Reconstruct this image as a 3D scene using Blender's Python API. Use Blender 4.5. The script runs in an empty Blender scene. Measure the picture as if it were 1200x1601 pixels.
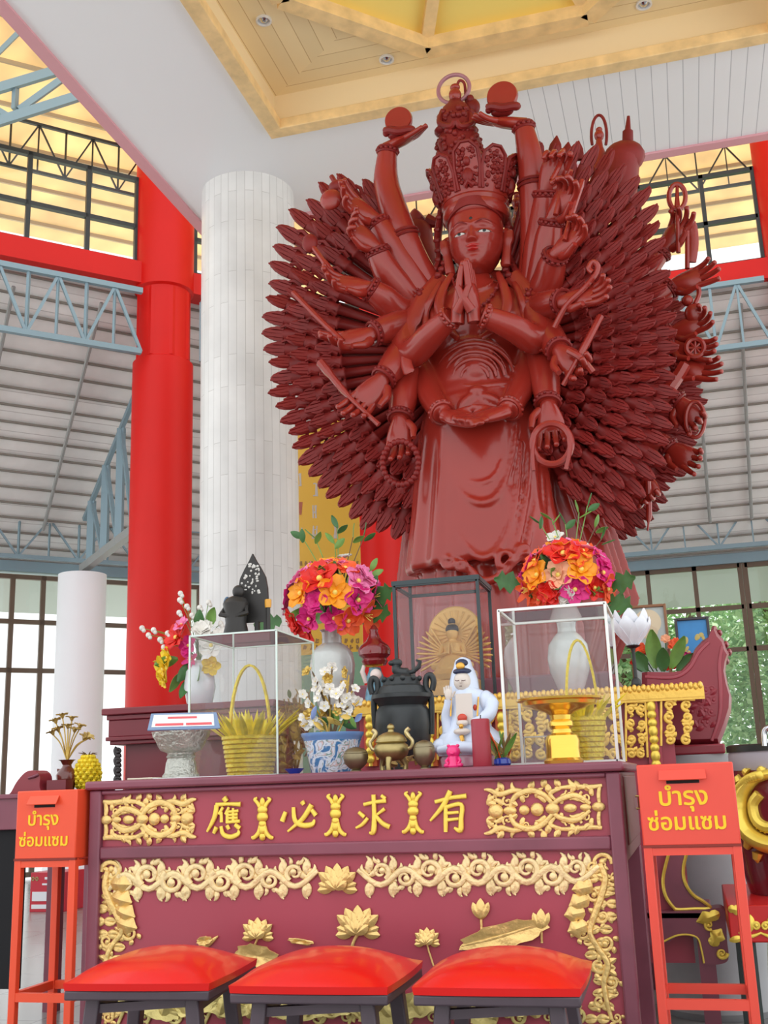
import bpy, bmesh, math, random
from math import sin, cos, pi, sqrt, atan2, radians
from mathutils import Vector as V, Matrix as M, Euler, noise

# ------------------------------------------------------------------ camera, world, exposure
S = bpy.context.scene
COL = S.collection
YAW, PITCH, ROLL, FPX, EYE = radians(14.859), radians(13.999), radians(2.036), 1704.54, 1.0
_f = V((-sin(YAW)*cos(PITCH), cos(YAW)*cos(PITCH), sin(PITCH)))
_r0 = V((cos(YAW), sin(YAW), 0)); _u0 = _r0.cross(_f)
_r = _r0*cos(ROLL) - _u0*sin(ROLL); _u = _u0*cos(ROLL) + _r0*sin(ROLL)
cam = bpy.data.cameras.new('camera'); camo = bpy.data.objects.new('camera', cam); COL.objects.link(camo)
mw = M((_r, _u, -_f)).transposed().to_4x4(); mw.translation = V((0, 0, EYE)); camo.matrix_world = mw
cam.sensor_fit = 'VERTICAL'; cam.sensor_height = 24.0; cam.lens = FPX/1601*24.0
cam.clip_end = 300
S.camera = camo
W = bpy.data.worlds.new('sky'); S.world = W; W.use_nodes = True
_bg = W.node_tree.nodes['Background']; _bg.inputs[0].default_value = (0.95, 0.975, 1.0, 1); _bg.inputs[1].default_value = .78
S.view_settings.view_transform = 'Standard'; S.view_settings.look = 'None'
S.view_settings.gamma = 1.0; S.view_settings.use_curve_mapping = False
S.view_settings.exposure = 1.05
S.cycles.max_bounces = 8; S.cycles.diffuse_bounces = 5; S.cycles.transparent_max_bounces = 24
S.cycles.use_denoising = True
sun = bpy.data.lights.new('sun', 'SUN'); sun.energy = 2.6; sun.angle = radians(25)
suno = bpy.data.objects.new('sun', sun); COL.objects.link(suno); suno.rotation_euler = V((.22, -.45, -.87)).to_track_quat('-Z', 'Y').to_euler()

def ray(x, y): return _r*((x-600)/FPX) + _u*((800.5-y)/FPX) + _f
def at(x, y, Y):
    d = ray(x, y); return V((0, 0, EYE)) + d*(Y/d.y)
def atz(x, y, z):
    d = ray(x, y); return V((0, 0, EYE)) + d*((z-EYE)/d.z)

# ------------------------------------------------------------------ materials
_M = {}
def mat(name, col=(.5, .5, .5), rough=.5, metal=0.0, spec=.5, coat=0.0, bump=0.0, bscale=40.0, var=0.0, vscale=6.0, trans=0.0, sub=0.0):
    if name in _M: return _M[name]
    m = bpy.data.materials.new(name); m.use_nodes = True; nt = m.node_tree; b = nt.nodes['Principled BSDF']
    b.inputs['Base Color'].default_value = (*col, 1); b.inputs['Roughness'].default_value = rough
    b.inputs['Metallic'].default_value = metal; b.inputs['Specular IOR Level'].default_value = spec
    b.inputs['Coat Weight'].default_value = coat; b.inputs['Coat Roughness'].default_value = .08
    b.inputs['Transmission Weight'].default_value = trans
    if var or bump:
        tc = nt.nodes.new('ShaderNodeTexCoord')
    if var:
        n = nt.nodes.new('ShaderNodeTexNoise'); n.inputs['Scale'].default_value = vscale; n.inputs['Detail'].default_value = 4
        nt.links.new(tc.outputs['Object'], n.inputs['Vector'])
        r = nt.nodes.new('ShaderNodeMapRange'); r.inputs[1].default_value = .25; r.inputs[2].default_value = .75
        r.inputs[3].default_value = 1-var; r.inputs[4].default_value = 1+var
        nt.links.new(n.outputs[0], r.inputs[0])
        mx = nt.nodes.new('ShaderNodeVectorMath'); mx.operation = 'SCALE'; mx.inputs[0].default_value = col
        nt.links.new(r.outputs[0], mx.inputs['Scale']); nt.links.new(mx.outputs[0], b.inputs['Base Color'])
    if bump:
        n = nt.nodes.new('ShaderNodeTexNoise'); n.inputs['Scale'].default_value = bscale; n.inputs['Detail'].default_value = 5
        nt.links.new(tc.outputs['Object'], n.inputs['Vector'])
        bp = nt.nodes.new('ShaderNodeBump'); bp.inputs['Strength'].default_value = bump; bp.inputs['Distance'].default_value = .02
        nt.links.new(n.outputs[0], bp.inputs['Height']); nt.links.new(bp.outputs[0], b.inputs['Normal'])
    _M[name] = m; return m
def glassmat(name, tint=(.93, .95, .94), refl=.9, rough=.0, haze=0.0):
    if name in _M: return _M[name]
    m = bpy.data.materials.new(name); m.use_nodes = True; nt = m.node_tree; nt.nodes.clear()
    o = nt.nodes.new('ShaderNodeOutputMaterial'); t = nt.nodes.new('ShaderNodeBsdfTransparent'); t.inputs[0].default_value = (*tint, 1)
    if haze:
        dd = nt.nodes.new('ShaderNodeBsdfDiffuse'); dd.inputs[0].default_value = (.78, .80, .80, 1); mh = nt.nodes.new('ShaderNodeMixShader'); mh.inputs[0].default_value = haze; nt.links.new(t.outputs[0], mh.inputs[1]); nt.links.new(dd.outputs[0], mh.inputs[2]); t = mh
    g = nt.nodes.new('ShaderNodeBsdfGlossy'); g.inputs['Roughness'].default_value = rough; g.inputs[0].default_value = (refl, refl, refl, 1)
    fr = nt.nodes.new('ShaderNodeFresnel'); fr.inputs[0].default_value = 1.45
    mx = nt.nodes.new('ShaderNodeMixShader'); nt.links.new(fr.outputs[0], mx.inputs[0])
    nt.links.new(t.outputs[0], mx.inputs[1]); nt.links.new(g.outputs[0], mx.inputs[2]); nt.links.new(mx.outputs[0], o.inputs[0])
    _M[name] = m; return m
def stripes(name, colA, colB, axis, period, width, rough=.5, off=0.0, var=.08, vscale=3.0, bump=.3, metal=0.0):
    """boards or laps: a thin line of colB every period along an object axis"""
    if name in _M: return _M[name]
    m = mat(name, colA, rough, metal); nt = m.node_tree; b = nt.nodes['Principled BSDF']
    tc = nt.nodes.new('ShaderNodeTexCoord'); d = nt.nodes.new('ShaderNodeVectorMath'); d.operation = 'DOT_PRODUCT'
    d.inputs[1].default_value = axis; nt.links.new(tc.outputs['Object'], d.inputs[0])
    def mth(op, a, bb=None):
        n = nt.nodes.new('ShaderNodeMath'); n.operation = op
        for i, q in enumerate((a, bb)):
            if q is None: continue
            if isinstance(q, (int, float)): n.inputs[i].default_value = q
            else: nt.links.new(q, n.inputs[i])
        return n.outputs[0]
    s = mth('ADD', d.outputs['Value'], off); q = mth('DIVIDE', s, period); fr = mth('FRACT', q); ln = mth('LESS_THAN', fr, width/period)
    fl = mth('FLOOR', q); wn = nt.nodes.new('ShaderNodeTexWhiteNoise'); wn.noise_dimensions = '1D'; nt.links.new(fl, wn.inputs['W'])
    nz = nt.nodes.new('ShaderNodeTexNoise'); nz.inputs['Scale'].default_value = vscale; nt.links.new(tc.outputs['Object'], nz.inputs['Vector'])
    tot = mth('ADD', mth('MULTIPLY', mth('SUBTRACT', wn.outputs['Value'], .5), var*1.6), mth('MULTIPLY', mth('SUBTRACT', nz.outputs[0], .5), var*2))
    sc = mth('ADD', tot, 1.0)
    vm = nt.nodes.new('ShaderNodeVectorMath'); vm.operation = 'SCALE'; vm.inputs[0].default_value = colA; nt.links.new(sc, vm.inputs['Scale'])
    mx = nt.nodes.new('ShaderNodeMix'); mx.data_type = 'RGBA'; nt.links.new(ln, mx.inputs[0]); nt.links.new(vm.outputs[0], mx.inputs[6]); mx.inputs[7].default_value = (*colB, 1)
    nt.links.new(mx.outputs[2], b.inputs['Base Color'])
    return m

# ------------------------------------------------------------------ mesh building
class MB:
    def __init__(s): s.v = []; s.f = []; s.mi = []
    def add(s, vs, fs, mi=0, T=None):
        o = len(s.v)
        s.v += [tuple(T @ V(q)) for q in vs] if T else [tuple(q) for q in vs]
        for f in fs: s.f.append(tuple(i+o for i in f)); s.mi.append(mi)
        return s
    def join(s, m, T=None, mi=None):
        o = len(s.v); s.v += [tuple(T @ V(q)) for q in m.v] if T else list(m.v)
        for f, k in zip(m.f, m.mi): s.f.append(tuple(i+o for i in f)); s.mi.append(k if mi is None else mi)
        return s
    def box(s, a, b, mi=0, T=None):
        (x0, y0, z0), (x1, y1, z1) = a, b
        vs = [(x0,y0,z0),(x1,y0,z0),(x1,y1,z0),(x0,y1,z0),(x0,y0,z1),(x1,y0,z1),(x1,y1,z1),(x0,y1,z1)]
        return s.add(vs, [(0,3,2,1),(4,5,6,7),(0,1,5,4),(1,2,6,5),(2,3,7,6),(3,0,4,7)], mi, T)
    def beam(s, p, q, w, h, up=(0,0,1), mi=0):
        p, q = V(p), V(q); d = (q-p).normalized(); up = V(up)
        if abs(d.dot(up)) > .98: up = V((0,1,0))
        x = d.cross(up).normalized(); z = x.cross(d)
        vs = [c + x*a*w/2 + z*b*h/2 for c in (p, q) for a, b in ((-1,-1),(1,-1),(1,1),(-1,1))]
        return s.add(vs, [(0,1,2,3),(7,6,5,4),(4,5,1,0),(5,6,2,1),(6,7,3,2),(7,4,0,3)], mi)
    def rings(s, rs, closed_u=True, caps=True, closed_v=False, mi=0):
        n = len(rs[0]); vs = [p for r in rs for p in r]; fs = []
        k = len(rs); m = n if closed_u else n-1
        for i in range(k if closed_v else k-1):
            for j in range(m):
                a = i*n+j; b = i*n+(j+1) % n; c = ((i+1) % k)*n+(j+1) % n; d = ((i+1) % k)*n+j
                fs.append((a, b, c, d))
        if caps and closed_u and not closed_v:
            fs.append(tuple(range(n-1, -1, -1))); fs.append(tuple((k-1)*n+j for j in range(n)))
        return s.add(vs, fs, mi)
    def tube(s, pts, rad, n=8, closed=False, mi=0, flat=1.0, nrm=None, caps=True):
        pts = [V(p) for p in pts]; k = len(pts)
        if not hasattr(rad, '__len__'): rad = [rad]*k
        rs = []; pu = None
        for i, p in enumerate(pts):
            if closed: d = pts[(i+1) % k]-pts[i-1]
            else: d = pts[min(i+1, k-1)]-pts[max(i-1, 0)]
            if d.length < 1e-9: d = V((0,0,1))
            d.normalize()
            if nrm is not None: u = V(nrm) - d*V(nrm).dot(d)
            elif pu is not None: u = pu - d*pu.dot(d)
            else:
                u = V((0,0,1)) if abs(d.z) < .9 else V((1,0,0)); u = u - d*u.dot(d)
            if u.length < 1e-6: u = d.orthogonal()
            u.normalize(); pu = u; w = d.cross(u)
            r = max(rad[i], 1e-4)
            rs.append([p + w*(cos(2*pi*j/n)*r) + u*(sin(2*pi*j/n)*r*flat) for j in range(n)])
        return s.rings(rs, True, caps and not closed, closed, mi)
    def lathe(s, prof, n=24, c=(0,0,0), mi=0, sq=1.0, caps=True):
        rs = [[(c[0]+r*cos(2*pi*j/n), c[1]+r*sq*sin(2*pi*j/n), c[2]+z) for j in range(n)] for r, z in [(max(r, 1e-4), z) for r, z in prof]]
        return s.rings(rs, True, caps, False, mi)
    def ell(s, c, r, nu=14, nv=9, mi=0, R=None):
        if not hasattr(r, '__len__'): r = (r, r, r)
        vs = []; c = V(c)
        for i in range(1, nv):
            t = pi*i/nv - pi/2
            for j in range(nu):
                a = 2*pi*j/nu; p = V((r[0]*cos(t)*cos(a), r[1]*cos(t)*sin(a), r[2]*sin(t)))
                vs.append(c + (R @ p if R else p))
        p0 = V((0,0,-r[2])); p1 = V((0,0,r[2])); vs.append(c+(R @ p0 if R else p0)); vs.append(c+(R @ p1 if R else p1))
        fs = []
        for i in range(nv-2):
            for j in range(nu): fs.append((i*nu+j, i*nu+(j+1) % nu, (i+1)*nu+(j+1) % nu, (i+1)*nu+j))
        L = len(vs)
        for j in range(nu): fs.append((L-2, (j+1) % nu, j)); fs.append((L-1, (nv-2)*nu+j, (nv-2)*nu+(j+1) % nu))
        return s.add(vs, fs, mi)
    def prism(s, poly, d, T=None, mi=0):
        """polygon in xz, extruded towards -y by d"""
        n = len(poly); vs = [(x, 0, z) for x, z in poly] + [(x, -d, z) for x, z in poly]
        A = sum(poly[i][0]*poly[(i+1) % n][1]-poly[(i+1) % n][0]*poly[i][1] for i in range(n))
        fs = [tuple(range(n-1, -1, -1)), tuple(range(n, 2*n))] + [(i, (i+1) % n, n+(i+1) % n, n+i) for i in range(n)]
        if A < 0: fs = [f[::-1] for f in fs]
        return s.add(vs, fs, mi, T)
    def sheet(s, grid, th, mi=0):
        """grid of points [row][col] made solid by thickness th along its normals"""
        nr, nc = len(grid), len(grid[0]); g = [[V(p) for p in r] for r in grid]; top = []; bot = []
        for i in range(nr):
            for j in range(nc):
                du = g[i][min(j+1, nc-1)]-g[i][max(j-1, 0)]; dv = g[min(i+1, nr-1)][j]-g[max(i-1, 0)][j]
                n = du.cross(dv); n = n.normalized() if n.length > 1e-10 else V((0,0,0))
                top.append(g[i][j]+n*th/2); bot.append(g[i][j]-n*th/2)
        N = nr*nc; fs = []
        for i in range(nr-1):
            for j in range(nc-1):
                a = i*nc+j; fs.append((a, a+1, a+nc+1, a+nc)); fs.append((N+a+nc, N+a+nc+1, N+a+1, N+a))
        edge = [j for j in range(nc)] + [i*nc+nc-1 for i in range(1, nr)] + [(nr-1)*nc+j for j in range(nc-2, -1, -1)] + [i*nc for i in range(nr-2, 0, -1)]
        for a, b in zip(edge, edge[1:]+edge[:1]): fs.append((b, a, N+a, N+b))
        return s.add(top+bot, fs, mi)
_MW = {}
def link(name, me, parent=None):
    o = bpy.data.objects.new(name, me); COL.objects.link(o)
    if parent: o.parent = parent
    return o
def obj(name, mb, mats, parent=None, local=False, smooth=True, angle=38, bevel=0, bseg=2, sub=0, label=None, kind=None, fix=False):
    """one mesh object; world coordinates unless local"""
    me = bpy.data.meshes.new(name)
    root = parent
    while root is not None and root.parent is not None: root = root.parent
    vs = mb.v
    if root is not None and not local:
        Ti = _MW.get(root.name, M.Identity(4)).inverted(); vs = [Ti @ V(q) for q in vs]
    me.from_pydata([tuple(q) for q in vs], [], mb.f)
    for m in (mats if isinstance(mats, (list, tuple)) else [mats]): me.materials.append(m)
    me.polygons.foreach_set('material_index', mb.mi)
    if fix:
        bm = bmesh.new(); bm.from_mesh(me); bmesh.ops.remove_doubles(bm, verts=bm.verts, dist=1e-5); bmesh.ops.recalc_face_normals(bm, faces=bm.faces); bm.to_mesh(me); bm.free()
    me.update()
    if smooth:
        me.shade_smooth(); me.set_sharp_from_angle(angle=radians(angle))
    o = link(name, me, parent)
    if bevel:
        b = o.modifiers.new('bevel', 'BEVEL'); b.width = bevel; b.segments = bseg; b.limit_method = 'ANGLE'; b.angle_limit = radians(40)
    if sub:
        b = o.modifiers.new('sub', 'SUBSURF'); b.levels = sub; b.render_levels = sub
    if label: o['label'] = label
    if kind: o['kind'] = kind
    return o
def thing(name, label, cat, loc=(0,0,0), rz=0, group=None):
    o = bpy.data.objects.new(name, None); COL.objects.link(o); o.location = loc; o.rotation_euler = (0, 0, rz)
    o.empty_display_size = .05
    _MW[o.name] = M.Translation(V(loc)) @ M.Rotation(rz, 4, 'Z')
    o['label'] = label; o['category'] = cat
    if group: o['group'] = group
    return o
def tag(o, label, cat, group=None, kind=None):
    o['label'] = label; o['category'] = cat
    if group: o['group'] = group
    if kind: o['kind'] = kind
    return o
def struct(name, mb, m, **k):
    o = obj(name, mb, m, **k)
    if o.parent is None: o['kind'] = 'structure'
    return o
def dup(root, loc=None, rz=None, label=None, group=None, scale=None):
    def rec(o, p):
        c = o.copy(); COL.objects.link(c); c.parent = p
        for ch in list(o.children): rec(ch, c)
        return c
    r = rec(root, None)
    if loc is not None: r.location = loc
    if rz is not None: r.rotation_euler = (0, 0, rz)
    if scale: r.scale = (scale,)*3
    if label: r['label'] = label
    if group: r['group'] = group
    return r
def cr(pts, n=6, closed=False):
    """Catmull-Rom through points (any dimension)"""
    P = [V(p) for p in pts]; k = len(P); out = []
    for i in range(k if closed else k-1):
        if closed: a, b, c, d = P[i-1], P[i], P[(i+1) % k], P[(i+2) % k]
        else: a, b, c, d = P[max(i-1, 0)], P[i], P[i+1], P[min(i+2, k-1)]
        for j in range(n):
            t = j/n; out.append(.5*((2*b)+(c-a)*t+(2*a-5*b+4*c-d)*t*t+(3*b-a-3*c+d)*t**3))
    if not closed: out.append(P[-1])
    return out
def lerp(a, b, t): return a+(b-a)*t
def interp(tab, x):
    if x <= tab[0][0]: return tab[0][1]
    for (a, p), (b, q) in zip(tab, tab[1:]):
        if x <= b: return p+(q-p)*(x-a)/(b-a)
    return tab[-1][1]
# ------------------------------------------------------------------ the hall
C1 = V((-5.3, 10.5, 0)); T45 = V((1, 1, 0)).normalized(); N45 = V((-1, 1, 0)).normalized()
def L45(s, d, z): return C1 + T45*s + N45*d + V((0, 0, z))
YB = 12.6
white = mat('white_paint', (.88, .885, .91), .55)
redp = mat('red_paint', (.62, .006, .003), .45, spec=.3, var=.05, vscale=1.5)
pinkp = mat('pink_trim_paint', (.72, .36, .40), .5)
black = mat('black_metal', (.02, .022, .02), .4)
brownf = mat('brown_aluminium', (.13, .085, .055), .45)
steel = mat('blue_grey_steel', (.23, .33, .38), .5, metal=.2)
lsteel = mat('grey_steel', (.36, .37, .36), .5, metal=.3)
pale = mat('pale_wood', (.80, .62, .33), .5, var=.06, vscale=4)
pane = glassmat('window_glass', (.95, .97, .95))
def tile_floor():
    m = mat('grey_floor_tiles', (.3, .3, .3), .22, spec=.5); nt = m.node_tree; b = nt.nodes['Principled BSDF']
    tc = nt.nodes.new('ShaderNodeTexCoord'); br = nt.nodes.new('ShaderNodeTexBrick'); br.offset = 0
    br.inputs['Color1'].default_value = (.27, .27, .265, 1); br.inputs['Color2'].default_value = (.30, .295, .29, 1); br.inputs['Mortar'].default_value = (.2, .2, .2, 1)
    br.inputs['Scale'].default_value = 1.0; br.inputs['Brick Width'].default_value = .6; br.inputs['Row Height'].default_value = .6; br.inputs['Mortar Size'].default_value = .006
    nt.links.new(tc.outputs['Object'], br.inputs['Vector']); nt.links.new(br.outputs[0], b.inputs['Base Color'])
    return m
m = MB(); m.box((-14, -8, -.1), (5, 16.2, 0)); struct('floor', m, tile_floor())
lawn = mat('lawn', (.30, .38, .20), .9, bump=.6, bscale=60, var=.3, vscale=2)
m = MB(); m.box((-70, 22, -.4), (60, 90, -.04)); struct('ground', m, lawn)
apron = mat('bounce_concrete', (.66, .65, .62), .8, var=.06)  # pale ground added around the hall to bounce light up to the ceiling
m = MB(); m.box((-70, -70, -.4), (60, -8, -.05)); m.box((-70, -8, -.4), (-14, 22, -.05)); m.box((5, -8, -.4), (60, 22, -.05)); m.box((-14, 16.2, -.4), (5, 22, -.05)); struct('ground_bounce_apron', m, apron)

# soffit round the square coffer
X0, X1, Y0, Y1, ZS = -3.87, 2.3, 2.1, 8.55, 6.1
CX0, CX1, CY0, CY1 = -2.74, 1.12, 3.42, 7.28
m = MB(); m.box((X0, Y0, ZS), (CX0, Y1, ZS+.5)); m.box((CX0, Y0, ZS), (X1, CY0, ZS+.5)); m.box((CX1, CY0, ZS), (X1, CY1, ZS+.5)); struct('ceiling', m, white)
boards = stripes('white_boards', (.88, .885, .91), (.5, .5, .54), (1, 0, 0), .115, .006, .5, off=.02, var=.01)
XB = -.72
m = MB(); m.box((CX0, CY1, ZS), (XB, Y1, ZS+.5)); struct('ceiling_plain', m, white)
m = MB(); m.box((XB, CY1, ZS), (X1, Y1, ZS+.5)); struct('ceiling_boards', m, boards)
m = MB(); e = .1
m.box((X0-e, Y0-e, ZS-.02), (X0, Y1+e, ZS+.55)); struct('trim_1', m, pinkp)
m = MB(); m.box((X0, Y1, ZS-.02), (X1+e, Y1+e, ZS+.55)); struct('trim_2', m, pinkp)
# coffer: wooden rim, upstand, mitred boards, octagon
zp = 6.40
bx_ = stripes('coffer_boards_along_x', (.93, .77, .47), (.62, .44, .2), (0, 1, 0), .135, .006, .45, var=.05)
by_ = stripes('coffer_boards_along_y', (.93, .77, .47), (.62, .44, .2), (1, 0, 0), .135, .006, .45, var=.05)
rimw = mat('knotty_pine_rim', (.88, .62, .30), .45, var=.18, vscale=9)
r_ = .1
for k, (a, b) in enumerate([((CX0-.02, CY0, ZS-.05), (CX0+r_, CY1-r_, ZS+.04)), ((CX0-.02, CY1-r_, ZS-.05), (CX1+.02, CY1+.02, ZS+.04)), ((CX1-r_, CY0, ZS-.05), (CX1+.02, CY1-r_, ZS+.04))]):
    m = MB(); m.box(a, b); struct('trim_%d' % (k+3), m, rimw, bevel=.006)
m = MB(); m.box((CX0, CY0, ZS+.04), (CX0+.03, CY1, zp+.1)); m.box((CX0+.03, CY1-.03, ZS+.04), (CX1, CY1, zp+.1)); m.box((CX1-.03, CY0, ZS+.04), (CX1, CY1-.03, zp+.1)); m.box((CX0, CY0, ZS), (CX1, CY0+.03, zp+.1))
struct('trim_6', m, mat('peach_board', (.92, .74, .46), .5))
ocx, ocy, s_ = -.80, 5.56, 1.2; ap = s_*(1+sqrt(2))/2; R8 = ap/cos(pi/8)
oct_ = [(ocx+R8*cos(pi/8+k*pi/4), ocy+R8*sin(pi/8+k*pi/4)) for k in range(8)]
def quadprism(m, poly, z0, z1):
    n = len(poly); m.add([(x, y, z0) for x, y in poly]+[(x, y, z1) for x, y in poly], [tuple(range(n-1, -1, -1)), tuple(range(n, 2*n))]+[(i, (i+1) % n, n+(i+1) % n, n+i) for i in range(n)])
    return m
cc = (ocx, ocy)
# the flat boards: four mitred trapezia that run up to the octagon square
mid = [(ocx-ap, ocy-ap), (ocx+ap, ocy-ap), (ocx+ap, ocy+ap), (ocx-ap, ocy+ap)]
cor = [(CX0, CY0), (CX1, CY0), (CX1, CY1), (CX0, CY1)]
def o8(k): return oct_[k % 8]
# octagon vertices: 0 right-upper, 1 top-right, 2 top-left, 3 left-upper, 4 left-lower, 5 bottom-left, 6 bottom-right, 7 right-lower
midc = lambda a, b: ((o8(a)[0]+o8(b)[0])/2, (o8(a)[1]+o8(b)[1])/2)
m = MB(); quadprism(m, [cor[3], midc(2, 3), o8(2), o8(1), midc(0, 1), cor[2]], zp, zp+.05); struct('ceiling_coffer_back', m, bx_)
m = MB(); quadprism(m, [cor[1], midc(6, 7), o8(6), o8(5), midc(4, 5), cor[0]], zp, zp+.05); struct('ceiling_coffer_front', m, bx_)
m = MB(); quadprism(m, [cor[0], midc(4, 5), o8(4), o8(3), midc(2, 3), cor[3]], zp, zp+.05); struct('ceiling_coffer_left', m, by_)
m = MB(); quadprism(m, [cor[2], midc(0, 1), o8(0), o8(7), midc(6, 7), cor[1]], zp, zp+.05); struct('ceiling_coffer_right', m, by_)
m = MB()
for k in range(8):
    p, q = V((*o8(k), zp-.03)), V((*o8(k+1), zp-.03)); m.beam(p, q, .13, .1)
    m.beam(V((*o8(k), zp+.02)), V((ocx, ocy, zp+.62)), .09, .08)
struct('trim_7', m, rimw)
m = MB(); m.add([(*o8(k), zp+.06) for k in range(8)]+[(ocx, ocy, zp+.66)], [(k, (k+1) % 8, 8) for k in range(8)], 0)
struct('ceiling_dome', m, mat('yellow_panel', (.92, .72, .20), .5), smooth=False)
# downlights
for k, (x, y, lb) in enumerate([(412, 31, 'round recessed downlight in the left boards of the wooden coffer'), (604, 92, 'round recessed downlight in the coffer boards, left of the statue halo'),
                            (798, 49, 'round recessed downlight in the coffer boards, above the raised disc hand'), (1006, 6, 'round recessed downlight cut by the top edge, farthest right')]):
    p = atz(x, y, zp); d = thing('downlight', lb, 'light', p, group='downlights in the coffer')
    m = MB(); m.lathe([(.058, .0), (.058, -.014), (.046, -.016), (.040, -.002), (.040, 0)], 24); obj('ring', m, mat('white_enamel', (.8, .8, .8), .3), d, local=True)
    m = MB(); m.lathe([(.039, -.002), (.03, -.006), (.022, -.014), (.012, -.02), (.0005, -.021)], 20); obj('lamp', m, mat('chrome', (.6, .62, .65), .15, metal=1), d, local=True)

# columns -------------------------------------------------------------------------------
def marble():
    m = mat('marble_cladding', (.80, .79, .77), .28, spec=.4); nt = m.node_tree; b = nt.nodes['Principled BSDF']
    tc = nt.nodes.new('ShaderNodeTexCoord'); sep = nt.nodes.new('ShaderNodeSeparateXYZ'); nt.links.new(tc.outputs['Object'], sep.inputs[0])
    at2 = nt.nodes.new('ShaderNodeMath'); at2.operation = 'ARCTAN2'; nt.links.new(sep.outputs[1], at2.inputs[0]); nt.links.new(sep.outputs[0], at2.inputs[1])
    mu = nt.nodes.new('ShaderNodeMath'); mu.operation = 'MULTIPLY'; mu.inputs[1].default_value = .41; nt.links.new(at2.outputs[0], mu.inputs[0])
    cb = nt.nodes.new('ShaderNodeCombineXYZ'); nt.links.new(sep.outputs[2], cb.inputs[0]); nt.links.new(mu.outputs[0], cb.inputs[1])
    br = nt.nodes.new('ShaderNodeTexBrick'); br.offset = .37; br.inputs['Scale'].default_value = 1
    br.inputs['Brick Width'].default_value = .74; br.inputs['Row Height'].default_value = .0733; br.inputs['Mortar Size'].default_value = .0022
    br.inputs['Color1'].default_value = (.74, .735, .72, 1); br.inputs['Color2'].default_value = (.82, .815, .80, 1); br.inputs['Mortar'].default_value = (.55, .54, .52, 1)
    nt.links.new(cb.outputs[0], br.inputs['Vector'])
    nz = nt.nodes.new('ShaderNodeTexNoise'); nz.inputs['Scale'].default_value = 2.6; nz.inputs['Detail'].default_value = 6; nt.links.new(tc.outputs['Object'], nz.inputs['Vector'])
    mr = nt.nodes.new('ShaderNodeMapRange'); mr.inputs[1].default_value = .3; mr.inputs[2].default_value = .7; mr.inputs[3].default_value = .90; mr.inputs[4].default_value = 1.06; nt.links.new(nz.outputs[0], mr.inputs[0])
    vm = nt.nodes.new('ShaderNodeVectorMath'); vm.operation = 'SCALE'; nt.links.new(br.outputs[0], vm.inputs[0]); nt.links.new(mr.outputs[0], vm.inputs['Scale'])
    nt.links.new(vm.outputs[0], b.inputs['Base Color'])
    return m
def column(name, x, y, r, z1, mt, lb, prof=None):
    c = thing(name, lb, 'column', (x, y, 0)); c['kind'] = 'structure'
    m = MB(); m.lathe(prof or [(r, 0), (r, z1)], 48); obj('shaft', m, mt, c, local=True)
    m = MB(); m.lathe([(r+.06, 0), (r+.06, .16), (r+.03, .2), (r+.001, .2)], 48); obj('base', m, mt, c, local=True)
    return c
p = at(391, 1000, 8.12); column('marble_column', p.x, 8.12, .405, ZS, marble(), 'white marble clad column under the ceiling corner, left of the statue')
pr = [(.335, 0), (.335, 5.66), (.30, 5.68), (.30, 6.52), (.335, 6.54), (.335, 9.0)]
c = column('red_column', C1.x, C1.y, .335, 9, redp, 'tall glossy red column left of the white marble column', pr)
m = MB(); m.lathe([(.312, 5.69), (.312, 6.51)], 8); obj('collar', m, redp, c, local=True, smooth=False)
C2 = V((-3.42, YB, 0)); C3 = V((1.75, YB, 0))
column('red_column', C2.x, C2.y, .335, 9, redp, 'red column in the far corner behind the yellow banner', pr)
column('red_column', C3.x, C3.y, .335, 9, redp, 'red column cut by the right edge of the picture beside the upper window', pr)
p = L45(-.16, 2.6, 0); column('white_column', p.x, p.y, .30, 3.72, white, 'slim round white column in front of the left window wall')

# beams, clerestory windows ---------------------------------------------------------------
zb0, zb1, zw1 = 6.56, 6.82, 7.9
def wall_beam(name, p, q):
    m = MB(); a, b = V((*p, (zb0+zb1)/2)), V((*q, (zb0+zb1)/2)); m.beam(a, b, .26, zb1-zb0); struct(name, m, redp)
c2 = (C2.x, C2.y)
e0 = L45(-4.2, 0, 0)
wall_beam('trim_8', (e0.x, e0.y), (C1.x, C1.y)); wall_beam('trim_9', (C1.x, C1.y), c2); wall_beam('trim_10', c2, (C3.x, C3.y)); wall_beam('trim_11', (C3.x, C3.y), (5.5, YB))
def window(name, P, u, xs, zs, fr, w=.05, dpt=.06, glass=pane, pz=None):
    """frame of bars at positions xs along u and heights zs from P, one pane per cell"""
    u = V(u).normalized(); P = V(P); nrm = u.cross(V((0, 0, 1)))
    m = MB()
    for x in xs: m.beam(P+u*x+V((0,0,zs[0]-w/2)), P+u*x+V((0,0,zs[-1]+w/2)), dpt, w, up=u)
    for z in zs: m.beam(P+u*xs[0]+V((0,0,z)), P+u*xs[-1]+V((0,0,z)), dpt, w)
    o = struct(name, m, fr, smooth=False)
    for i in range(len(xs)-1):
        for j in range(len(zs)-1):
            m = MB(); a, b = P+u*(xs[i]+w/2), P+u*(xs[i+1]-w/2); z0, z1 = zs[j]+w/2, zs[j+1]-w/2
            m.add([a+V((0,0,z0)), b+V((0,0,z0)), b+V((0,0,z1)), a+V((0,0,z1))], [(0,1,2,3)])
            obj('pane', m, glass, o, smooth=False)
    return o
zu = [zb1+.03, 7.30, zw1]
window('window_1', C1, T45, [-4.0, -3.2, -2.4, -1.55, -.90, -.34], zu, black)
window('window_2', C1, T45, [.36, .9, 1.5, 2.1, 2.55], zu, black)
window('window_3', (0, YB, 0), (1, 0, 0), [C2.x+.4, -2.3, -1.5, -.7, .05, .80, 1.40], [zb1+.03, 7.42, 8.05], black)
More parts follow.
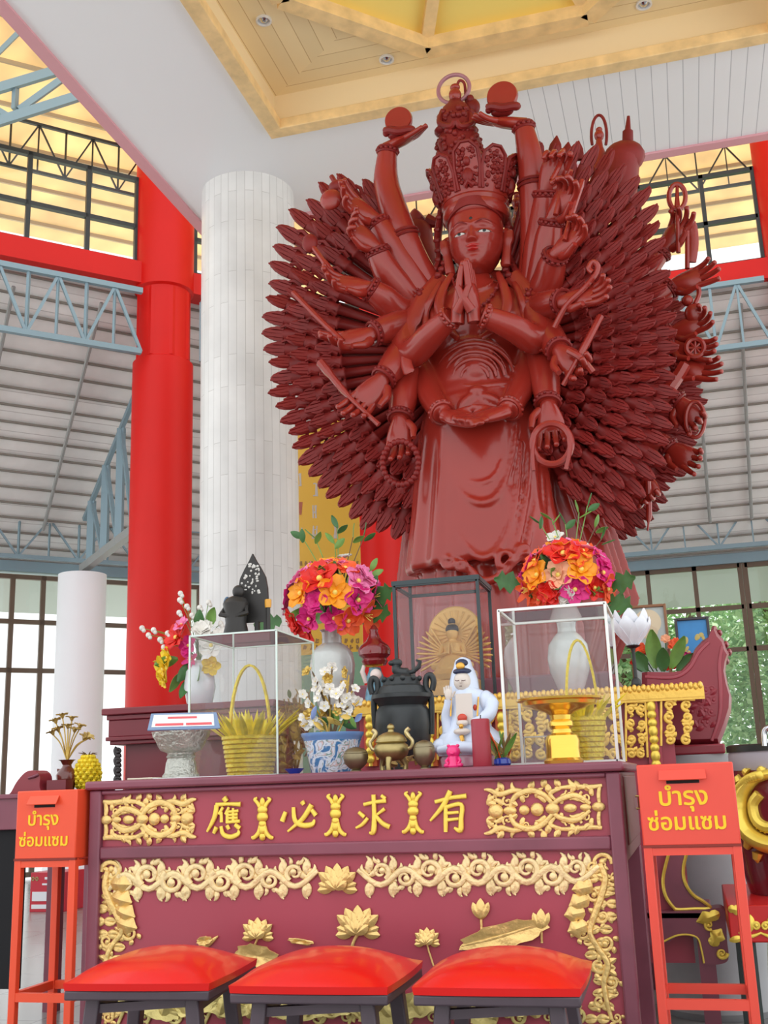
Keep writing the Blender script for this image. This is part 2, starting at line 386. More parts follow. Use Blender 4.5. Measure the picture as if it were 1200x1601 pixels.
window('window_4', (0, YB, 0), (1, 0, 0), [2.15, 2.9, 3.7], [zb1+.03, 7.42, 8.05], black)

# lower window walls -----------------------------------------------------------------------
zl = [.06, .95, 2.58, 3.21, 3.80]
window('window_5', C1+N45*3.4, T45, [-3.2, -2.4, -1.62, -.86, -.47, -.20, .32, .95, 1.7, 2.5, 3.3, 3.85], [.06, 2.58, 3.21, 3.80], brownf, .06)
cx_ = (C1+N45*3.4+T45*3.85)
YW = 16.0
window('window_6', (0, YW, 0), (1, 0, 0), [cx_.x+.1, -3, -2.2, -1.5, -.95, -.34, .31, .93], [.06, 2.65, 3.24, 3.83], brownf, .06)
window('window_7', (0, YW, 0), (1, 0, 0), [1.0, 1.75, 2.5, 3.3], [.06, 1.55, 2.65, 3.24, 3.83], brownf, .07)
# head beam over the window walls
m = MB(); m.beam(L45(-3.4, 3.4, 3.93), L45(3.9, 3.4, 3.93), .16, .14); struct('trim_12', m, steel)
m = MB(); m.beam((cx_.x, YW, 3.93), (3.6, YW, 3.93), .16, .14); struct('trim_13', m, steel)
# eaves outside the windows
eav = mat('grey_green_eave', (.50, .56, .50), .6)
m = MB(); m.sheet([[L45(-4, 3.5, 4.0), L45(4.5, 3.5, 4.0)], [L45(-4, 5.0, 3.62), L45(5.4, 5.0, 3.62)]], .08); struct('ceiling_eave_left', m, eav)
m = MB(); m.sheet([[(cx_.x-.6, YW+.1, 4.0), (5.5, YW+.1, 4.0)], [(cx_.x-1.2, YW+1.7, 3.58), (5.5, YW+1.7, 3.58)]], .08); struct('ceiling_eave_back', m, eav)

# aisle roof: laid sheets over purlins
lap = stripes('grey_roof_sheet', (.80, .80, .78), (.55, .54, .52), (0, 0, 1), .17, .006, .6, var=.10, vscale=5)
def slope(name, A, B, C, D, m_, npurl, pm, pr=.035):
    """A-B upper edge, D-C lower edge"""
    m = MB(); A, B, C, D = map(V, (A, B, C, D)); n = 12
    m.sheet([[A.lerp(B, i/n).lerp(D.lerp(C, i/n), j/8) for i in range(n+1)] for j in range(9)], .03)
    for k in range(npurl):
        t = (k+.5)/npurl; dn = V((0, 0, -.05)); m.beam(A.lerp(D, t)+dn, B.lerp(C, t)+dn, .03, pr, mi=1)
    return struct(name, m, [m_, pm])
purl = mat('brown_purlin', (.22, .20, .17), .6)
hip_in = V((C2.x-.15, YB-.10, 6.64)); hip_out = V((cx_.x, YW, 4.0))
slope('ceiling_aisle_left', L45(-5, -.05, 6.64), hip_in, hip_out, L45(-5, 3.45, 4.0), lap, 18, purl, .024)
slope('ceiling_aisle_back', hip_in, (5.5, YB-.10, 6.64), (5.5, YW, 4.0), hip_out, lap, 16, purl, .024)
# upper roof, daylight comes through its sheets
def translucent(name, col):
    m = bpy.data.materials.new(name); m.use_nodes = True; nt = m.node_tree; nt.nodes.clear()
    o = nt.nodes.new('ShaderNodeOutputMaterial'); t = nt.nodes.new('ShaderNodeBsdfTranslucent'); t.inputs[0].default_value = (*col, 1)
    d = nt.nodes.new('ShaderNodeBsdfDiffuse'); d.inputs[0].default_value = (*col, 1); mx = nt.nodes.new('ShaderNodeMixShader'); mx.inputs[0].default_value = .35
    tc = nt.nodes.new('ShaderNodeTexCoord'); nz = nt.nodes.new('ShaderNodeTexNoise'); nz.inputs['Scale'].default_value = 2.2; nt.links.new(tc.outputs['Object'], nz.inputs[0])
    mr = nt.nodes.new('ShaderNodeMapRange'); mr.inputs[1].default_value = .3; mr.inputs[2].default_value = .7; mr.inputs[3].default_value = .72; mr.inputs[4].default_value = 1.08; nt.links.new(nz.outputs[0], mr.inputs[0])
    vm = nt.nodes.new('ShaderNodeVectorMath'); vm.operation = 'SCALE'; vm.inputs[0].default_value = col; nt.links.new(mr.outputs[0], vm.inputs['Scale'])
    nt.links.new(vm.outputs[0], t.inputs[0])
    nt.links.new(t.outputs[0], mx.inputs[1]); nt.links.new(d.outputs[0], mx.inputs[2]); nt.links.new(mx.outputs[0], o.inputs[0]); return m
ylw = translucent('yellow_roof_sheet', (.84, .67, .42)); dpur = mat('dark_purlin', (.40, .31, .19), .6)
uh_i, uh_o = V((-2.2, 9.6, 10.4)), V((-4.3, 15.0, 8.25))
slope('ceiling_upper_left', L45(-6, -2.2, 10.4), uh_i, uh_o, L45(-6, 2.55, 8.25), ylw, 10, dpur, .05)
slope('ceiling_upper_back', uh_i, (7, 9.6, 10.4), (7, 15.0, 8.25), uh_o, ylw, 10, dpur, .05)

# trusses: each one an object of its own ------------------------------------------------
def lattice(name, lb, A, B, z0, z1, bays, mt, ch=.05, wb=.03, grp=None, posts=True):
    A, B = V(A), V(B); m = MB(); up = lambda p, z: V((p.x, p.y, z))
    m.beam(up(A, z1), up(B, z1), ch, ch); m.beam(up(A, z0), up(B, z0), ch, ch)
    for k in range(bays):
        p, q = A.lerp(B, k/bays), A.lerp(B, (k+1)/bays); h = p.lerp(q, .5)
        m.beam(up(p, z0), up(h, z1), wb, wb); m.beam(up(h, z1), up(q, z0), wb, wb)
        if posts: m.beam(up(h, z0), up(h, z1), wb*.8, wb*.8); m.beam(up(p, z0), up(p, z1), wb, wb)
    o = struct(name, m, mt, smooth=False); tag(o, lb, 'truss', grp); return o
lattice('steel_truss', 'blue grey steel truss hung below the left red beam', L45(-4, -.24, 0), L45(-.33, -.24, 0), 5.68, 6.4, 6, steel, .06, .032)
lattice('steel_truss', 'short blue grey truss stub between the red and the marble column', L45(.36, -.24, 0), L45(2.4, -.24, 0), 5.68, 6.4, 4, steel, .06, .032)
lattice('steel_truss', 'blue grey steel truss hung below the right red beam', (-2.9, YB-.25, 0), (C3.x-.4, YB-.25, 0), 5.72, 6.5, 7, steel, .06, .032)
lattice('window_truss', 'light steel truss above the left windows under the aisle roof', L45(-3.2, 2.95, 0), L45(3.7, 2.95, 0), 3.98, 4.5, 9, steel, .05, .025)
lattice('window_truss', 'light steel truss above the right windows under the aisle roof', (cx_.x+.2, YW-.5, 0), (3.4, YW-.5, 0), 4.02, 4.62, 9, steel, .06, .025)
lattice('roof_truss', 'thin dark truss under the yellow roof at upper left', L45(-4.2, .5, 0), L45(.2, .5, 0), 8.0, 8.62, 7, black, .036, .018)
lattice('roof_truss', 'thin dark truss under the yellow roof behind the statue crown', (-3.6, YB+.5, 0), (3.0, YB+.5, 0), 8.15, 8.72, 9, black, .036, .018)
# heavy bracket truss at the top left
m = MB(); q = lambda x, y, Y: at(x, y, Y)
for a, b, w in [((-520, 296), (85, 112), .10), ((85, 112), (300, 47), .10), ((-520, 355), (118, 152), .10), ((118, 152), (300, 86), .10), ((-300, 229), (-160, 237), .07), ((-160, 237), (-40, 150), .06), ((25, 128), (23, 172), .07), ((30, 172), (95, 125), .07), ((-40, 150), (10, 180), .06), ((-10, 90), (28, 52), .05)]:
    m.beam(q(*a, 8.76+.0032*a[0]), q(*b, 8.76+.0032*b[0]), w*.6, w)
o = struct('bracket_truss', m, steel, smooth=False); tag(o, 'heavy blue grey bracket truss at the top left corner', 'truss')
# hip truss between the red column and the slim white column
m = MB(); A = L45(-.16, 2.6, 3.80); B = L45(0, .34, 3.98); 
m2 = MB(); m2.beam(A, B, .10, .10)
top0, top1 = L45(-.16, 2.6, 4.45), L45(0, .34, 6.0)
m.beam(top0, top1, .05, .06)
for t in (.12, .34, .56, .78):
    a, b = A.lerp(B, t), top0.lerp(top1, t); m.beam(a, b, .09, .06)
    a2 = A.lerp(B, t+.2); m.beam(b, a2, .045, .045)
o = thing('hip_truss', 'blue grey corner truss rising from the slim white column to the red column', 'truss', (0, 0, 0)); o['kind'] = 'structure'
obj('bottom_chord', m2, lsteel, o, smooth=False); obj('web', m, steel, o, smooth=False)
# sag rods that hold the purlins
for s, w_ in ((-2.6, 'farthest left of three'), (-1.62, 'middle of three'), (-.66, 'nearest the red column of three')):
    m = MB(); m.tube([L45(s, .2, 6.38), L45(s+.05, 2.9, 4.34)], .022, 6); o = struct('sag_rod', m, lsteel); tag(o, 'pale rod running up the left aisle roof, '+w_, 'rod', 'sag rods on the left aisle roof')
for x, w_ in ((.55, 'beside the statue fan'), (1.1, 'nearer the right edge')):
    m = MB(); m.tube([(x, YB+.15, 6.40), (x+.03, YW-.6, 4.36)], .022, 6); o = struct('sag_rod', m, lsteel); tag(o, 'pale rod running up the right aisle roof, '+w_, 'rod', 'sag rods on the right aisle roof')

# trees outside ---------------------------------------------------------------------------
leafm = [mat('leaf_light', (.42, .62, .30), .5), mat('leaf_mid', (.26, .48, .22), .5)]
barkm = mat('bark', (.16, .11, .07), .9)
def tree(x, y, h, r, n, lb, seed, zc=.55):
    rnd = random.Random(seed); t = thing('tree', lb, 'tree', (x, y, -.05), group='trees outside the right windows')
    m = MB(); m.tube([(0, 0, 0), (.1, 0, h*.3), (.05, .1, h*.6), (.2, 0, h*.85)], [.16, .13, .09, .03], 8)
    for k in range(7):
        a = rnd.random()*6.28; b = h*(.3+.07*k); m.tube([(.08, .03, b), (cos(a)*r*.5, sin(a)*r*.5, b+h*.1), (cos(a)*r*.85, sin(a)*r*.85, b+h*.14)], [.06, .035, .012], 6)
    obj('trunk', m, barkm, t, local=True)
    m = MB()
    for k in range(n):
        while True:
            q = V((rnd.uniform(-1, 1), rnd.uniform(-1, 1), rnd.uniform(-1, 1)))
            if .3 < q.length < 1: break
        c = V((q.x*r, q.y*r, h*zc + q.z*h*.46)); s = rnd.uniform(.10, .2)
        R_ = Euler((rnd.uniform(-1, 1), rnd.uniform(-1, 1), rnd.uniform(0, 6.28))).to_matrix()
        m.add([c+R_ @ V(v)*s for v in ((-.5, 0, 0), (0, -.28, .06), (.6, 0, 0), (0, .28, .06))], [(0, 1, 2), (0, 2, 3)], rnd.choice((0, 0, 1)))
    obj('foliage', m, leafm, t, local=True, smooth=False)
for a in [(-1.0, 19.3, 4.6, 1.15, 5200, 'leafy green tree outside the left part of the right window', 1), (1.5, 19.4, 4.8, 1.1, 5200, 'leafy green tree outside behind the red boat vessel', 2), (4.05, 19.5, 5.0, 1.15, 3500, 'leafy green tree outside at the right edge of the window', 3),
          (.2, 22.6, 6.5, 1.6, 6000, 'tall leafy tree standing in the gap behind the other window trees', 4), (3.8, 22.8, 6.5, 1.7, 4000, 'tall leafy tree far right behind the window trees', 6)]: tree(*a)
# ------------------------------------------------------------------ relief tools (work in the plane of a panel)
gilt = mat('gilt_carving', (.86, .60, .22), .36, metal=.55, spec=.5, bump=.25, bscale=55, var=.12, vscale=14)
gilt2 = mat('bright_gilt', (.90, .66, .10), .30, metal=.45, bump=.12, bscale=40)
maroon = mat('maroon_panel', (.40, .055, .085), .38, var=.06, vscale=3)
maroond = mat('maroon_frame', (.23, .06, .09), .36, var=.22, vscale=5)
class Relief:
    """px(x, y): photograph pixel -> (x, z) on the vertical plane at depth Y"""
    def __init__(s, Y): s.Y = Y; s.m = MB(); s.k = 0
    def P(s, x, y, d=0): 
        p = at(x, y, s.Y); return V((p.x, s.Y-d, p.z))
    def u(s, x, y): return (s.P(x+1, y)-s.P(x, y)).length
    def stroke(s, pts, w, d=.006, flat=.6, n=5, seg=8):
        """w: widths in pixels at each point"""
        k = len(pts); w = w if hasattr(w, '__len__') else [w]*k
        c = cr([(p[0], p[1], r) for p, r in zip(pts, w)], n); un = s.u(*pts[0])
        s.m.tube([s.P(q.x, q.y, d) for q in c], [max(q.z, .3)*un/2 for q in c], seg, flat=flat, nrm=(0, -1, 0))
    def spiral(s, cx, cy, r0, a0, turns, w0, w1=2, hand=1, d=.006, lead=None):
        n = int(10*turns)+3; P = []
        for i in range(n+1):
            t = i/n; r = r0*(1-.80*t); a = a0+hand*2*pi*turns*t; P.append((cx+r*cos(a), cy+r*sin(a)))
        W_ = [lerp(w0, w1, i/n) for i in range(n+1)]
        if lead: P = lead+P; W_ = [w0*.5+w0*.5*i/len(lead) for i in range(len(lead))]+W_
        s.stroke(P, W_, d, n=2)
        s.blob(P[-1][0], P[-1][1], w0*.62, d=d)
    def blob(s, cx, cy, r, ry=None, d=.005, ang=0):
        un = s.u(cx, cy); R_ = M.Rotation(-ang, 3, 'Y')
        s.m.ell(s.P(cx, cy, d), (r*un, .55*min(r, ry or r)*un, (ry or r)*un), 10, 7, R=R_)
    def leaf(s, bx, by, ang, L, Wd, d=.004, lobes=0, bulge=.25, bend=0.0):
        """leaf from its base, ang in image degrees (0 right, 90 up)"""
        a = radians(ang); un = s.u(bx, by); rows = []; N = 9
        for i in range(N):
            t = i/(N-1); aa = a+bend*t; cx, cy = bx+L*t*cos(a+bend*t/2), by-L*t*sin(a+bend*t/2)
            h = Wd/2*(sin(pi*min(1, t*.92+.06))**.8)*(1+(.28*sin(lobes*2*pi*t) if lobes else 0))
            row = []
            for j in range(5):
                q = (j-2)/2; px, py = cx+h*q*sin(aa), cy+h*q*cos(aa)
                row.append(s.P(px, py, d+un*(Wd*bulge*(1-q*q)*sin(pi*min(1, t+.05)) + (.04*Wd if j == 2 else 0))))
            rows.append(row)
        s.m.sheet(rows, .004)
    def lotus(s, cx, cy, r, open_=1.0, stem=None):
        s.blob(cx, cy+r*.05, r*.62, r*.5, d=.006)
        for a in (-8, 20, 160, 188): s.leaf(cx+r*.3*cos(radians(a)), cy+r*.55, a, r*.85, r*.5, .004)
        for a in (38, 62, 90, 118, 142): s.leaf(cx, cy+r*.45, a, r*1.35, r*.62, .007)
        for a in (52, 76, 104, 128): s.leaf(cx, cy+r*.5, a, r*1.1, r*.56, .013)
        for a in (35, 65, 90, 115, 145): s.leaf(cx, cy+r*.55, a, r*.75, r*.5, .02)
        if stem: s.stroke([(cx, cy+r*.6)]+stem, r*.16, .004)
    def put(s, name, m, parent, **k): 
        o = obj(name, s.m, m, parent, **k); s.m = MB(); return o
    def tendril(s, x, y, ang, L, curl, w, d=.005):
        """a leaf like stroke that bends as it grows; ang in image degrees"""
        a = radians(ang); P = [(x, y)]; n = 7
        for i in range(n): a += curl/n*(.4+1.2*i/n); x += L/n*cos(a); y -= L/n*sin(a); P.append((x, y))
        s.stroke(P, [w*f for f in (.55, .9, 1.1, 1.1, .95, .75, .5, .2)], d, .5, 2)
    def scrollunit(s, cx, cy, r, side, fwd):
        """big C scroll with leaves thrown off its back; side +1 curls below the stem, fwd the way the vine runs"""
        a0 = (pi/2 if side < 0 else -pi/2)+fwd*side*.6
        s.spiral(cx, cy, r, a0, 1.25, r*.58, 2.5, side*fwd, d=.009)
        for k in range(5):
            b = a0+side*fwd*(k*.85+.3); out = math.degrees(-b)
            s.tendril(cx+r*1.05*cos(b), cy+r*1.05*sin(b), out-side*fwd*55, r*.95, side*fwd*1.5, r*.42, .004)
            if k % 2: s.tendril(cx+r*.9*cos(b), cy+r*.9*sin(b), out+side*fwd*30, r*.6, -side*fwd*1.2, r*.34, .004)
    def acanthus(s, cx, cy, r, ang, hand=1):
        """a C scroll with leaves along its back"""
        a = radians(ang)
        s.spiral(cx, cy, r, a, 1.15, r*.55, 2, hand)
        for k in range(4):
            b = a+hand*k*1.05; s.leaf(cx+r*cos(b), cy+r*sin(b), -math.degrees(b)+hand*35, r*.72, r*.5, .004, bend=.5*hand)
    def vine(s, pts, w, rs, flip=1, rich=False):
        s.stroke(pts, w, .009)
        for k, (p, r) in enumerate(zip(pts, rs)):
            if not r: continue
            q = pts[min(k+1, len(pts)-1)]; o = pts[max(k-1, 0)]; dx, dy = q[0]-o[0], q[1]-o[1]; L = sqrt(dx*dx+dy*dy) or 1; sd = flip*(1 if k % 2 else -1)
            nx, ny = -dy/L*sd, dx/L*sd
            c = (p[0]+nx*r*1.0, p[1]+ny*r*1.0); a0 = math.degrees(atan2(p[1]-c[1], p[0]-c[0]))
            s.acanthus(c[0], c[1], r, a0, sd)
            s.leaf(p[0], p[1], -math.degrees(atan2(-ny, -nx))+20*sd, r*1.1, r*.55, .004)
            if rich:
                b0 = -math.degrees(atan2(-ny, -nx))
                for q_ in (-62, -34, 30, 58): s.leaf(p[0]+dx*.1, p[1]+dy*.1, b0+q_, r*1.35, r*.62, .005, bend=.4*sd)
                for q_ in (-50, 40): s.leaf(p[0]+nx*r*1.1, p[1]+ny*r*1.1, b0+180+q_, r*1.5, r*.6, .003, bend=-.5*sd)
            s.leaf(p[0]+dx*.2, p[1]+dy*.2, -math.degrees(atan2(-ny+dy/L*.9, -nx+dx/L*.9)), r*1.0, r*.5, .005)

# ------------------------------------------------------------------ altar table
AX0, AX1, AY, AZ = -1.907, -.2, 3.3, 1.041
alt = thing('altar_table', 'maroon altar table with gilded carved front and four gold characters, behind the red stools', 'altar table', ((AX0+AX1)/2, AY+.45, 0))
m = MB(); m.box((AX0-.012, AY-.012, AZ-.028), (AX1+.012, AY+.9, AZ)); obj('table_top', m, maroond, alt, bevel=.008)
m = MB(); sw = .042
m.box((AX0, AY, 0), (AX0+sw, AY+.04, AZ-.03)); m.box((AX1-sw, AY, 0), (AX1, AY+.04, AZ-.03))
m.box((AX0+sw, AY+.001, .795), (AX1-sw, AY+.04, .834)); m.box((AX0+sw, AY+.001, AZ-.045), (AX1-sw, AY+.04, AZ-.03)); m.box((AX0+sw, AY+.001, .02), (AX1-sw, AY+.04, .12))
obj('front_frame', m, maroond, alt, bevel=.006)
m = MB(); m.box((AX0+sw, AY+.022, .834), (AX1-sw, AY+.036, AZ-.045)); obj('frieze_panel', m, maroon, alt)
m = MB(); m.box((AX0+sw, AY+.022, .12), (AX1-sw, AY+.036, .795)); obj('front_panel', m, maroon, alt)
for sx in (AX0, AX1-.025):
    m = MB(); m.box((sx, AY+.04, .76), (sx+.025, AY+.88, AZ-.03)); m.box((sx+(.02 if sx > -1 else -.004), AY+.1, .80), (sx+(.029 if sx > -1 else .004), AY+.82, 1.0)); obj('side_panel', m, mat('maroon_side', (.16, .04, .045), .4), alt, bevel=.004)
m = MB(); m.box((AX0+.02, AY+.855, .76), (AX1-.02, AY+.88, AZ-.03)); obj('back_panel', m, maroond, alt)
for sx in (AX0, AX1-.06):
    m = MB(); m.box((sx, AY+.82, 0), (sx+.06, AY+.88, .76)); obj('leg', m, maroond, alt, bevel=.005)
m = MB(); m.tube([(AX1+.008, AY+.62, .93), (AX1+.02, AY+.62, .93), (AX1+.02, AY+.62, .89), (AX1+.008, AY+.62, .89)], .005, 8); obj('side_handle', m, mat('old_brass', (.45, .33, .12), .4, metal=.9), alt)

R = Relief(AY+.022)
# four brush written characters, each stroke a tapering ridge
def character(strokes, x0, y0, x1, y1):
    for st in strokes:
        pts = [(x0+p[0]*(x1-x0)/100, y0+p[1]*(y1-y0)/100) for p in st]; w = [p[2]*(x1-x0)/100*1.32 for p in st]
        R.stroke(pts, w, .008, .55, 5)
    R.put('gold_character', gilt2, alt)
ying = [[(48,0,12),(56,10,10)], [(26,18,9),(60,16,7),(94,17,10)], [(28,19,10),(22,50,10),(2,86,5)], [(46,24,7),(34,42,6)], [(41,36,6),(41,62,7)], [(62,24,6),(52,42,6)], [(57,34,6),(57,64,7)], [(56,36,5),(88,33,6)], [(57,44,5),(86,42,6)], [(57,52,5),(86,51,6)], [(55,62,6),(92,59,7)], [(73,26,5),(73,60,6)],
        [(28,74,10),(20,90,7)], [(40,72,7),(46,92,9),(66,99,10),(86,92,9),(88,82,4)], [(56,70,8),(62,80,7)], [(78,68,8),(92,78,10)]]
bi = [[(58,4,11),(64,14,9)], [(86,14,12),(60,58,10),(18,98,5)], [(12,36,9),(2,66,11)], [(34,22,8),(38,62,10),(58,78,11),(86,76,11),(94,60,4)], [(86,30,9),(98,48,11)]]
qiu = [[(24,26,8),(56,20,8),(88,17,9)], [(52,2,10),(54,50,10),(52,90,12),(40,94,5)], [(10,44,8),(26,56,9)], [(36,58,8),(20,74,8),(2,82,5)], [(84,36,9),(62,50,5)], [(54,48,7),(76,70,10),(98,80,11)], [(74,4,8),(86,12,9)]]
you = [[(14,28,8),(58,18,8),(96,14,10)], [(54,2,11),(34,38,10),(2,72,5)], [(42,36,8),(42,70,9),(42,98,8)], [(44,40,8),(82,34,9),(82,68,10),(80,94,11),(64,88,5)], [(46,54,7),(76,52,6)], [(46,70,7),(76,67,6)]]
character(ying, 324, 1247, 381, 1309); character(bi, 441, 1251, 496, 1301); character(qiu, 556, 1241, 611, 1306); character(you, 672, 1235, 732, 1302)
for cx, cy in ((411, 1280), (525, 1275), (646, 1271)):
    for sg in (-1, 1):
        R.stroke([(cx+sg*1, cy-12), (cx+sg*7, cy-24), (cx+sg*12, cy-30), (cx+sg*8, cy-33)], [6, 6, 5, 3], .006)
        R.stroke([(cx+sg*2, cy+8), (cx+sg*6, cy+22), (cx+sg*14, cy+30), (cx+sg*16, cy+27)], [7, 7, 6, 3], .006)
    for dy, rx, ry in ((-26, 4, 7), (-14, 8, 7), (-3, 9, 8), (8, 6, 6), (17, 6, 8), (28, 5, 6)): R.blob(cx, cy+dy, rx, ry, d=.006)
    R.put('gold_baluster', gilt2, alt)
# openwork frieze panels, mirrored above and below their axis
def openwork(xa, xb, ya, yb, h, rev):
    X = lambda t: lerp(xa, xb, (1-t) if rev else t); Yc = lambda t: lerp(ya, yb, (1-t) if rev else t)
    hd = -1 if rev else 1
    for sg in (-1, 1):
        sg2 = sg*hd
        P_ = lambda t, v: (X(t), Yc(t)+sg*v*h)
        R.stroke([P_(0, .95), P_(.1, .9), P_(.25, .95), P_(.4, .9)], [6, 8, 8, 5], .006)
        R.stroke([P_(.02, .1), P_(.03, .5), P_(.02, .95)], [5, 7, 6], .006)
        R.stroke([P_(.10, .15), P_(.22, .55), P_(.36, .40), P_(.44, .06)], [6, 9, 9, 6], .008)
        R.stroke([P_(.40, .10), P_(.50, .66), P_(.62, .86), P_(.74, .60), P_(.78, .10)], [6, 9, 10, 9, 6], .008)
        R.stroke([P_(.34, .92), P_(.44, .70), P_(.40, .40)], [5, 8, 5], .006)
        for t, v, an, cu in ((.08, .5, 60, 1.5), (.18, .3, 40, -1.5), (.26, .7, 110, 1.4), (.34, .2, 70, 1.6), (.48, .3, 60, -1.4), (.56, .55, 95, 1.4), (.66, .35, 50, 1.5), (.84, .25, 60, -1.5), (.90, .6, 80, 1.4), (.72, .8, 30, 1.4), (.22, .95, 20, 1.2), (.97, .3, 100, 1.3)):
            x, y = P_(t, v); an2 = an if sg < 0 else -an; cu2 = cu if sg < 0 else -cu
            if rev: an2, cu2 = 180-an2, -cu2
            R.tendril(x, y, an2, h*.55, cu2, h*.22, .006)
        R.stroke([P_(.60, .75), P_(.74, .9), P_(.86, .75), P_(.95, .95), P_(1.0, .98)], [5, 8, 9, 7, 3], .007)
        a = 0 if not rev else pi
        for t, v, r in ((.14, .45, .30), (.28, .62, .2), (.80, .42, .24), (.92, .55, .25), (.64, .68, .16)):
            x, y = P_(t, v); R.spiral(x, y, r*h, a+sg2*1.0, 1.1, r*h*.5, 2, -sg2)
        for t, v, an in ((.1, .75, 40), (.2, .8, 70), (.36, .95, 60), (.5, .98, 100), (.62, .9, 120), (.84, .9, 60), (.9, .3, 10), (.72, .2, 30), (.45, .7, 80)):
            x, y = P_(t, v); an2 = an*(1 if sg < 0 else -1); an2 = 180-an2 if rev else an2; R.leaf(x, y, an2, h*.42, h*.26, .005)
    for t, rx, ry in ((.03, .30, .22), (.14, .26, .16), (.27, .30, .20), (.42, .32, .26), (.55, .30, .30), (.66, .24, .22), (.78, .30, .20), (.90, .34, .32)):
        R.blob(X(t), Yc(t), rx*h, ry*h, d=.007)
    R.put('gold_openwork', gilt, alt)
openwork(163, 308, 1282, 1279, 30, False)
openwork(757, 941, 1269, 1261, 35, True)
# top border with its central lotus
base = lambda x: lerp(1376, 1362, (x-157)/798)
def waveborder(xs, fwd):
    R.stroke([(x, base(x)+(15 if i % 2 else -9)) for i, x in enumerate(xs)], [7, 9]+[10]*(len(xs)-4)+[9, 7], .008)
    for i, x in enumerate(xs[1:-1]):
        sd = -1 if i % 2 == 0 else 1; r = 18 if 1 < i < len(xs)-3 else 14
        R.scrollunit(x, base(x)-sd*-1*(6 if sd < 0 else 4)*1.0, r, sd, fwd)
    for i, x in enumerate(xs[:-1]):
        xm = (x+xs[i+1])/2
        for ang, cu, dy in ((70, 1.4, -8), (115, -1.3, -4), (-60, -1.4, 10), (-120, 1.4, 12), (20, 1.6, 0), (160, -1.6, 2)): R.tendril(xm, base(xm)+dy, ang, 25, cu, 8.5, .004)
waveborder([498, 462, 424, 386, 348, 310, 272, 234, 198, 172], -1)
waveborder([560, 596, 634, 672, 710, 748, 786, 824, 862, 900, 936], 1)
R.put('top_border', mat('pale_gilt_carving', (.90, .70, .36), .38, metal=.45, bump=.25, bscale=55, var=.12, vscale=14), alt)
R.lotus(528, 1374, 27); R.put('border_lotus', gilt, alt)
R.vine([(170, 1362), (166, 1385), (174, 1410), (186, 1432), (192, 1456), (178, 1476), (168, 1500), (172, 1530), (180, 1560), (178, 1590)], [8, 10, 11, 10, 8, 7, 8, 8, 7, 6], [11, 0, 12, 0, 12, 11, 13, 12, 12, 8], flip=1)
for p in ((178, 1400, -20), (184, 1420, -25), (186, 1440, -20), (176, 1380, -5)): R.leaf(p[0], p[1], p[2], 32, 26, .008, lobes=2)
R.spiral(176, 1362, 17, pi, 1.2, 8, 2, 1)
for y in range(1380, 1600, 20):
    for ang, cu in ((150, 1.4), (30, -1.4), (-40, 1.5), (-140, -1.5)): R.tendril(172+8*sin(y*.06), y, ang, 20, cu, 7, .004)
R.put('left_border', gilt, alt)
R.vine([(938, 1350), (946, 1372), (940, 1400), (930, 1428), (922, 1456), (934, 1480), (950, 1506), (944, 1534), (948, 1562), (956, 1592)], [8, 10, 11, 11, 9, 9, 10, 9, 8, 6], [12, 14, 13, 12, 12, 14, 14, 12, 11, 8], flip=-1)
for p in ((926, 1385, 190), (920, 1405, 200), (914, 1425, 190), (918, 1445, 200)): R.leaf(p[0], p[1], p[2], 32, 26, .008, lobes=2)
R.spiral(940, 1350, 17, 0, 1.2, 8, 2, -1)
for y in range(1372, 1600, 20):
    for ang, cu in ((150, 1.4), (30, -1.4), (-40, 1.5), (-140, -1.5)): R.tendril(940+8*sin(y*.05), y, ang, 22, cu, 7.5, .004)
R.put('right_border', gilt, alt)
# lotus pond on the big panel
for cx, cy, r, st in ((404, 1453, 21, [(398, 1480), (390, 1510)]), (560, 1442, 30, [(552, 1475), (540, 1520)]), (668, 1465, 17, [(670, 1485), (678, 1510)])):
    R.lotus(cx, cy, r, stem=st); R.put('lotus_flower', gilt, alt)
def pad(cx, cy, rx, ry, ang):
    a = radians(ang); n = 26; un = R.u(cx, cy); rows = []
    for i in range(5):
        t = max(i/4, .02); row = []
        for j in range(n+1):
            b = 2*pi*j/n; f = 1+.09*sin(9*b)*t; x, y = rx*t*f*cos(b), ry*t*f*sin(b)
            row.append(R.P(cx+x*cos(a)+y*sin(a), cy-x*sin(a)+y*cos(a), .004+un*(3+6*t*abs(sin(b))*(.4+.6*cos(3*b)**2))))
        rows.append(row)
    R.m.sheet(rows[::-1], .004)
pad(788, 1462, 70, 20, 14); R.stroke([(722, 1478), (780, 1464), (835, 1446)], [3, 5, 2], .012); R.put('lotus_leaf', gilt, alt)
pad(404, 1494, 34, 18, -12); R.put('lotus_leaf', gilt, alt)
pad(322, 1470, 12, 7, 10); R.stroke([(310, 1486), (328, 1474), (342, 1463)], [7, 8, 2], .006); R.put('lotus_leaf', gilt, alt)
pad(472, 1471, 20, 4, -8); R.put('lotus_leaf', gilt, alt)
for cx, cy in ((752, 1424), (846, 1440)):
    R.blob(cx, cy, 11, 12, d=.008); R.leaf(cx, cy+10, 90, 30, 14, .012); R.leaf(cx-4, cy+9, 110, 24, 10, .01); R.leaf(cx+4, cy+9, 70, 24, 10, .01)
    R.stroke([(cx, cy+10), (cx+1, cy+34)], 4, .004); R.put('lotus_bud', gilt, alt)
gilt3 = mat('greenish_gilt', (.66, .55, .20), .4, metal=.5, bump=.3, bscale=40, var=.15, vscale=12)
rr = random.Random(4)
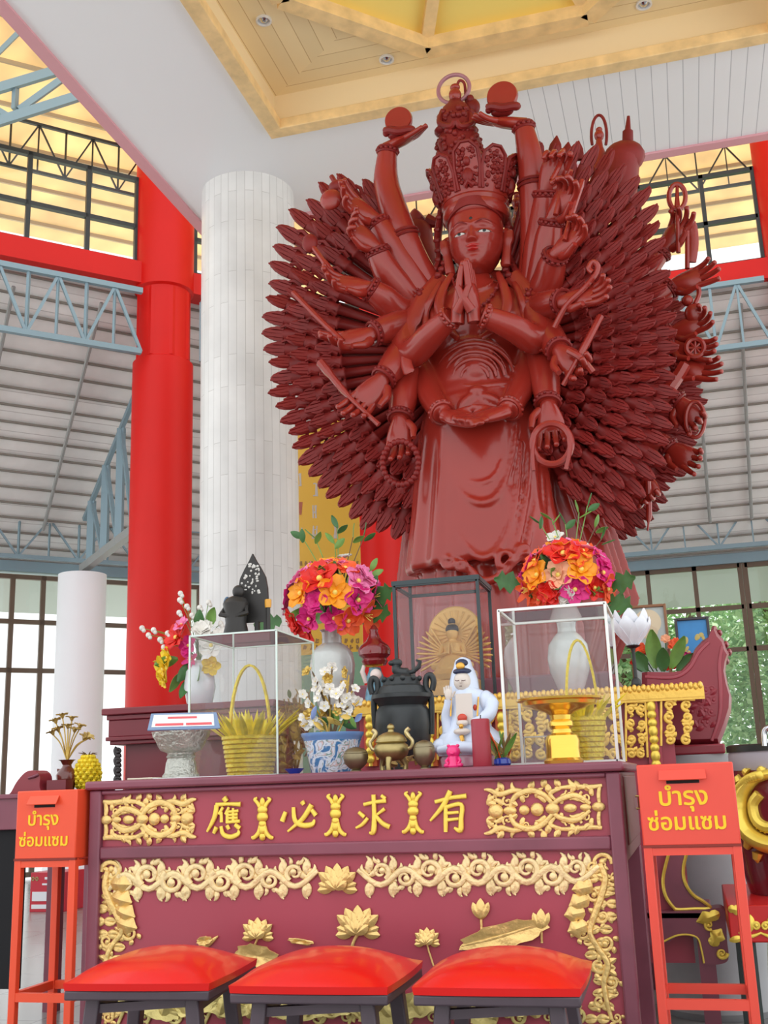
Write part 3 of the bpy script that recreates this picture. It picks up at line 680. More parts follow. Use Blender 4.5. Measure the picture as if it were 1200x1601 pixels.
for x in range(210, 930, 45):
    pad(x+rr.uniform(-10, 10), 1578+rr.uniform(-14, 10), rr.uniform(30, 46), rr.uniform(13, 22), rr.uniform(-25, 25))
    R.leaf(x, 1590, rr.uniform(50, 130), 46, 26, .008, lobes=2); R.spiral(x+18, 1590, 12, rr.uniform(0, 6), 1.2, 6, 2, rr.choice((-1, 1)))
    R.stroke([(x-24, 1600), (x-5, 1560), (x+16, 1545)], [5, 6, 2], .006)
R.put('pond_relief', gilt3, alt)

# ------------------------------------------------------------------ three red stools
vinyl = mat('red_vinyl', (.74, .006, .004), .3, coat=.25, spec=.4, bump=.03, bscale=18)
stw = mat('dark_plum_wood', (.075, .05, .065), .4, var=.2, vscale=9)
def make_stool(w, d, lb, loc, rz):
    t = thing('stool', lb, 'stool', loc, radians(rz), 'red stools before the altar')
    n = 17; m = MB(); rows = []
    for i in range(n):
        row = []
        for j in range(n):
            a, b = 2*i/(n-1)-1, 2*j/(n-1)-1
            e = (1-abs(a)**2.4)*(1-abs(b)**2.4)
            row.append((b*w/2*(1-.03*a*a), a*d/2*(1-.03*b*b), .449+.047*e**.75 + .003*sin(4*a+2*b)*e))
        rows.append(row)
    top = [p for r in rows for p in r]; edge = [(0, j) for j in range(n)]+[(i, n-1) for i in range(1, n)]+[(n-1, j) for j in range(n-2, -1, -1)]+[(i, 0) for i in range(n-2, 0, -1)]
    fs = [(i*n+j, i*n+j+1, (i+1)*n+j+1, (i+1)*n+j) for i in range(n-1) for j in range(n-1)]
    low = [(rows[i][j][0]*.985, rows[i][j][1]*.985, .434) for i, j in edge]; N = n*n; E_ = len(edge)
    for k, (i, j) in enumerate(edge):
        k2 = (k+1) % E_; i2, j2 = edge[k2]; fs.append((i2*n+j2, i*n+j, N+k, N+k2))
    fs.append(tuple(N+k for k in range(E_-1, -1, -1)))
    m.add(top+low, fs); obj('cushion', m, vinyl, t, local=True, angle=60)
    m = MB(); m.box((-w*.48, -d*.48, .414), (w*.48, d*.48, .434)); obj('seat_board', m, stw, t, local=True, bevel=.004)
    a, b = w*.33, d*.34
    m = MB()
    for sg in (-1, 1): m.beam((-a, sg*b, .391), (a, sg*b, .405), .022, .018); m.beam((sg*a, -b, .391), (sg*a, b, .405), .022, .018)
    obj('apron', m, stw, t, local=True)
    for sx in (-1, 1):
        for sy in (-1, 1):
            m = MB(); m.beam((sx*a, sy*b, .414), (sx*(a+.05), sy*(b+.03), 0), .038, .038, up=(0, 1, 0)); obj('leg', m, stw, t, local=True, bevel=.005)
    for sx in (-1, 1):
        m = MB(); m.beam((sx*(a+.020), -b-.01, .24), (sx*(a+.020), b+.012, .24), .022, .032); obj('stretcher', m, stw, t, local=True)
        m = MB(); m.beam((-a-.012, sx*(b+.01), .29), (a+.020, sx*(b+.01), .29), .022, .03); obj('stretcher', m, stw, t, local=True)
    return t
stools = [(.405, .40, 'red cushioned stool on the left, nearest the left donation box', (-1.415, 2.87, 0), 4),
          (.415, .40, 'red cushioned stool in the middle, under the gold lotus on the altar front', (-.945, 2.86, 0), 1),
          (.405, .40, 'red cushioned stool on the right, with two tiny dark spots on its cushion', (-.490, 2.87, 0), 1)]
for a in stools:
    t = make_stool(*a)
    t.scale = (1, 1, 1.19)
# ------------------------------------------------------------------ donation boxes
def text_mesh(body, size, bold=0.0, depth=.012):
    c = bpy.data.curves.new('t', 'FONT'); c.body = body; c.size = size; c.align_x = 'CENTER'; c.extrude = depth
    o = bpy.data.objects.new('t', c); COL.objects.link(o); bpy.context.view_layer.update()
    me = bpy.data.meshes.new_from_object(o.evaluated_get(bpy.context.evaluated_depsgraph_get()))
    m = MB()
    for k in range(8):      # painted lettering is heavy: thicken every stroke a little all round
        dx, dz = bold*cos(k*pi/4), bold*sin(k*pi/4)*.8
        m.add([(v.co.x+dx, -v.co.z*(1+.01*k), v.co.y+dz) for v in me.vertices], [tuple(p.vertices) for p in me.polygons])
    bpy.data.objects.remove(o); bpy.data.curves.remove(c); bpy.data.meshes.remove(me)
    return m
def fit(m, cx, y, cz, w):
    xs = [v[0] for v in m.v]; zs = [v[2] for v in m.v]; s = w/(max(xs)-min(xs)); ox, oz = (max(xs)+min(xs))/2, (max(zs)+min(zs))/2
    r = MB(); r.v = [(cx+(v[0]-ox)*s, y+v[1]*s, cz+(v[2]-oz)*s) for v in m.v]; r.f = m.f; r.mi = m.mi; return r
orange = mat('orange_red_paint', (.86, .085, .03), .38, var=.05, vscale=5)
yel = mat('yellow_lettering', (.95, .62, .01), .45)
def donation_box(lb, x, y, w, dpt, z0, z1, mt, rail):
    t = thing('donation_box', lb, 'donation box', (x+w/2, y+dpt/2, 0), 0)
    m = MB(); m.box((x, y, z0), (x+w, y+dpt, z1)); obj('box_body', m, mt, t, bevel=.004)
    m = MB(); m.box((x-.001, y-.002, z0-.004), (x+w+.001, y+.012, z0+.003)); obj('seam', m, mat('dark_seam', (.25, .02, .01), .5), t)
    hx = x+w*.47; hz = z1-.030
    m = MB(); m.sheet([[(hx-w*.24, y-.001, hz+.012), (hx+w*.24, y-.001, hz+.012)], [(hx-w*.245, y-.022, hz-.014), (hx+w*.245, y-.022, hz-.014)]], .003); obj('slot_hood', m, mt, t, smooth=False)
    m = MB(); m.box((hx-w*.17, y-.0015, hz-.024), (hx+w*.17, y+.001, hz-.012)); obj('slot', m, mat('slot_dark', (.01, .008, .008), .8), t)
    m = fit(text_mesh('บำรุง', 1, .020, .012), x+w*.46, y-.0016, z1-.094, w*.50); obj('lettering', m, yel, t, smooth=False)
    m = fit(text_mesh('ซ่อมแซม', 1, .020, .012), x+w*.47, y-.0016, z1-.152, w*.80); obj('lettering', m, yel, t, smooth=False)
    q = .024
    for lx in (x, x+w-q):
        for ly in (y, y+dpt-q):
            m = MB(); m.box((lx, ly, 0), (lx+q, ly+q, z0)); obj('leg', m, mt, t, bevel=.002)
    for zz, dz in ((z0-.025, .02), (rail, .026)):
        for k, (a, b) in enumerate((((x+q, y+.002, zz), (x+w-q, y+.02, zz+dz)), ((x+q, y+dpt-.02, zz), (x+w-q, y+dpt-.002, zz+dz)), ((x+.002, y+q, zz), (x+.02, y+dpt-q, zz+dz)), ((x+w-.02, y+q, zz), (x+w-.002, y+dpt-q, zz+dz)))):
            m = MB(); m.box(a, b); obj('rail', m, mt, t)
    return t
t = donation_box('orange red donation box on a stand at the left end of the altar', -2.142, 3.25, .221, .25, .803, 1.018, orange, .375)
m = MB(); m.box((-2.146, 3.474, .20), (-2.112, 3.503, .212)); obj('tape', m, mat('blue_tape', (.05, .25, .7), .5), t, label='scrap of blue tape')
donation_box('coral red donation box on a stand at the right end of the altar', -.150, 3.25, .262, .25, .806, 1.027, mat('coral_red_paint', (.82, .075, .045), .38, var=.05, vscale=5), .385)
# ------------------------------------------------------------------ tools for small things
def px(x, y, Y): return at(x, y, Y)
def unit(x, y, Y): return (at(x+1, y, Y)-at(x, y, Y)).length
class Lat:
    """turned things: profile in photograph pixels (half width, y), set on the vertical axis at depth Y"""
    def __init__(s, cx, cy, Y): s.c = at(cx, cy, Y); s.Y = Y; s.cx = cx; s.u = unit(cx, cy, Y)
    def z(s, y): return at(s.cx, y, s.Y).z
    def prof(s, pr): return [(r*s.u, s.z(y)) for r, y in pr]
    def add(s, m, pr, n=28, mi=0): 
        m.lathe(s.prof(pr), n, (s.c.x, s.c.y, 0), mi); return m
    def P(s, dx, y, dy=0): return V((s.c.x+dx*s.u, s.c.y+dy, s.z(y)))
gold = mat('polished_gold', (.90, .58, .10), .2, metal=.85)
foil = mat('yellow_gold_foil', (.92, .70, .03), .3, metal=.25, bump=.5, bscale=70, var=.2, vscale=30)
brass = mat('aged_brass', (.42, .33, .14), .36, metal=.9, var=.2, vscale=20)
darkbr = mat('dark_bronze', (.30, .25, .15), .4, metal=.9, var=.2, vscale=20)
iron = mat('black_iron', (.03, .035, .037), .42, var=.2, vscale=20)
silver = mat('chased_silver', (.46, .46, .41), .34, metal=.8, bump=.6, bscale=60, var=.12, vscale=20)
porc = mat('white_porcelain', (.80, .82, .86), .15, coat=.5)
skin_ = mat('porcelain_face', (.85, .72, .66), .25)
hairb = mat('black_hair_paint', (.015, .015, .025), .3)
edgew = mat('white_edge', (.85, .87, .85), .3)
edgeg = mat('pale_green_glass_edge', (.70, .82, .76), .2)
edged = mat('dark_edge', (.03, .05, .055), .35)
clear = glassmat('case_glass', (.93, .94, .94), haze=.045)
darkglass = glassmat('smoked_case_glass', (.95, .90, .92), haze=.04)
def glass_case(lb, A, w, d, h, e, em, gm, rz=0, top_e=None):
    """A: front left bottom corner"""
    t = thing('glass_case', lb, 'display case', V(A)+V((0, 0, 0)), radians(rz))
    for nm, q in (('front_pane', [(e,0,e),(w-e,0,e),(w-e,0,h-e),(e,0,h-e)]), ('back_pane', [(e,d,e),(w-e,d,e),(w-e,d,h-e),(e,d,h-e)]), ('side_pane', [(0,e,e),(0,d-e,e),(0,d-e,h-e),(0,e,h-e)]), ('side_pane', [(w,e,e),(w,d-e,e),(w,d-e,h-e),(w,e,h-e)]), ('top_pane', [(e,e,h),(w-e,e,h),(w-e,d-e,h),(e,d-e,h)])):
        m = MB(); m.add(q, [(0, 1, 2, 3)]); obj(nm, m, gm, t, local=True, smooth=False)
    m = MB()
    for x in (0, w):
        for y in (0, d): m.box((x-e/2, y-e/2, 0), (x+e/2, y+e/2, h))
        m.box((x-e/2, 0, h-e/2), (x+e/2, d, h+e/2)); m.box((x-e/2, 0, 0), (x+e/2, d, e))
    for y in (0, d): m.box((0, y-e/2, h-e/2), (w, y+e/2, h+e/2)); m.box((0, y-e/2, 0), (w, y+e/2, e))
    if top_e: m.box((-top_e/2, -top_e/2, h), (w+top_e/2, top_e/2, h+top_e)); m.box((-top_e/2, d-top_e/2, h), (w+top_e/2, d+top_e/2, h+top_e)); m.box((-top_e/2, 0, h), (top_e/2, d, h+top_e)); m.box((w-top_e/2, 0, h), (w+top_e/2, d, h+top_e))
    obj('edges', m, em, t, local=True, smooth=False)
    return t
def rotz_to(d):
    return V((0, 0, 1)).rotation_difference(V(d).normalized()).to_matrix()
def petal(m, R_, c, az, L, w, cup, tilt, mi=0, tip=.3, th=.0012, n=5, wav=0):
    """one petal starting at c; tilt 0 lies flat, 1 stands up"""
    rows = []
    for i in range(n):
        t = i/(n-1); row = []
        for j in range(5):
            q = (j-2)/2; h = w/2*(sin(pi*(.12+.80*t))**.7)*q
            e = tilt*pi/2*(1-.5*t*cup); r = L*t; x = r*cos(e); z = r*sin(e)+.18*w*q*q*cup + wav*L*.08*sin(7*q+3*t)
            p = V((x*cos(az)-h*sin(az), x*sin(az)+h*cos(az), z)); row.append(c + R_ @ p)
        rows.append(row)
    m.sheet(rows, th, mi)
def flower(m, c, d, r, kind, seed):
    rnd = random.Random(seed); R_ = rotz_to(d) @ M.Rotation(rnd.random()*6, 3, 'Z'); c = V(c)
    if kind == 'open':
        for k in range(5): petal(m, R_, c, k*2*pi/5, r*1.05, r*.95, .8, .28, 0, wav=.6)
        for k in range(3): petal(m, R_, c, k*2*pi/3+.5, r*.5, r*.4, .6, .7, 0)
        m.ell(c+R_ @ V((0, 0, r*.18)), r*.16, 8, 5, 1)
    elif kind == 'rose':
        for ring, (n, L, ti) in enumerate(((6, .95, .35), (5, .8, .6), (4, .62, .82), (3, .42, .95))):
            for k in range(n): petal(m, R_, c, k*2*pi/n+ring*.6, r*L, r*.85*(1-.12*ring), 1.0, ti, 0)
    else:
        for k in range(6): petal(m, R_, c, k*pi/3, r*1.15, r*.5, .4, .35+.15*(k % 2), 0)
        for k in range(5): m.tube([c, c+R_ @ V((cos(k*1.26)*r*.2, sin(k*1.26)*r*.2, r*.6))], r*.03, 5, mi=1)
def fl(name, col): return mat(name, col, .5, var=.12, vscale=25, sub=.1)
pollen = mat('pollen_yellow', (.9, .7, .15), .6)
FC = {'magenta': fl('magenta_petal', (.72, .02, .22)), 'pink': fl('pink_petal', (.85, .22, .45)), 'red': fl('red_petal', (.78, .02, .012)), 'orange': fl('orange_petal', (.95, .36, .01)), 'coral': fl('coral_petal', (.92, .12, .03)), 'white': fl('white_petal', (.85, .82, .76)), 'peach': fl('peach_petal', (.92, .45, .26)), 'yellow': fl('yellow_petal', (.92, .65, .02))}
leafg = mat('dark_green_leaf', (.05, .16, .04), .4, var=.2, vscale=20); leafg2 = mat('mid_green_leaf', (.16, .32, .06), .45, var=.2, vscale=20)
twig = mat('brown_twig', (.16, .10, .05), .7)
def leafpart(t, c, d, L, w, m_, name='leaf', lobes=0, face=False):
    R_ = rotz_to(d) @ M.Rotation(int(abs(c[0]*7919+c[2]*104729)) % 7, 3, 'Z'); m = MB(); rows = []
    if face: z_ = V(d).normalized(); y_ = V((0, -1, .1)); y_ = (y_-z_*y_.dot(z_)).normalized(); R_ = M((y_.cross(z_), y_, z_)).transposed()
    for i in range(9):
        q = i/8; h = w/2*sin(pi*(.05+.92*q))**.8*(1+(.45*sin(q*lobes*2*pi) if lobes else 0))
        rows.append([V(c)+R_ @ V((j*h, .12*L*q*q+.05*L*abs(j), L*q)) for j in (-1, -.5, 0, .5, 1)])
    m.sheet(rows, .0012); return obj(name, m, m_, t, local=True)
def bouquet(lb, base, ctr, rad, spec, seed, sprigs):
    """base: vase mouth, ctr: centre of the dome (world); flowers sit on the dome facing out"""
    base = V(base); ctr = V(ctr); t = thing('flower_bouquet', lb, 'flowers', base, 0); rnd = random.Random(seed); C_ = ctr-base
    m = MB()
    for k in range(12):
        a = k*2.4; e = V((cos(a)*.6, sin(a)*.6, .5+.4*(k % 3)))*rad; m.tube([(0, 0, -.06), C_*.5+e*.25, C_+e*.55], .004, 5)
    obj('stems', m, leafg, t, local=True)
    for k in range(26):
        a, b = rnd.uniform(0, 6.28), rnd.uniform(-.5, .9); d = V((cos(a)*cos(b), sin(a)*cos(b), sin(b)))
        leafpart(t, C_+d*rad*.55, d+V((0, 0, .2)), rad*.55, rad*.26, leafg if k % 3 else leafg2)
    for k, (az, el, r, colr, kind) in enumerate(spec):
        a, b = radians(az), radians(el); d = V((sin(a)*cos(b), -cos(a)*cos(b), sin(b)))
        m = MB(); flower(m, C_+V((d.x*rad, d.y*rad*.8, d.z*rad*.9)), d, r*rad, kind, seed*31+k); obj('flower', m, [FC[colr], pollen], t, local=True, angle=70, label=colr+' flower')
    for k, (az, h, kind) in enumerate(sprigs):
        a = radians(az); tip = C_+V((sin(a)*rad*.9, -.02, rad*h)); m = MB(); mid_ = C_.lerp(tip, .5)+V((.01, 0, .01)); m.tube(cr([C_*.8, mid_, tip], 4), .0025, 5); s = obj('sprig', m, twig if kind == 'twig' else leafg2, t, local=True)
        for q in (0, 1):
            dd = V((sin(a)+(.8 if q else -.5), -.3, .7)); leafpart(t, tip-V((0, 0, rad*.12*q)), dd, rad*.32, rad*.16, leafg2 if k % 2 else leafg)
    return t

# ------------------------------------------------------------------ rear altar pieces
YT = 4.55
R2 = Relief(YT)
tl, tr = at(523, 1112, YT), at(1098, 1075, YT); ZT = 1.345
rgold = mat('orange_gilt', (.86, .54, .10), .32, metal=.45, bump=.15, bscale=40)
rear = thing('offering_table', 'carved rear offering table with gilded edge and openwork brackets, under the smoked glass case', 'table', ((tl.x+tr.x)/2, YT+.21, 0))
m = MB(); m.box((tl.x, YT, ZT-.05), (tr.x, YT+.42, ZT-.002)); obj('table_top', m, maroon, rear, bevel=.004)
m = MB(); n = 84
for k in range(n):
    x = lerp(tl.x, tr.x, (k+.5)/n); m.ell((x, YT-.004, ZT-.012+.004*(k % 2)), ((tr.x-tl.x)/n*.62, .016, .017), 8, 6)
m.box((tl.x-.004, YT-.012, ZT-.062), (tr.x+.004, YT, ZT-.01)); m.box((tl.x-.004, YT-.016, ZT-.052), (tr.x+.004, YT-.008, ZT-.03)); obj('gold_moulding', m, rgold, rear)
m = MB(); m.box((tl.x+.10, YT+.03, .30), (tr.x-.13, YT+.05, ZT-.05)); obj('front_panel', m, maroon, rear)
def post(cx, y0, y1, mt):
    L = Lat(cx, (y0+y1)/2, YT); m = MB(); m.box((L.c.x-.026, YT+.004, L.z(y1)), (L.c.x+.026, YT+.03, ZT-.06)); o = obj('post', m, mt, rear)
    m = MB(); k = 0; y = y0+6
    while y < y1: m.ell((L.c.x, YT, L.z(y)), (.019, .016, .019 if k % 3 else .026), 12, 8); y += 13; k += 1
    m.tube([(L.c.x, YT+.002, L.z(y0)), (L.c.x, YT+.002, L.z(y1))], .009, 8); obj('beads', m, gilt2, o)
ored = mat('orange_red_post', (.62, .12, .03), .4)
for cx, mt in ((578, ored), (672, ored), (785, ored), (1021, maroon)): post(cx, 1098 if cx > 900 else 1116, 1198, mt)
def fret(x0, x1, yt, yb, shape):
    nx = max(2, int((x1-x0)/19)); ny = 4
    for i in range(nx):
        for j in range(ny):
            if shape and i+j > nx+ny-shape: continue
            cx, cy = lerp(x0, x1, (i+.5)/nx), lerp(yt, yb, (j+.5)/ny); r = min((x1-x0)/nx, (yb-yt)/ny)*.46
            R2.spiral(cx, cy, r, (i+j)*1.3, 1.3, 7, 2.5, 1 if (i+j) % 2 else -1, d=.0); R2.leaf(cx+r*.6, cy-r*.4, 60+90*((i+j) % 3), r*1.3, r*.8, .0)
            if j < ny-1: R2.stroke([(cx-r*.5, cy+r*.6), (cx+r*.3, cy+r*1.1), (cx-r*.2, cy+r*1.6)], [4, 5, 3], .0)
    R2.stroke([(x0, yt), (x1, yt)], 4, 0); R2.stroke([(x0, yt), (x0, yb)], 4, 0)
fret(1033, 1086, 1094, 1166, 2); fret(978, 1010, 1098, 1190, 0)
R2.stroke([(1008, 1094), (1010, 1140), (1012, 1184)], 4, 0)
for k, (a, b) in enumerate(((590, 660), (684, 775), (797, 970))): fret(a, b, 1120-6*k, 1188, 0)
R2.put('gold_fretwork', rgold, rear)
# curved leg with gold edge, on its plinth
def outline(name_, poly, d, mt, y, gold_w, parent):
    P = [at(a, b, y) for a, b in poly]; m = MB(); m.prism([(p.x, p.z) for p in P], d, M.Translation((0, y+d, 0))); o = obj(name_, m, mt, parent)
    return o, P
c = cr([(1048, 1325), (1042, 1345), (1036, 1375), (1040, 1400), (1052, 1418), (1060, 1422), (1085, 1421), (1110, 1420), (1100, 1410), (1082, 1398), (1070, 1378), (1068, 1355), (1076, 1325)], 4)
o, P = outline('leg', [(q.x, q.y) for q in [V((p[0], p[1], 0)) for p in c]], .10, maroond, YT+.0, 3, rear)
m = MB(); m.tube([p-V((0, .004, 0)) for p in P], .007, 6); obj('gold_edge', m, gilt2, o)
pl = thing('plinth', 'low maroon plinth with gilded scroll feet under the rear offering table', 'plinth', (at(900, 1450, YT).x-.3, YT+.35, 0))
c = cr([(700, 1426), (900, 1428), (1080, 1424), (1128, 1420), (1134, 1440), (1136, 1470), (1138, 1500), (1122, 1508), (1100, 1506), (1096, 1485), (1088, 1465), (1060, 1462), (1030, 1476), (900, 1480), (700, 1480)], 4)
o, P = outline('apron', [(p[0], p[1]) for p in c], .12, maroond, YT-.03, 3, pl)
m = MB(); zpl = at(1000, 1424, YT).z; m.box((tl.x, YT-.03, zpl-.03), (at(1112, 1424, YT).x, YT+.40, zpl)); obj('plinth_top', m, maroond, pl, bevel=.006)
m = MB(); zf = 0
for x in (tl.x+.02, at(1092, 1500, YT).x):
    for y in (YT-.02, YT+.30): m = MB(); m.box((x, y, 0), (x+.06, y+.09, zpl-.03)); obj('foot', m, maroond, pl)
R3 = Relief(YT-.032)
R3.spiral(1128, 1490, 9, 0, 1.3, 6, 2); R3.leaf(1112, 1478, 60, 30, 22, .002, lobes=2); R3.leaf(1124, 1428, 200, 38, 20, .002, lobes=2); R3.spiral(1108, 1446, 8, 1, 1.2, 5, 2); R3.stroke([(1030, 1476), (1060, 1462), (1088, 1465), (1096, 1485), (1100, 1506)], 3, 0)
R3.put('gold_carving', gilt2, pl)
# the maroon post of the table leg behind
for x, y in ((at(1008, 1400, YT).x-.02, YT+.2), (tl.x+.05, YT+.12), (tl.x+.05, YT+.36), (tr.x-.2, YT+.36)):
    m = MB(); m.box((x-.03, y-.03, zpl), (x+.03, y+.03, ZT-.05)); obj('leg', m, maroond, rear)

# left cabinet
Yc = 5.12; a = at(158, 1110, Yc); zc = at(230, 1104, Yc).z
cab = thing('altar_cabinet', 'plain dark red altar cabinet behind the left glass case', 'cabinet', (a.x+.47, Yc+.3, 0))
x0, x1 = a.x, a.x+.95; mc = mat('dark_red_lacquer', (.20, .018, .03), .35, var=.08, vscale=4)
def step(m, z0, z1, i, y=0): m.box((x0+i, Yc+i+y, z0), (x1-i, Yc+.62-i, z1))
m = MB(); step(m, zc-.035, zc, 0); obj('cabinet_top', m, mc, cab, bevel=.006)
m = MB(); step(m, zc-.06, zc-.035, .02); step(m, zc-.145, zc-.06, .028); step(m, zc-.165, zc-.145, .018); step(m, zc-.185, zc-.165, .034); obj('frieze', m, mc, cab, bevel=.004)
m = MB(); step(m, .06, zc-.185, .095); obj('body', m, mc, cab)
m = MB(); step(m, 0, .06, .05); obj('base', m, mc, cab, bevel=.005)
R4 = Relief(Yc+.08)
for y in (1175, 1190, 1205, 1220): R4.spiral(186, y, 7, 1, 1.2, 6, 2); R4.leaf(183, y+6, 100, 14, 9, .0)
R4.put('carved_bracket', mat('black_lacquer', (.02, .012, .012), .35), cab)

# vases and the two big bouquets
def vase(lb, cx, Y, pr, mt, name='vase'):
    L = Lat(cx, pr[0][1], Y); t = thing(name, lb, 'vase', (L.c.x, L.c.y, L.z(pr[0][1]))); m = MB(); P = L.prof(pr); r1, zt = P[-1]
    P = P+[(r1*.86, zt-.002), (r1*.8, zt-.04), (.001, zt-.05)]; m.lathe(P, 32, (L.c.x, L.c.y, 0)); obj('body', m, mt, t); return L, t
celadon = mat('pale_celadon_porcelain', (.60, .63, .60), .15, coat=.6, var=.12, vscale=14)
zr = lambda cx, Y: 800.5
def ypx(x, Y, z):
    """photograph row at which the column x meets height z at depth Y"""
    lo, hi = 0, 1601
    for _ in range(40):
        md = (lo+hi)/2
        if at(x, md, Y).z > z: lo = md
        else: hi = md
    return lo
yv = ypx(521, 4.80, ZT)
L, vl = vase('pale celadon vase under the left bouquet', 521, 4.80, [(20, yv), (24, yv-4), (32, 1062), (34, 1040), (31, 1022), (24, 1012), (15, 1006), (14, 990), (18, 985)], celadon)
spec_l = [(-10, 62, .36, 'orange', 'open'), (-5, 30, .46, 'red', 'open'), (-32, 12, .36, 'orange', 'open'), (16, 8, .40, 'orange', 'open'), (38, 50, .34, 'coral', 'open'), (-48, 42, .36, 'pink', 'open'), (-75, 10, .36, 'magenta', 'open'), (-70, 38, .34, 'pink', 'rose'),
          (50, 25, .36, 'pink', 'open'), (72, 35, .36, 'pink', 'rose'), (45, -2, .36, 'magenta', 'open'), (-8, -2, .34, 'magenta', 'rose'), (-22, -24, .3, 'magenta', 'open'), (14, -26, .3, 'magenta', 'open'), (-55, -22, .34, 'red', 'rose'), (60, -22, .38, 'coral', 'star'), (34, -30, .34, 'coral', 'open'), (-80, -18, .3, 'white', 'open'), (-40, -40, .3, 'red', 'open'), (78, 5, .32, 'magenta', 'star'), (10, 80, .3, 'coral', 'open'), (-30, 70, .26, 'magenta', 'open'), (0, 50, .3, 'coral', 'open'), (-60, 65, .28, 'pink', 'open'), (25, 68, .3, 'pink', 'rose')]
Yb = 4.80; u5 = unit(525, 940, Yb)
bq = bouquet('round bouquet of red, orange and pink flowers on the left, before the yellow banner', L.P(0, 988), at(522, 946, Yb), 66*u5, spec_l, 5, [(-50, 1.6, 'leaf'), (-25, 1.55, 'leaf'), (10, 1.75, 'leaf'), (35, 1.5, 'twig'), (60, 1.5, 'twig'), (85, .7, 'leaf'), (95, .3, 'leaf'), (5, 1.4, 'leaf')])
m = MB(); c_ = at(539, 866, Yb)-bq.location; flower(m, c_-V((0, 0, .02)), (0, -.3, 1), 12*u5, 'rose', 3); m.tube([c_-V((0, 0, .02)), c_-V((.01, 0, .15))], .003, 6, mi=1); obj('flower', m, [FC['white'], leafg2], bq, local=True, label='single white rose bud')
for dx, dy, d in ((72, -6, (1, -.3, .35)), (66, 10, (1, -.3, -.25)), (-70, 24, (-1, -.3, -.2))): leafpart(bq, at(522+dx-12, 946+dy, Yb-.03)-bq.location, d, .13, .085, leafg, 'fern_leaf', 3, face=True)
yv = ypx(893, 4.82, ZT)
L, vr = vase('pale celadon vase behind the right glass case', 893, 4.82, [(16, yv), (19, yv-4), (31, 1050), (34, 1030), (31, 1008), (22, 995), (15, 988), (14, 975), (18, 970)], celadon)
spec_r = [(-3, 72, .4, 'orange', 'open'), (2, 40, .46, 'red', 'open'), (-36, 10, .38, 'orange', 'open'), (24, 12, .40, 'orange', 'open'), (-6, 6, .36, 'peach', 'open'), (38, 45, .38, 'coral', 'open'), (-50, 35, .38, 'coral', 'open'), (-55, 58, .36, 'pink', 'open'), (55, 62, .38, 'pink', 'open'), (-72, 30, .34, 'magenta', 'open'), (66, 30, .36, 'magenta', 'rose'), (58, 8, .36, 'magenta', 'open'),
          (-55, -8, .38, 'coral', 'star'), (-75, 2, .34, 'magenta', 'open'), (-20, -18, .34, 'red', 'rose'), (14, -16, .36, 'magenta', 'open'), (42, -14, .3, 'red', 'open'), (68, -14, .36, 'coral', 'open'), (-40, -24, .34, 'coral', 'open'), (0, -22, .26, 'white', 'rose'), (25, 78, .32, 'coral', 'open'), (-35, 74, .34, 'pink', 'rose'), (80, 45, .3, 'white', 'open'), (-20, 50, .32, 'coral', 'open'), (20, 30, .3, 'coral', 'open')]
Yb = 4.83; u5 = unit(885, 900, Yb)
bq = bouquet('round bouquet of orange, red and pink flowers above the right glass case', L.P(0, 972), at(886, 914, Yb), 66*u5, spec_r, 9, [(-35, 1.5, 'leaf'), (-15, 1.6, 'leaf'), (5, 1.45, 'leaf'), (28, 1.7, 'leaf'), (45, 1.85, 'leaf'), (60, 1.3, 'twig'), (85, 1.0, 'twig')])
m = MB(); c_ = at(868, 842, Yb)-bq.location; flower(m, c_, (-.1, -.8, .8), 15*u5, 'open', 4); obj('flower', m, [FC['white'], pollen], bq, local=True, label='white flower on top')
for dx, dy, d in ((74, 4, (1, -.3, .2)), (70, 22, (.9, -.3, -.5)), (-62, 0, (-1, -.3, .2)), (60, 30, (.6, -.3, -.9))): leafpart(bq, at(886+dx-8, 914+dy, Yb-.03)-bq.location, d, .13, .085, leafg, 'fern_leaf', 3, face=True)

# left vase of mixed flowers on the cabinet
Yv = 5.35; yv = ypx(318, Yv, zc)
L, v3 = vase('slim white vase of mixed flowers on the dark red cabinet', 312, Yv, [(16, yv), (18, yv-3), (23, 1075), (20, 1050), (13, 1038), (16, 1034)], porc)
bq = thing('flower_spray', 'loose spray of yellow, red and white flowers left of the left glass case', 'flowers', L.P(0, 1034)); o_ = bq.location; u5 = unit(300, 1000, Yv)
for k, (x, y, r, colr, kind) in enumerate([(258, 1045, 20, 'yellow', 'open'), (264, 1028, 16, 'yellow', 'open'), (256, 1062, 12, 'yellow', 'open'), (278, 998, 22, 'red', 'open'), (296, 1010, 15, 'magenta', 'open'), (285, 978, 13, 'pink', 'open'), (318, 985, 18, 'white', 'rose'), (330, 1010, 18, 'white', 'open'), (300, 1030, 14, 'magenta', 'star'), (330, 1040, 14, 'yellow', 'open'), (345, 995, 13, 'white', 'open')]):
    m = MB(); c_ = at(x, y, Yv-.04)-o_; flower(m, c_, ((x-310)/60, -1, (1020-y)/60), r*u5, kind, 60+k); obj('flower', m, [FC[colr], pollen], bq, local=True, label=colr+' flower', angle=70)
for k, (x, y) in enumerate([(222, 982), (232, 993), (240, 985), (250, 1000), (256, 1012), (262, 990), (282, 928), (281, 938), (280, 958), (292, 948), (312, 950), (326, 942), (332, 965), (345, 975), (300, 962)]):
    m = MB(); c_ = at(x, y, Yv-.02)-o_; m.tube(cr([(0, 0, 0), (c_*.5)+V((0, 0, .04)), c_], 4), .0018, 4, mi=1); m.ell(c_, 4.2*u5, 8, 6); m.ell(c_+V((.01, 0, -.014)), 3.2*u5, 8, 6); obj('bud_sprig', m, [FC['white'], leafg2], bq, local=True)
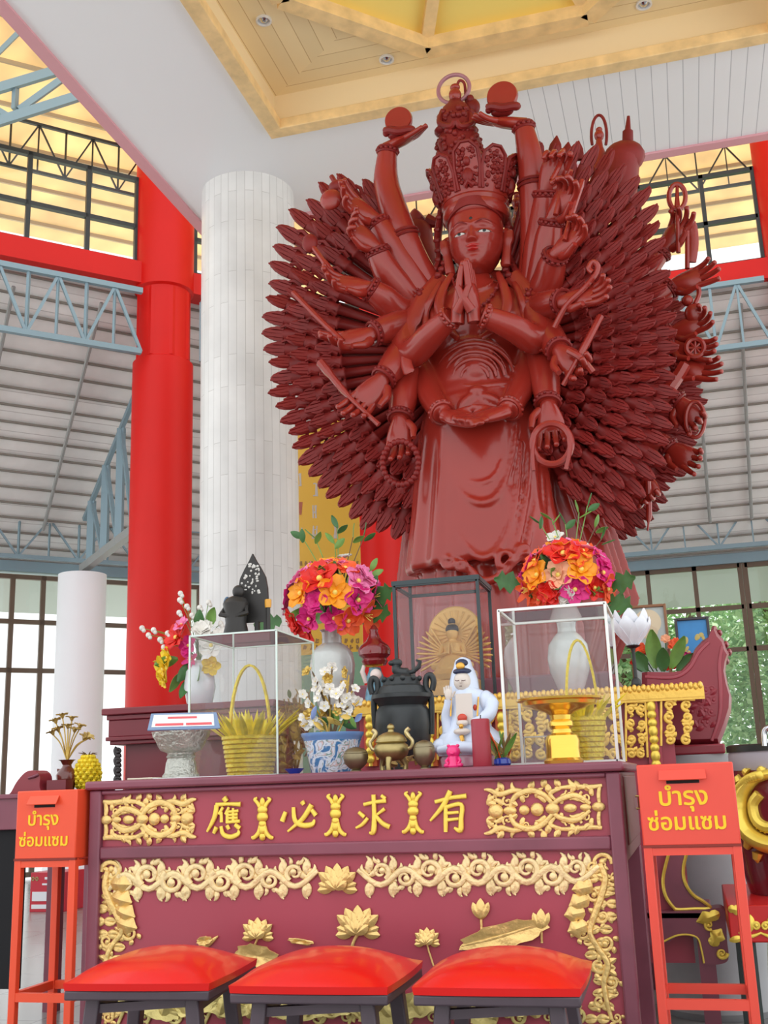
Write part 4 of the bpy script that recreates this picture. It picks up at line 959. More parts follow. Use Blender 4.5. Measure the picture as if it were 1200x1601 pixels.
for k, (x, y, d) in enumerate([(285, 1060, (-.6, -.4, -.9)), (300, 1045, (-.4, -.5, -.9)), (278, 1040, (-1, -.4, -.3)), (310, 1000, (.2, -.5, 1)), (325, 990, (.6, -.4, .8)), (295, 1070, (-.1, -.4, -1)), (312, 1050, (.3, -.5, -.6))]): leafpart(bq, at(x, y-10, Yv-.02)-o_, d, 34*u5, 17*u5, leafg if k % 2 else leafg2)

# smoked glass case with a small golden figure
Yd = 4.62; a = at(622, 1090, Yd); u5 = unit(690, 1000, Yd)
h_ = at(622, 916, Yd).z-ZT
glass_case('tall dark framed glass case holding a small golden many armed figure', (a.x, Yd, ZT), 132*u5, .30, h_, .014, edged, darkglass, top_e=.02)
Yg = Yd+.14; L = Lat(707, 1000, Yg); gf = thing('golden_figurine', 'small golden many armed seated figure inside the dark framed case', 'figurine', (L.c.x, Yg, ZT))
gf_m = mat('matt_gold_wood', (.88, .60, .18), .42, metal=.2, bump=.2, bscale=60)
yb_ = ypx(707, Yg, ZT)
m = MB(); p = L.P(-37, yb_); q = L.P(37, 1062); m.box((p.x, Yg-.09, ZT), (q.x, Yg+.09, q.z)); obj('pedestal', m, gf_m, gf, bevel=.012)
m = MB()
for k in range(16):
    b = 2*pi*k/16; m.ell((L.c.x+cos(b)*30*L.u, Yg+sin(b)*.06, L.z(1056)), (.018, .014, .02), 8, 6)
L.add(m, [(34, 1064), (36, 1056), (30, 1048), (24, 1045)], 20); obj('lotus_seat', m, gf_m, gf)
m = MB(); c_ = L.P(2, 990, .045); m.v += []; m.lathe([(.001, -.006), (41*L.u, -.006), (43*L.u, 0), (41*L.u, .006), (.001, .006)], 36); m.v = [(v[0]+c_.x, v[2]+c_.y, v[1]*1.02+c_.z) for v in m.v]
for k in range(22):
    b = pi*2*k/22; m.tube([c_+V((cos(b)*12*L.u, -.008, sin(b)*12*L.u)), c_+V((cos(b)*37*L.u, -.008, sin(b)*37*L.u))], [.003, .006], 6)
obj('halo', m, gf_m, gf, fix=True)
m = MB(); L.add(m, [(30, 1048), (28, 1040), (17, 1028), (14, 1015), (16, 1007), (6, 1002), (5, 998)], 20); m.ell(L.P(0, 990), (9.5*L.u, 9*L.u, 12*L.u), 16, 12); m.ell(L.P(0, 975), (5*L.u, 5*L.u, 6*L.u))
for sg in (-1, 1):
    m.tube([L.P(sg*15, 1008), L.P(sg*19, 1025, -.03), L.P(sg*3, 1022, -.055), L.P(sg*1.5, 1008, -.06)], [.012, .011, .008, .005], 8)
    m.tube([L.P(sg*8, 1038, -.02), L.P(sg*28, 1042, -.03), L.P(sg*6, 1044, -.06)], [.015, .016, .012], 8)
obj('body', m, gf_m, gf, fix=True)
m = MB(); m.ell(L.P(0, 984, .002), (10.5*L.u, 9.5*L.u, 9*L.u), 14, 9); m.ell(L.P(0, 972), (6*L.u, 6*L.u, 6*L.u)); obj('hair', m, hairb, gf)
for sg in (-1, 1):
    for k in range(9):
        e = radians(-28+11*k); d = V((sg*cos(e), 0, sin(e))); s0 = L.P(sg*10, 1022, .02); m = MB(); m.tube([s0, s0+d*24*L.u, s0+d*45*L.u, s0+d*50*L.u], [.006, .0075, .009, .003], 7, flat=.7); obj('arm', m, gf_m, gf)

# dark red lidded jar over a painted figurine
Yj = 4.7; L = Lat(587, 1080, Yj); yj = ypx(587, Yj, ZT)
oxr = mat('oxblood_glaze', (.22, .012, .015), .15, coat=.7)
t = thing('figurine', 'painted porcelain figurine under a dark red domed lid, left of the smoked glass case', 'figurine', (L.c.x, Yj, ZT))
m = MB(); L.add(m, [(14, yj), (17, yj-3), (15, 1082), (12, 1070), (13, 1058), (10, 1050), (9, 1044)], 20); obj('robe', m, mat('blue_robe_glaze', (.12, .28, .38), .2, var=.4, vscale=30), t)
m = MB(); m.ell(L.P(4, 1056, -.03), (9*L.u, .02, 9*L.u)); m.tube([L.P(-14, 1066), L.P(-18, 1050, -.02), L.P(-15, 1040, -.02)], [.012, .011, .008], 8); obj('head', m, skin_, t)
m = MB(); m.tube([L.P(-12, 1040, -.02), L.P(0, 1042, -.035), L.P(14, 1040, -.02)], .007, 8); m.ell(L.P(-13, 1036, -.02), .012); obj('gold_band', m, gold, t)
m = MB(); L.add(m, [(17, 1040), (20, 1034), (18, 1030), (24, 1024), (25, 1016), (21, 1009), (13, 1003), (9, 996), (6, 988), (7, 984), (3, 978), (.5, 976)], 28); obj('lid', m, oxr, t)

# lotus lamp
Ylp = 4.66; L = Lat(988, 1000, Ylp); yl = ypx(988, Ylp, ZT)
t = thing('lotus_lamp', 'white lotus shaped lamp on a thin black stand beside the right glass case', 'lamp', (L.c.x, Ylp, ZT))
m = MB(); L.add(m, [(15, yl), (15, yl-2), (8, yl-7), (7, yl-14), (3, yl-18), (2.6, 1020), (4, 1014), (12, 1010), (4, 1007)], 20); obj('stand', m, black, t)
pm_ = mat('white_lotus_petal', (.82, .84, .90), .3)
for ring, (n, w_, y0, hh) in enumerate(((7, 22, 1010, 44), (6, 22, 1008, 54))):
    for k in range(n):
        b = 2*pi*(k+.5*ring)/n; m = MB(); rows = []
        for i in range(8):
            q = i/7; rad = (6+27*sin(pi*.60*q)-(2+ring*3)*q)*L.u; zz = L.z(y0-hh*q**.9); h = w_*L.u*.72*sin(pi*(.12+.86*q))**.75
            rows.append([V((L.c.x+rad*cos(b)-j*h*sin(b), Ylp+rad*sin(b)+j*h*cos(b), zz)) - V((cos(b), sin(b), 0))*abs(j)*h*.35 for j in (-1, -.5, 0, .5, 1)])
        m.sheet(rows, .002); obj('petal', m, pm_, t)

# boat shaped vessel on its stone drum
Yo = 5.03; bt = thing('boat_vessel', 'dark red carved wooden boat shaped vessel with a tall curled prow', 'vessel', (at(1070, 1100, Yo).x, Yo+.25, at(1090, 1172, Yo).z))
bm_ = mat('vessel_red', (.30, .03, .045), .32, var=.1, vscale=5)
pts = [(1002, 1050), (1040, 1051), (1062, 1048), (1077, 1032), (1086, 1012), (1097, 1000), (1107, 994), (1112, 980), (1117, 976), (1122, 988), (1131, 998), (1135, 1012), (1140, 1020), (1136, 1032), (1134, 1048), (1138, 1070), (1144, 1090), (1143, 1112), (1134, 1140), (1124, 1166), (1055, 1168), (1010, 1160), (1002, 1120)]
P = [at(x, y, Yo) for x, y in pts]; hull = MB(); n = len(P)
ww = [.0, .12, .22, .36, .48]
rs = []
for k, (f, yy) in enumerate(((.90, 0), (1.0, .05), (1.0, .42), (.90, .47))):
    cx = sum(p.x for p in P)/n; cz = sum(p.z for p in P)/n
    rs.append([V((cx+(p.x-cx)*(f if 1 else 1), Yo+yy, cz+(p.z-cz)*f)) for p in P])
hull.rings(rs, True, True); obj('hull', hull, bm_, bt, fix=True)
RB = Relief(Yo-.002)
m2 = RB
RB.stroke([(1008, 1058), (1052, 1059), (1076, 1046), (1092, 1020), (1108, 1004)], [5, 6, 6, 6, 5], .0); RB.stroke([(1128, 1010), (1124, 1040), (1126, 1080), (1124, 1120), (1112, 1158)], [5, 6, 7, 6, 5], .0)
RB.put('rim', mat('vessel_red_light', (.38, .06, .08), .3), bt)
for i in range(4):
    for j in range(4): RB.spiral(1082+i*10+(j % 2)*4, 1078+j*17, 7, i+j*2, 1.2, 5, 2, 1 if (i+j) % 2 else -1, d=-.004); RB.leaf(1080+i*10, 1086+j*17, 40+80*((i+j) % 3), 14, 8, -.004)
RB.put('carving', bm_, bt)
m = MB(); 
for x, y in ((1116, 984), (1124, 990), (1134, 1008), (1139, 1020), (1135, 1034)): m.ell(at(x, y, Yo+.2), (.014, .05, .016), 10, 7)
obj('crest', m, bm_, bt)
m = MB(); p, q = at(1040, 1168, Yo), at(1134, 1178, Yo); m.box((p.x-.05, Yo-.02, q.z), (q.x, Yo+.5, at(1090, 1164, Yo).z)); obj('foot', m, bm_, bt, bevel=.008)
L = Lat(1085, 1180, Yo+.24); zs_ = at(1134, 1178, Yo).z
t = thing('stone_drum', 'grey stone drum stand under the boat shaped vessel', 'stand', (L.c.x, Yo+.24, 0)); m = MB(); m.lathe([(.22, 0), (.24, .03), (.21, .12), (.24, .5), (.24, .8), (.20, zs_-.06), (.26, zs_-.04), (.26, zs_)], 36, (L.c.x, Yo+.24, 0)); obj('body', m, mat('grey_stone', (.40, .41, .42), .6, var=.1), t)
fa = thing('flower_arrangement', 'broad green leaves with orange and red blooms in the boat vessel', 'flowers', at(1040, 1052, Yo+.2)); o_ = fa.location; u5 = unit(1040, 1020, Yo+.1)
for x, y, d, L_, w_, mm in ((1024, 1045, (0, -.1, 1), 62, 26, leafg2), (1005, 1050, (-.2, -.2, 1), 34, 26, leafg), (1048, 1046, (.55, -.2, 1), 58, 20, leafg2), (1058, 1050, (.8, -.2, .7), 40, 20, leafg), (1072, 1052, (.6, -.2, .8), 48, 16, leafg2), (1012, 1050, (-.6, -.2, .8), 40, 20, leafg), (1036, 1050, (.1, -.3, 1), 40, 22, leafg)): leafpart(fa, at(x, y, Yo+.08)-o_, d, L_*u5, w_*u5, mm, face=True)
for k, (x, y, r, colr, kind) in enumerate([(1000, 1016, 13, 'coral', 'rose'), (1012, 1020, 10, 'red', 'rose'), (1056, 1010, 14, 'coral', 'rose'), (1046, 1040, 13, 'red', 'open'), (1074, 1030, 11, 'magenta', 'open'), (1040, 1000, 9, 'peach', 'rose'), (993, 1036, 9, 'red', 'open')]):
    m = MB(); c_ = at(x, y, Yo+.1)-o_; flower(m, c_, (0, -1, .5), r*u5, kind, 90+k); m.tube([c_, V((c_.x*.5, c_.y, 0))], .003, 5, mi=1); obj('flower', m, [FC[colr], leafg], fa, local=True, label=colr+' flower')
m = MB(); m.tube([at(1039, 1045, Yo+.11)-o_, at(1040, 1015, Yo+.11)-o_], [.016, .018], 10); obj('stalk', m, mat('pale_stalk', (.32, .22, .18), .5), fa, local=True)

# framed pictures standing on a low shelf
Yp = 5.75; zsH = at(1060, 1080, Yp).z
sh = thing('picture_shelf', 'narrow maroon shelf behind the boat vessel carrying two framed pictures', 'shelf', (at(1040, 1080, Yp).x, Yp+.1, 0)); x0s, x1s = at(978, 1080, Yp).x, at(1108, 1080, Yp).x
m = MB(); m.box((x0s, Yp-.06, zsH-.04), (x1s, Yp+.24, zsH)); obj('shelf_board', m, maroond, sh)
for x in (x0s, x1s-.05):
    m = MB(); m.box((x, Yp, 0), (x+.05, Yp+.2, zsH-.04)); obj('leg', m, maroond, sh)
def picture(lb, c4, Y, fm, art):
    P = [at(*c, Y) for c in c4]; x0, x1 = P[0].x, P[1].x; z1 = (P[0].z+P[1].z)/2
    t = thing('framed_picture', lb, 'picture', ((x0+x1)/2, Y, zsH)); w = .014
    m = MB(); m.box((x0, Y, zsH), (x0+w, Y+.02, z1)); m.box((x1-w, Y, zsH), (x1, Y+.02, z1)); m.box((x0+w, Y, zsH), (x1-w, Y+.02, zsH+w)); m.box((x0+w, Y, z1-w), (x1-w, Y+.02, z1)); obj('frame', m, fm, t, bevel=.003)
    art(t, x0+w, x1-w, zsH+w, z1-w, Y+.012)
def art1(t, x0, x1, z0, z1, y):
    m = MB(); m.box((x0, y, z0), (x1, y+.004, z1)); o = obj('print', m, mat('print_grey_blue', (.45, .50, .48), .4, var=.25, vscale=8), t)
    cx, cz, r = (x0+x1)/2, z1-(x1-x0)*.45, (x1-x0)*.40; m = MB(); m.prism([(cx+r*cos(k*pi/16), cz+r*sin(k*pi/16)) for k in range(32)], .001, M.Translation((0, y, 0))); obj('cream_disc', m, mat('print_cream', (.75, .62, .42), .4), o)
    m = MB(); m.ell((cx, y-.001, cz-r*.1), (r*.3, .001, r*.36)); m.ell((cx, y-.001, cz-r*.75), (r*.7, .001, r*.5)); obj('painted_figure', m, mat('print_sand', (.66, .52, .34), .4), o)
def art2(t, x0, x1, z0, z1, y):
    m = MB(); m.box((x0, y, z0), (x1, y+.004, z1)); o = obj('print', m, mat('print_blue', (.04, .25, .58), .4, var=.15, vscale=8), t)
    rnd = random.Random(3); m = MB()
    for k in range(26):
        a, b = rnd.uniform(.12, .88), rnd.uniform(.2, .78); m.ell((lerp(x0, x1, a), y-.001, lerp(z0, z1, b)), (rnd.uniform(.006, .02), .001, rnd.uniform(.004, .012)), 8, 5, 0, M.Rotation(rnd.random()*3, 3, 'Y'))
    obj('painted_flowers', m, mat('print_ochre', (.55, .42, .12), .4), o)
picture('thin brown framed picture with a pale cream halo, behind the lotus lamp', [(979, 948), (1040, 943)], Yp, mat('brown_frame', (.28, .12, .05), .4), art1)
picture('dark framed blue picture with ochre flowers, beside the vessel prow', [(1053, 967), (1107, 963)], Yp-.03, mat('near_black_frame', (.04, .03, .04), .4), art2)
# ------------------------------------------------------------------ things on the altar table
def yt(x, Y, z=AZ): return ypx(x, Y, z)
# left glass case with a foil basket; a small bronze figure stands on its top
Yk = 3.62; a = at(295, 1200, Yk); b = at(434, 1200, Yk); hcase = at(364, 990, Yk).z-AZ
cl_ = glass_case('left clear glass case on the altar, with a yellow foil basket in it', (a.x, Yk, AZ), b.x-a.x, .40, hcase, .006, edgeg, clear)
def foil_basket(lb, cx, Y, w0, w1, ztop_y, arch_y, n, seed, zb=AZ):
    L = Lat(cx, 1180, Y); u = L.u; t = thing('foil_basket', lb, 'basket', (L.c.x, Y, zb)); yb = yt(cx, Y, zb); rnd = random.Random(seed)
    m = MB(); pr = []; k = 9
    for i in range(k):
        y = lerp(yb-1, ztop_y, i/k); y2 = lerp(yb-1, ztop_y, (i+1)/k); w = lerp(w0, w1, i/k); pr += [(w, y), (w+2.6, y-1.2), (w+2.6, y2+1.2), (w+.4, y2+.4)]
    P = L.prof([(w0, yb)]+pr); P += [(w1*u*.9, P[-1][1]-.003), (.001, P[-1][1]-.01)]; m.lathe(P, 32, (L.c.x, Y, 0)); obj('bowl', m, foil, t)
    lf = mat('foil_leaf', (1.0, .84, .05), .3, metal=.05, var=.25, vscale=30); zt = L.z(ztop_y)
    for k in range(n):
        b_ = 2*pi*k/n; ring = k % 3; e = radians((38, 58, 76)[ring]+rnd.uniform(-7, 7)); d = V((cos(b_)*cos(e), sin(b_)*cos(e), sin(e))); s0 = V((L.c.x+cos(b_)*w1*u*(.95, .75, .4)[ring], Y+sin(b_)*w1*u*(.95, .75, .4)[ring], zt-.01)); ln = rnd.uniform(40, 56)*u*(1.05, .9, .8)[ring]; wd = ln*.30
        side = V((-sin(b_), cos(b_), 0)); nrm = d.cross(side); m = MB(); rows = []
        for i in range(5):
            q = i/4; h = wd/2*(1-q)**.7*(.55+.9*q if q < .4 else 1); rows.append([s0+d*ln*q+side*h*j+nrm*abs(j)*h*.5 for j in (-1, 0, 1)])
        m.sheet(rows, .0015); obj('foil_leaf', m, lf, t)
    rows = []; m = MB()
    for i in range(17):
        q = pi*i/16; rows.append([V((L.c.x+cos(q)*w1*u*.70+j*.0, Y+cos(q)*.02+j*.008, zt+sin(q)*(L.z(arch_y)-zt))) for j in (-1, 0, 1)])
    m.sheet(rows, .008); obj('handle', m, foil, t)
    return t
foil_basket('yellow foil basket with an arched handle inside the left glass case', 391, Yk+.20, 31, 40, 1150, 1040, 46, 2)
# right glass case with white edges and a second basket
Yq = 3.56; a = at(793, 1195, Yq); b = at(966, 1195, Yq); hq = at(870, 948, Yq).z-AZ
glass_case('clear glass case with white edges on the right of the altar holding a foil basket', (a.x, Yq, AZ), b.x-a.x, .34, hq, .009, edgew, clear)
foil_basket('yellow foil basket inside the right glass case, half hidden by the gold tray', 916, Yq+.19, 24, 34, 1120, 1000, 34, 7)
a2 = at(820, 1192, Yq+.08); b2 = at(858, 1150, Yq+.08)
t = thing('card_stand', 'small white edged clear card stand inside the right glass case, left of the gold tray', 'stand', (a2.x+.04, Yq+.08, AZ)); m = MB(); hh = b2.z-AZ; ww_ = (b2.x-a2.x)*1.8
for p_, q_ in (((a2.x, AZ+.001), (a2.x+.004, AZ+hh)), ((a2.x+ww_, AZ+.001), (a2.x+ww_+.004, AZ+hh)), ((a2.x, AZ+hh-.004), (a2.x+ww_, AZ+hh)), ((a2.x, AZ+.001), (a2.x+ww_, AZ+.005))): m.box((p_[0], Yq+.078, p_[1]), (q_[0], Yq+.084, q_[1]))
obj('edges', m, edgew, t, smooth=False); m = MB(); m.add([(a2.x, Yq+.081, AZ+.004), (a2.x+ww_, Yq+.081, AZ+.004), (a2.x+ww_, Yq+.081, AZ+hh), (a2.x, Yq+.081, AZ+hh)], [(0, 1, 2, 3)]); obj('pane', m, clear, t, smooth=False)
# the tray in front of the case
Yf = 3.42; L = Lat(878, 1150, Yf); yb = yt(878, Yf)
t = thing('pedestal_tray', 'polished gold pedestal tray in front of the right glass case', 'tray', (L.c.x, Yf, AZ))
m = MB(); pr = [(30, yb), (31, yb-5), (27, yb-9), (26, 1170), (27, 1158), (24, 1150), (17, 1146), (15, 1140), (19, 1135), (19, 1129), (16, 1125), (17, 1118), (24, 1113), (40, 1108), (46, 1104), (58, 1102), (60, 1097), (68, 1095), (69, 1092)]
P = L.prof(pr); m.lathe(P+[(66*L.u, P[-1][1]-.002), (.001, P[-1][1]-.012)], 44, (L.c.x, Yf, 0)); obj('tray', m, gold, t)

# small bronze figure with its pierced leaf halo on top of the left case
ztop = AZ+hcase+.003; Yh = Yk+.12; y0 = ypx(395, Yh, ztop); L = Lat(392, 960, Yh)
t = thing('bronze_figure', 'dark bronze figure before a pierced pointed leaf halo on the left glass case', 'figurine', (L.c.x, Yh, ztop)); bz = mat('dark_patina_bronze', (.035, .032, .03), .42, metal=.3)
m = MB(); rnd = random.Random(8)
half = [(24, y0-22), (24, 945), (23, 920), (20, 902), (13, 888), (6, 876), (0, 864)]
pl_ = [(w, y) for w, y in half]+[(-w, y) for w, y in half[::-1][1:]]
m.prism([((L.P(dx, y)).x, L.P(dx, y).z) for dx, y in pl_], .012, M.Translation((0, Yh+.03, 0)))
o = obj('halo', m, bz, t)
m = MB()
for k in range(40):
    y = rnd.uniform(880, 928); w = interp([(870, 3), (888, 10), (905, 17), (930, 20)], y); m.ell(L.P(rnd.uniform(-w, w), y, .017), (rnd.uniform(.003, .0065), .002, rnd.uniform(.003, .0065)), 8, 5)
obj('painted_piercing_light', m, mat('pale_light_spot', (.62, .60, .56), .5), o)  # pale blobs painted as light through the holes; the halo itself is solid
m = MB(); L2 = Lat(372, 960, Yh); 
m.lathe(L2.prof([(17, y0), (18, y0-4), (15, 975), (17, 958), (19, 945), (15, 938), (7, 934)]), 18, (L2.c.x, Yh-.02, 0)); m.ell(L2.P(4, 927, -.02), (9*L.u, 9*L.u, 10*L.u)); m.tube([L2.P(-14, 948, -.02), L2.P(-20, 962, -.04), L2.P(-4, 966, -.05)], .01, 8); m.tube([L2.P(14, 948, -.02), L2.P(20, 962, -.04), L2.P(4, 966, -.05)], .01, 8)
obj('body', m, bz, t)
m = MB(); m.ell(L2.P(-17, 944, .0), (6*L.u, .012, 12*L.u)); m.tube([L2.P(-16, 950), L2.P(-18, 985)], .006, 8, mi=1); obj('shawl', m, [mat('blue_enamel', (.05, .14, .25), .3), mat('cream_enamel', (.7, .6, .35), .4)], t)
for dx in (6, 20):
    m = MB(); m.box((L.P(dx-3, y0).x, Yh+.016, ztop), (L.P(dx+3, y0).x, Yh+.034, L.z(y0-24))); obj('foot', m, bz, t)
L3 = Lat(419, 960, Yh); y3 = ypx(419, Yh, ztop); t = thing('candle_stub', 'thin dark candle stick with an amber top beside the bronze figure', 'candle', (L3.c.x, Yh, ztop)); m = MB(); L3.add(m, [(5, y3), (5, y3-3), (3.2, y3-4), (3.2, 950)], 14); obj('stick', m, bz, t); m = MB(); L3.add(m, [(4.5, 950), (5, 944), (5, 938), (4, 937)], 14); obj('top', m, mat('amber', (.75, .36, .04), .2), t)

# silver bowl with its notice and the papers
Yw = 3.40; L = Lat(283, 1180, Yw); yb = yt(283, Yw)
m = MB(); p = at(242, 1212, 3.33); m.box((p.x, 3.315, AZ), (p.x+.26, 3.52, AZ+.0025)); tag(obj('paper_sheet', m, mat('white_paper', (.86, .87, .88), .6)), 'white paper sheet under the silver pedestal bowl', 'paper')
m = MB(); p2 = at(203, 1214, 3.34); m.box((p2.x, 3.32, AZ), (p.x-.004, 3.47, AZ+.006)); tag(obj('booklet', m, mat('cream_paper', (.72, .66, .52), .6), bevel=.002), 'cream booklet lying at the left end of the altar edge', 'booklet')
t = thing('pedestal_bowl', 'chased silver pedestal bowl on the left of the altar', 'bowl', (L.c.x, Yw, AZ+.0025))
yb = ypx(283, Yw, AZ+.0025)
m = MB(); P = L.prof([(26, yb), (26, yb-4), (23, yb-8), (21, 1192), (19, 1186), (21, 1183), (19, 1180), (20, 1177), (29, 1173), (33, 1166), (36, 1158), (40, 1152), (41, 1147), (42, 1144)]); m.lathe(P+[(40*L.u, P[-1][1]-.001), (32*L.u, P[-1][1]-.03), (.001, P[-1][1]-.035)], 40, (L.c.x, Yw, 0)); obj('bowl', m, silver, t)
zrim = P[-1][1]
t = thing('notice_card', 'blue framed notice card lying across the rim of the silver bowl', 'sign', (L.c.x, Yw-.03, zrim+.001))
c4 = [at(230, 1156, Yw-.085), at(344, 1153, Yw-.085), at(338, 1128, Yw-.02), at(236, 1130, Yw-.02)]
zl_ = min(q.z for q in c4[:2]); sh_ = (zrim+.001)-zl_
c4 = [V((q.x, q.y, q.z+sh_)) for q in c4]
def patch(a, b, c, d, th=.004, off=.0):
    nn = (b-a).cross(d-a).normalized(); nn = -nn if nn.y > 0 else nn; m = MB(); v = [q+nn*off for q in (a, b, c, d)]; m.add(v+[q-nn*th for q in v], [(0, 1, 2, 3), (7, 6, 5, 4), (0, 4, 5, 1), (1, 5, 6, 2), (2, 6, 7, 3), (3, 7, 4, 0)]); return m
def bil(u, v): return c4[0].lerp(c4[1], u).lerp(c4[3].lerp(c4[2], u), v)
obj('frame', patch(*c4), mat('slate_blue_card', (.20, .30, .48), .4), t, smooth=False)
obj('paper', patch(bil(.05, .14), bil(.93, .14), bil(.95, .88), bil(.05, .88), .001, .0015), mat('white_paper', (.86, .87, .88), .6), t, smooth=False)
rl = mat('red_print', (.75, .12, .14), .5)
for u0, u1, v0, v1 in ((.10, .50, .20, .34), (.54, .90, .20, .34), (.27, .70, .62, .74)): obj('print_line', patch(bil(u0, v0), bil(u1, v0), bil(u1, v1), bil(u0, v1), .0008, .0024), rl, t, smooth=False)

# blue and white pot with a blossom plant
Yp_ = 3.60; L = Lat(520, 1180, Yp_); yb = yt(520, Yp_)
def bluewhite():
    m = mat('blue_white_porcelain', (.7, .76, .84), .18, coat=.5); nt = m.node_tree; b = nt.nodes['Principled BSDF']; tc = nt.nodes.new('ShaderNodeTexCoord')
    n = nt.nodes.new('ShaderNodeTexNoise'); n.inputs['Scale'].default_value = 22; n.inputs['Detail'].default_value = 2; n.inputs['Distortion'].default_value = 1.6; nt.links.new(tc.outputs['Object'], n.inputs[0])
    r = nt.nodes.new('ShaderNodeValToRGB'); e = r.color_ramp.elements; e[0].position = .40; e[0].color = (.06, .20, .42, 1); e[1].position = .47; e[1].color = (.68, .76, .84, 1)
    for p_, c_ in ((.56, (.70, .76, .82, 1)), (.58, (.10, .30, .26, 1)), (.62, (.72, .50, .48, 1)), (.66, (.70, .76, .84, 1))): q = e.new(p_); q.color = c_
    nt.links.new(n.outputs[0], r.inputs[0]); nt.links.new(r.outputs[0], b.inputs['Base Color']); return m
t = thing('porcelain_pot', 'blue and white porcelain pot beside the left brass cup', 'pot', (L.c.x, Yp_, AZ))
m = MB(); L.add(m, [(32, yb), (33, yb-3), (36, 1190), (40, 1170), (43, 1158)], 36); obj('body', m, bluewhite(), t)
m = MB(); P = L.prof([(43, 1158), (45, 1153), (47, 1150), (47.5, 1146)]); m.lathe(P+[(43*L.u, P[-1][1]), (40*L.u, P[-1][1]-.03), (.001, P[-1][1]-.035)], 36, (L.c.x, Yp_, 0), caps=False); obj('rim', m, mat('blue_rim', (.16, .30, .58), .2, coat=.5), t)
zs2 = P[-1][1]
bp = thing('blossom_plant', 'twiggy artificial plant with white and gold blossoms in the blue and white pot', 'plant', (L.c.x, Yp_, zs2-.03)); o_ = bp.location; u = L.u; rnd = random.Random(12)
goldleaf = mat('gilded_leaf', (.62, .42, .10), .35, metal=.5)
for k, (x, y) in enumerate([(488, 1050), (500, 1075), (478, 1090), (520, 1040), (545, 1055), (555, 1075), (530, 1090), (510, 1110), (490, 1120), (545, 1105), (562, 1095), (470, 1125), (536, 1068), (508, 1052)]):
    tip = at(x, y, Yp_+rnd.uniform(-.05, .05))-o_; m = MB(); md = tip*.5+V((rnd.uniform(-.02, .02), 0, .02)); m.tube(cr([(rnd.uniform(-.02, .02), 0, 0), md, tip], 4), [.0035]*8+[.002], 6); obj('branch', m, goldleaf if k % 3 else twig, bp, local=True)
    for q in range(3):
        c_ = tip*(1-.16*q)+V((rnd.uniform(-.015, .015), rnd.uniform(-.02, .01), rnd.uniform(-.01, .01))); m = MB(); flower(m, c_, (rnd.uniform(-1, 1), -1, rnd.uniform(-.3, .8)), rnd.uniform(7, 10)*u, 'open', k*7+q); obj('blossom', m, [FC['white'], pollen] if (k+q) % 4 else [goldleaf, pollen], bp, local=True)
for k in range(22):
    x, y = rnd.uniform(486, 560), rnd.uniform(1118, 1146); leafpart(bp, at(x, y, Yp_+rnd.uniform(-.06, .04))-o_, (rnd.uniform(-1, 1), -.5, rnd.uniform(.1, 1)), rnd.uniform(14, 24)*u, 9*u, (leafg2, goldleaf, mat('blue_bloom', (.25, .34, .62), .5), leafg)[k % 4])
# dried golden plant between the case and the pot
dp = thing('dried_bouquet', 'brownish gold dried bouquet between the left glass case and the blue and white pot', 'flowers', (at(462, 1200, 4.12).x, 4.12, AZ)); o_ = dp.location; rnd = random.Random(21); dry = [mat('dry_brown', (.30, .18, .07), .7, var=.3, vscale=30), mat('dry_gold', (.50, .33, .10), .55, var=.3, vscale=30), leafg]
for k in range(70):
    x = rnd.uniform(442, 484); y = rnd.uniform(1085, 1200); c_ = at(x, y, 4.12+rnd.uniform(-.03, .04))-o_; c_.z = max(c_.z, .012); leafpart(dp, c_, (rnd.uniform(-1, 1), rnd.uniform(-1, .3), rnd.uniform(.1, 1)), rnd.uniform(.03, .055), .02, dry[(k*5) % 7 % 3 if k % 6 == 0 else k % 2])
m = MB()
for k in range(6): m.tube([(0, 0, 0), (rnd.uniform(-.03, .05), rnd.uniform(-.02, .02), .12), (rnd.uniform(-.05, .07), rnd.uniform(-.02, .02), .30)], .003, 5)
obj('stems', m, dry[0], dp, local=True)
L = Lat(460, 1205, 3.45); t = thing('small_dish', 'tiny cobalt blue dish on the altar edge beside the left glass case', 'dish', (L.c.x, 3.45, AZ)); m = MB(); P = [(.016, AZ), (.018, AZ+.003), (.034, AZ+.018), (.031, AZ+.018), (.016, AZ+.006), (.001, AZ+.005)]; m.lathe(P, 24, (L.c.x, 3.45, 0)); obj('body', m, mat('cobalt_glaze', (.02, .06, .45), .15, coat=.6), t)

# brass cups and tripod censer
def cup(lb, cx, Y, w, y0, y1):
    L = Lat(cx, (y0+y1)/2, Y); yb = yt(cx, Y); h = yb-y0; t = thing('brass_cup', lb, 'cup', (L.c.x, Y, AZ)); m = MB(); L.add(m, [(w*.45, yb), (w*.45, yb-.04*h), (w*.3, yb-.08*h), (w*.55, yb-.16*h), (w*.86, yb-.32*h), (w, yb-.55*h), (w*.98, yb-.72*h), (w*.90, yb-.76*h)], 30); obj('bowl', m, darkbr, t)
    m = MB(); L.add(m, [(w*.93, yb-.755*h), (w*.93, yb-.79*h), (w*.7, yb-.92*h), (w*.2, yb-1.0*h), (.1, yb-1.01*h)], 30); obj('lid', m, darkbr, t)
cup('dark brass lidded cup left of the brass tripod censer', 556, 3.43, 19, 1168, 1208); cup('dark brass lidded cup right of the brass tripod censer', 663, 3.42, 17, 1157, 1203)
Yt_ = 3.45; L = Lat(612, 1180, Yt_); yb = yt(612, Yt_); t = thing('tripod_censer', 'brass tripod censer with upright handles in the middle of the altar edge', 'censer', (L.c.x, Yt_, AZ))
m = MB(); L.add(m, [(4, 1190), (16, 1188), (24, 1181), (27, 1172), (25, 1165), (21, 1162), (24, 1160), (24, 1158)], 32); obj('bowl', m, brass, t)
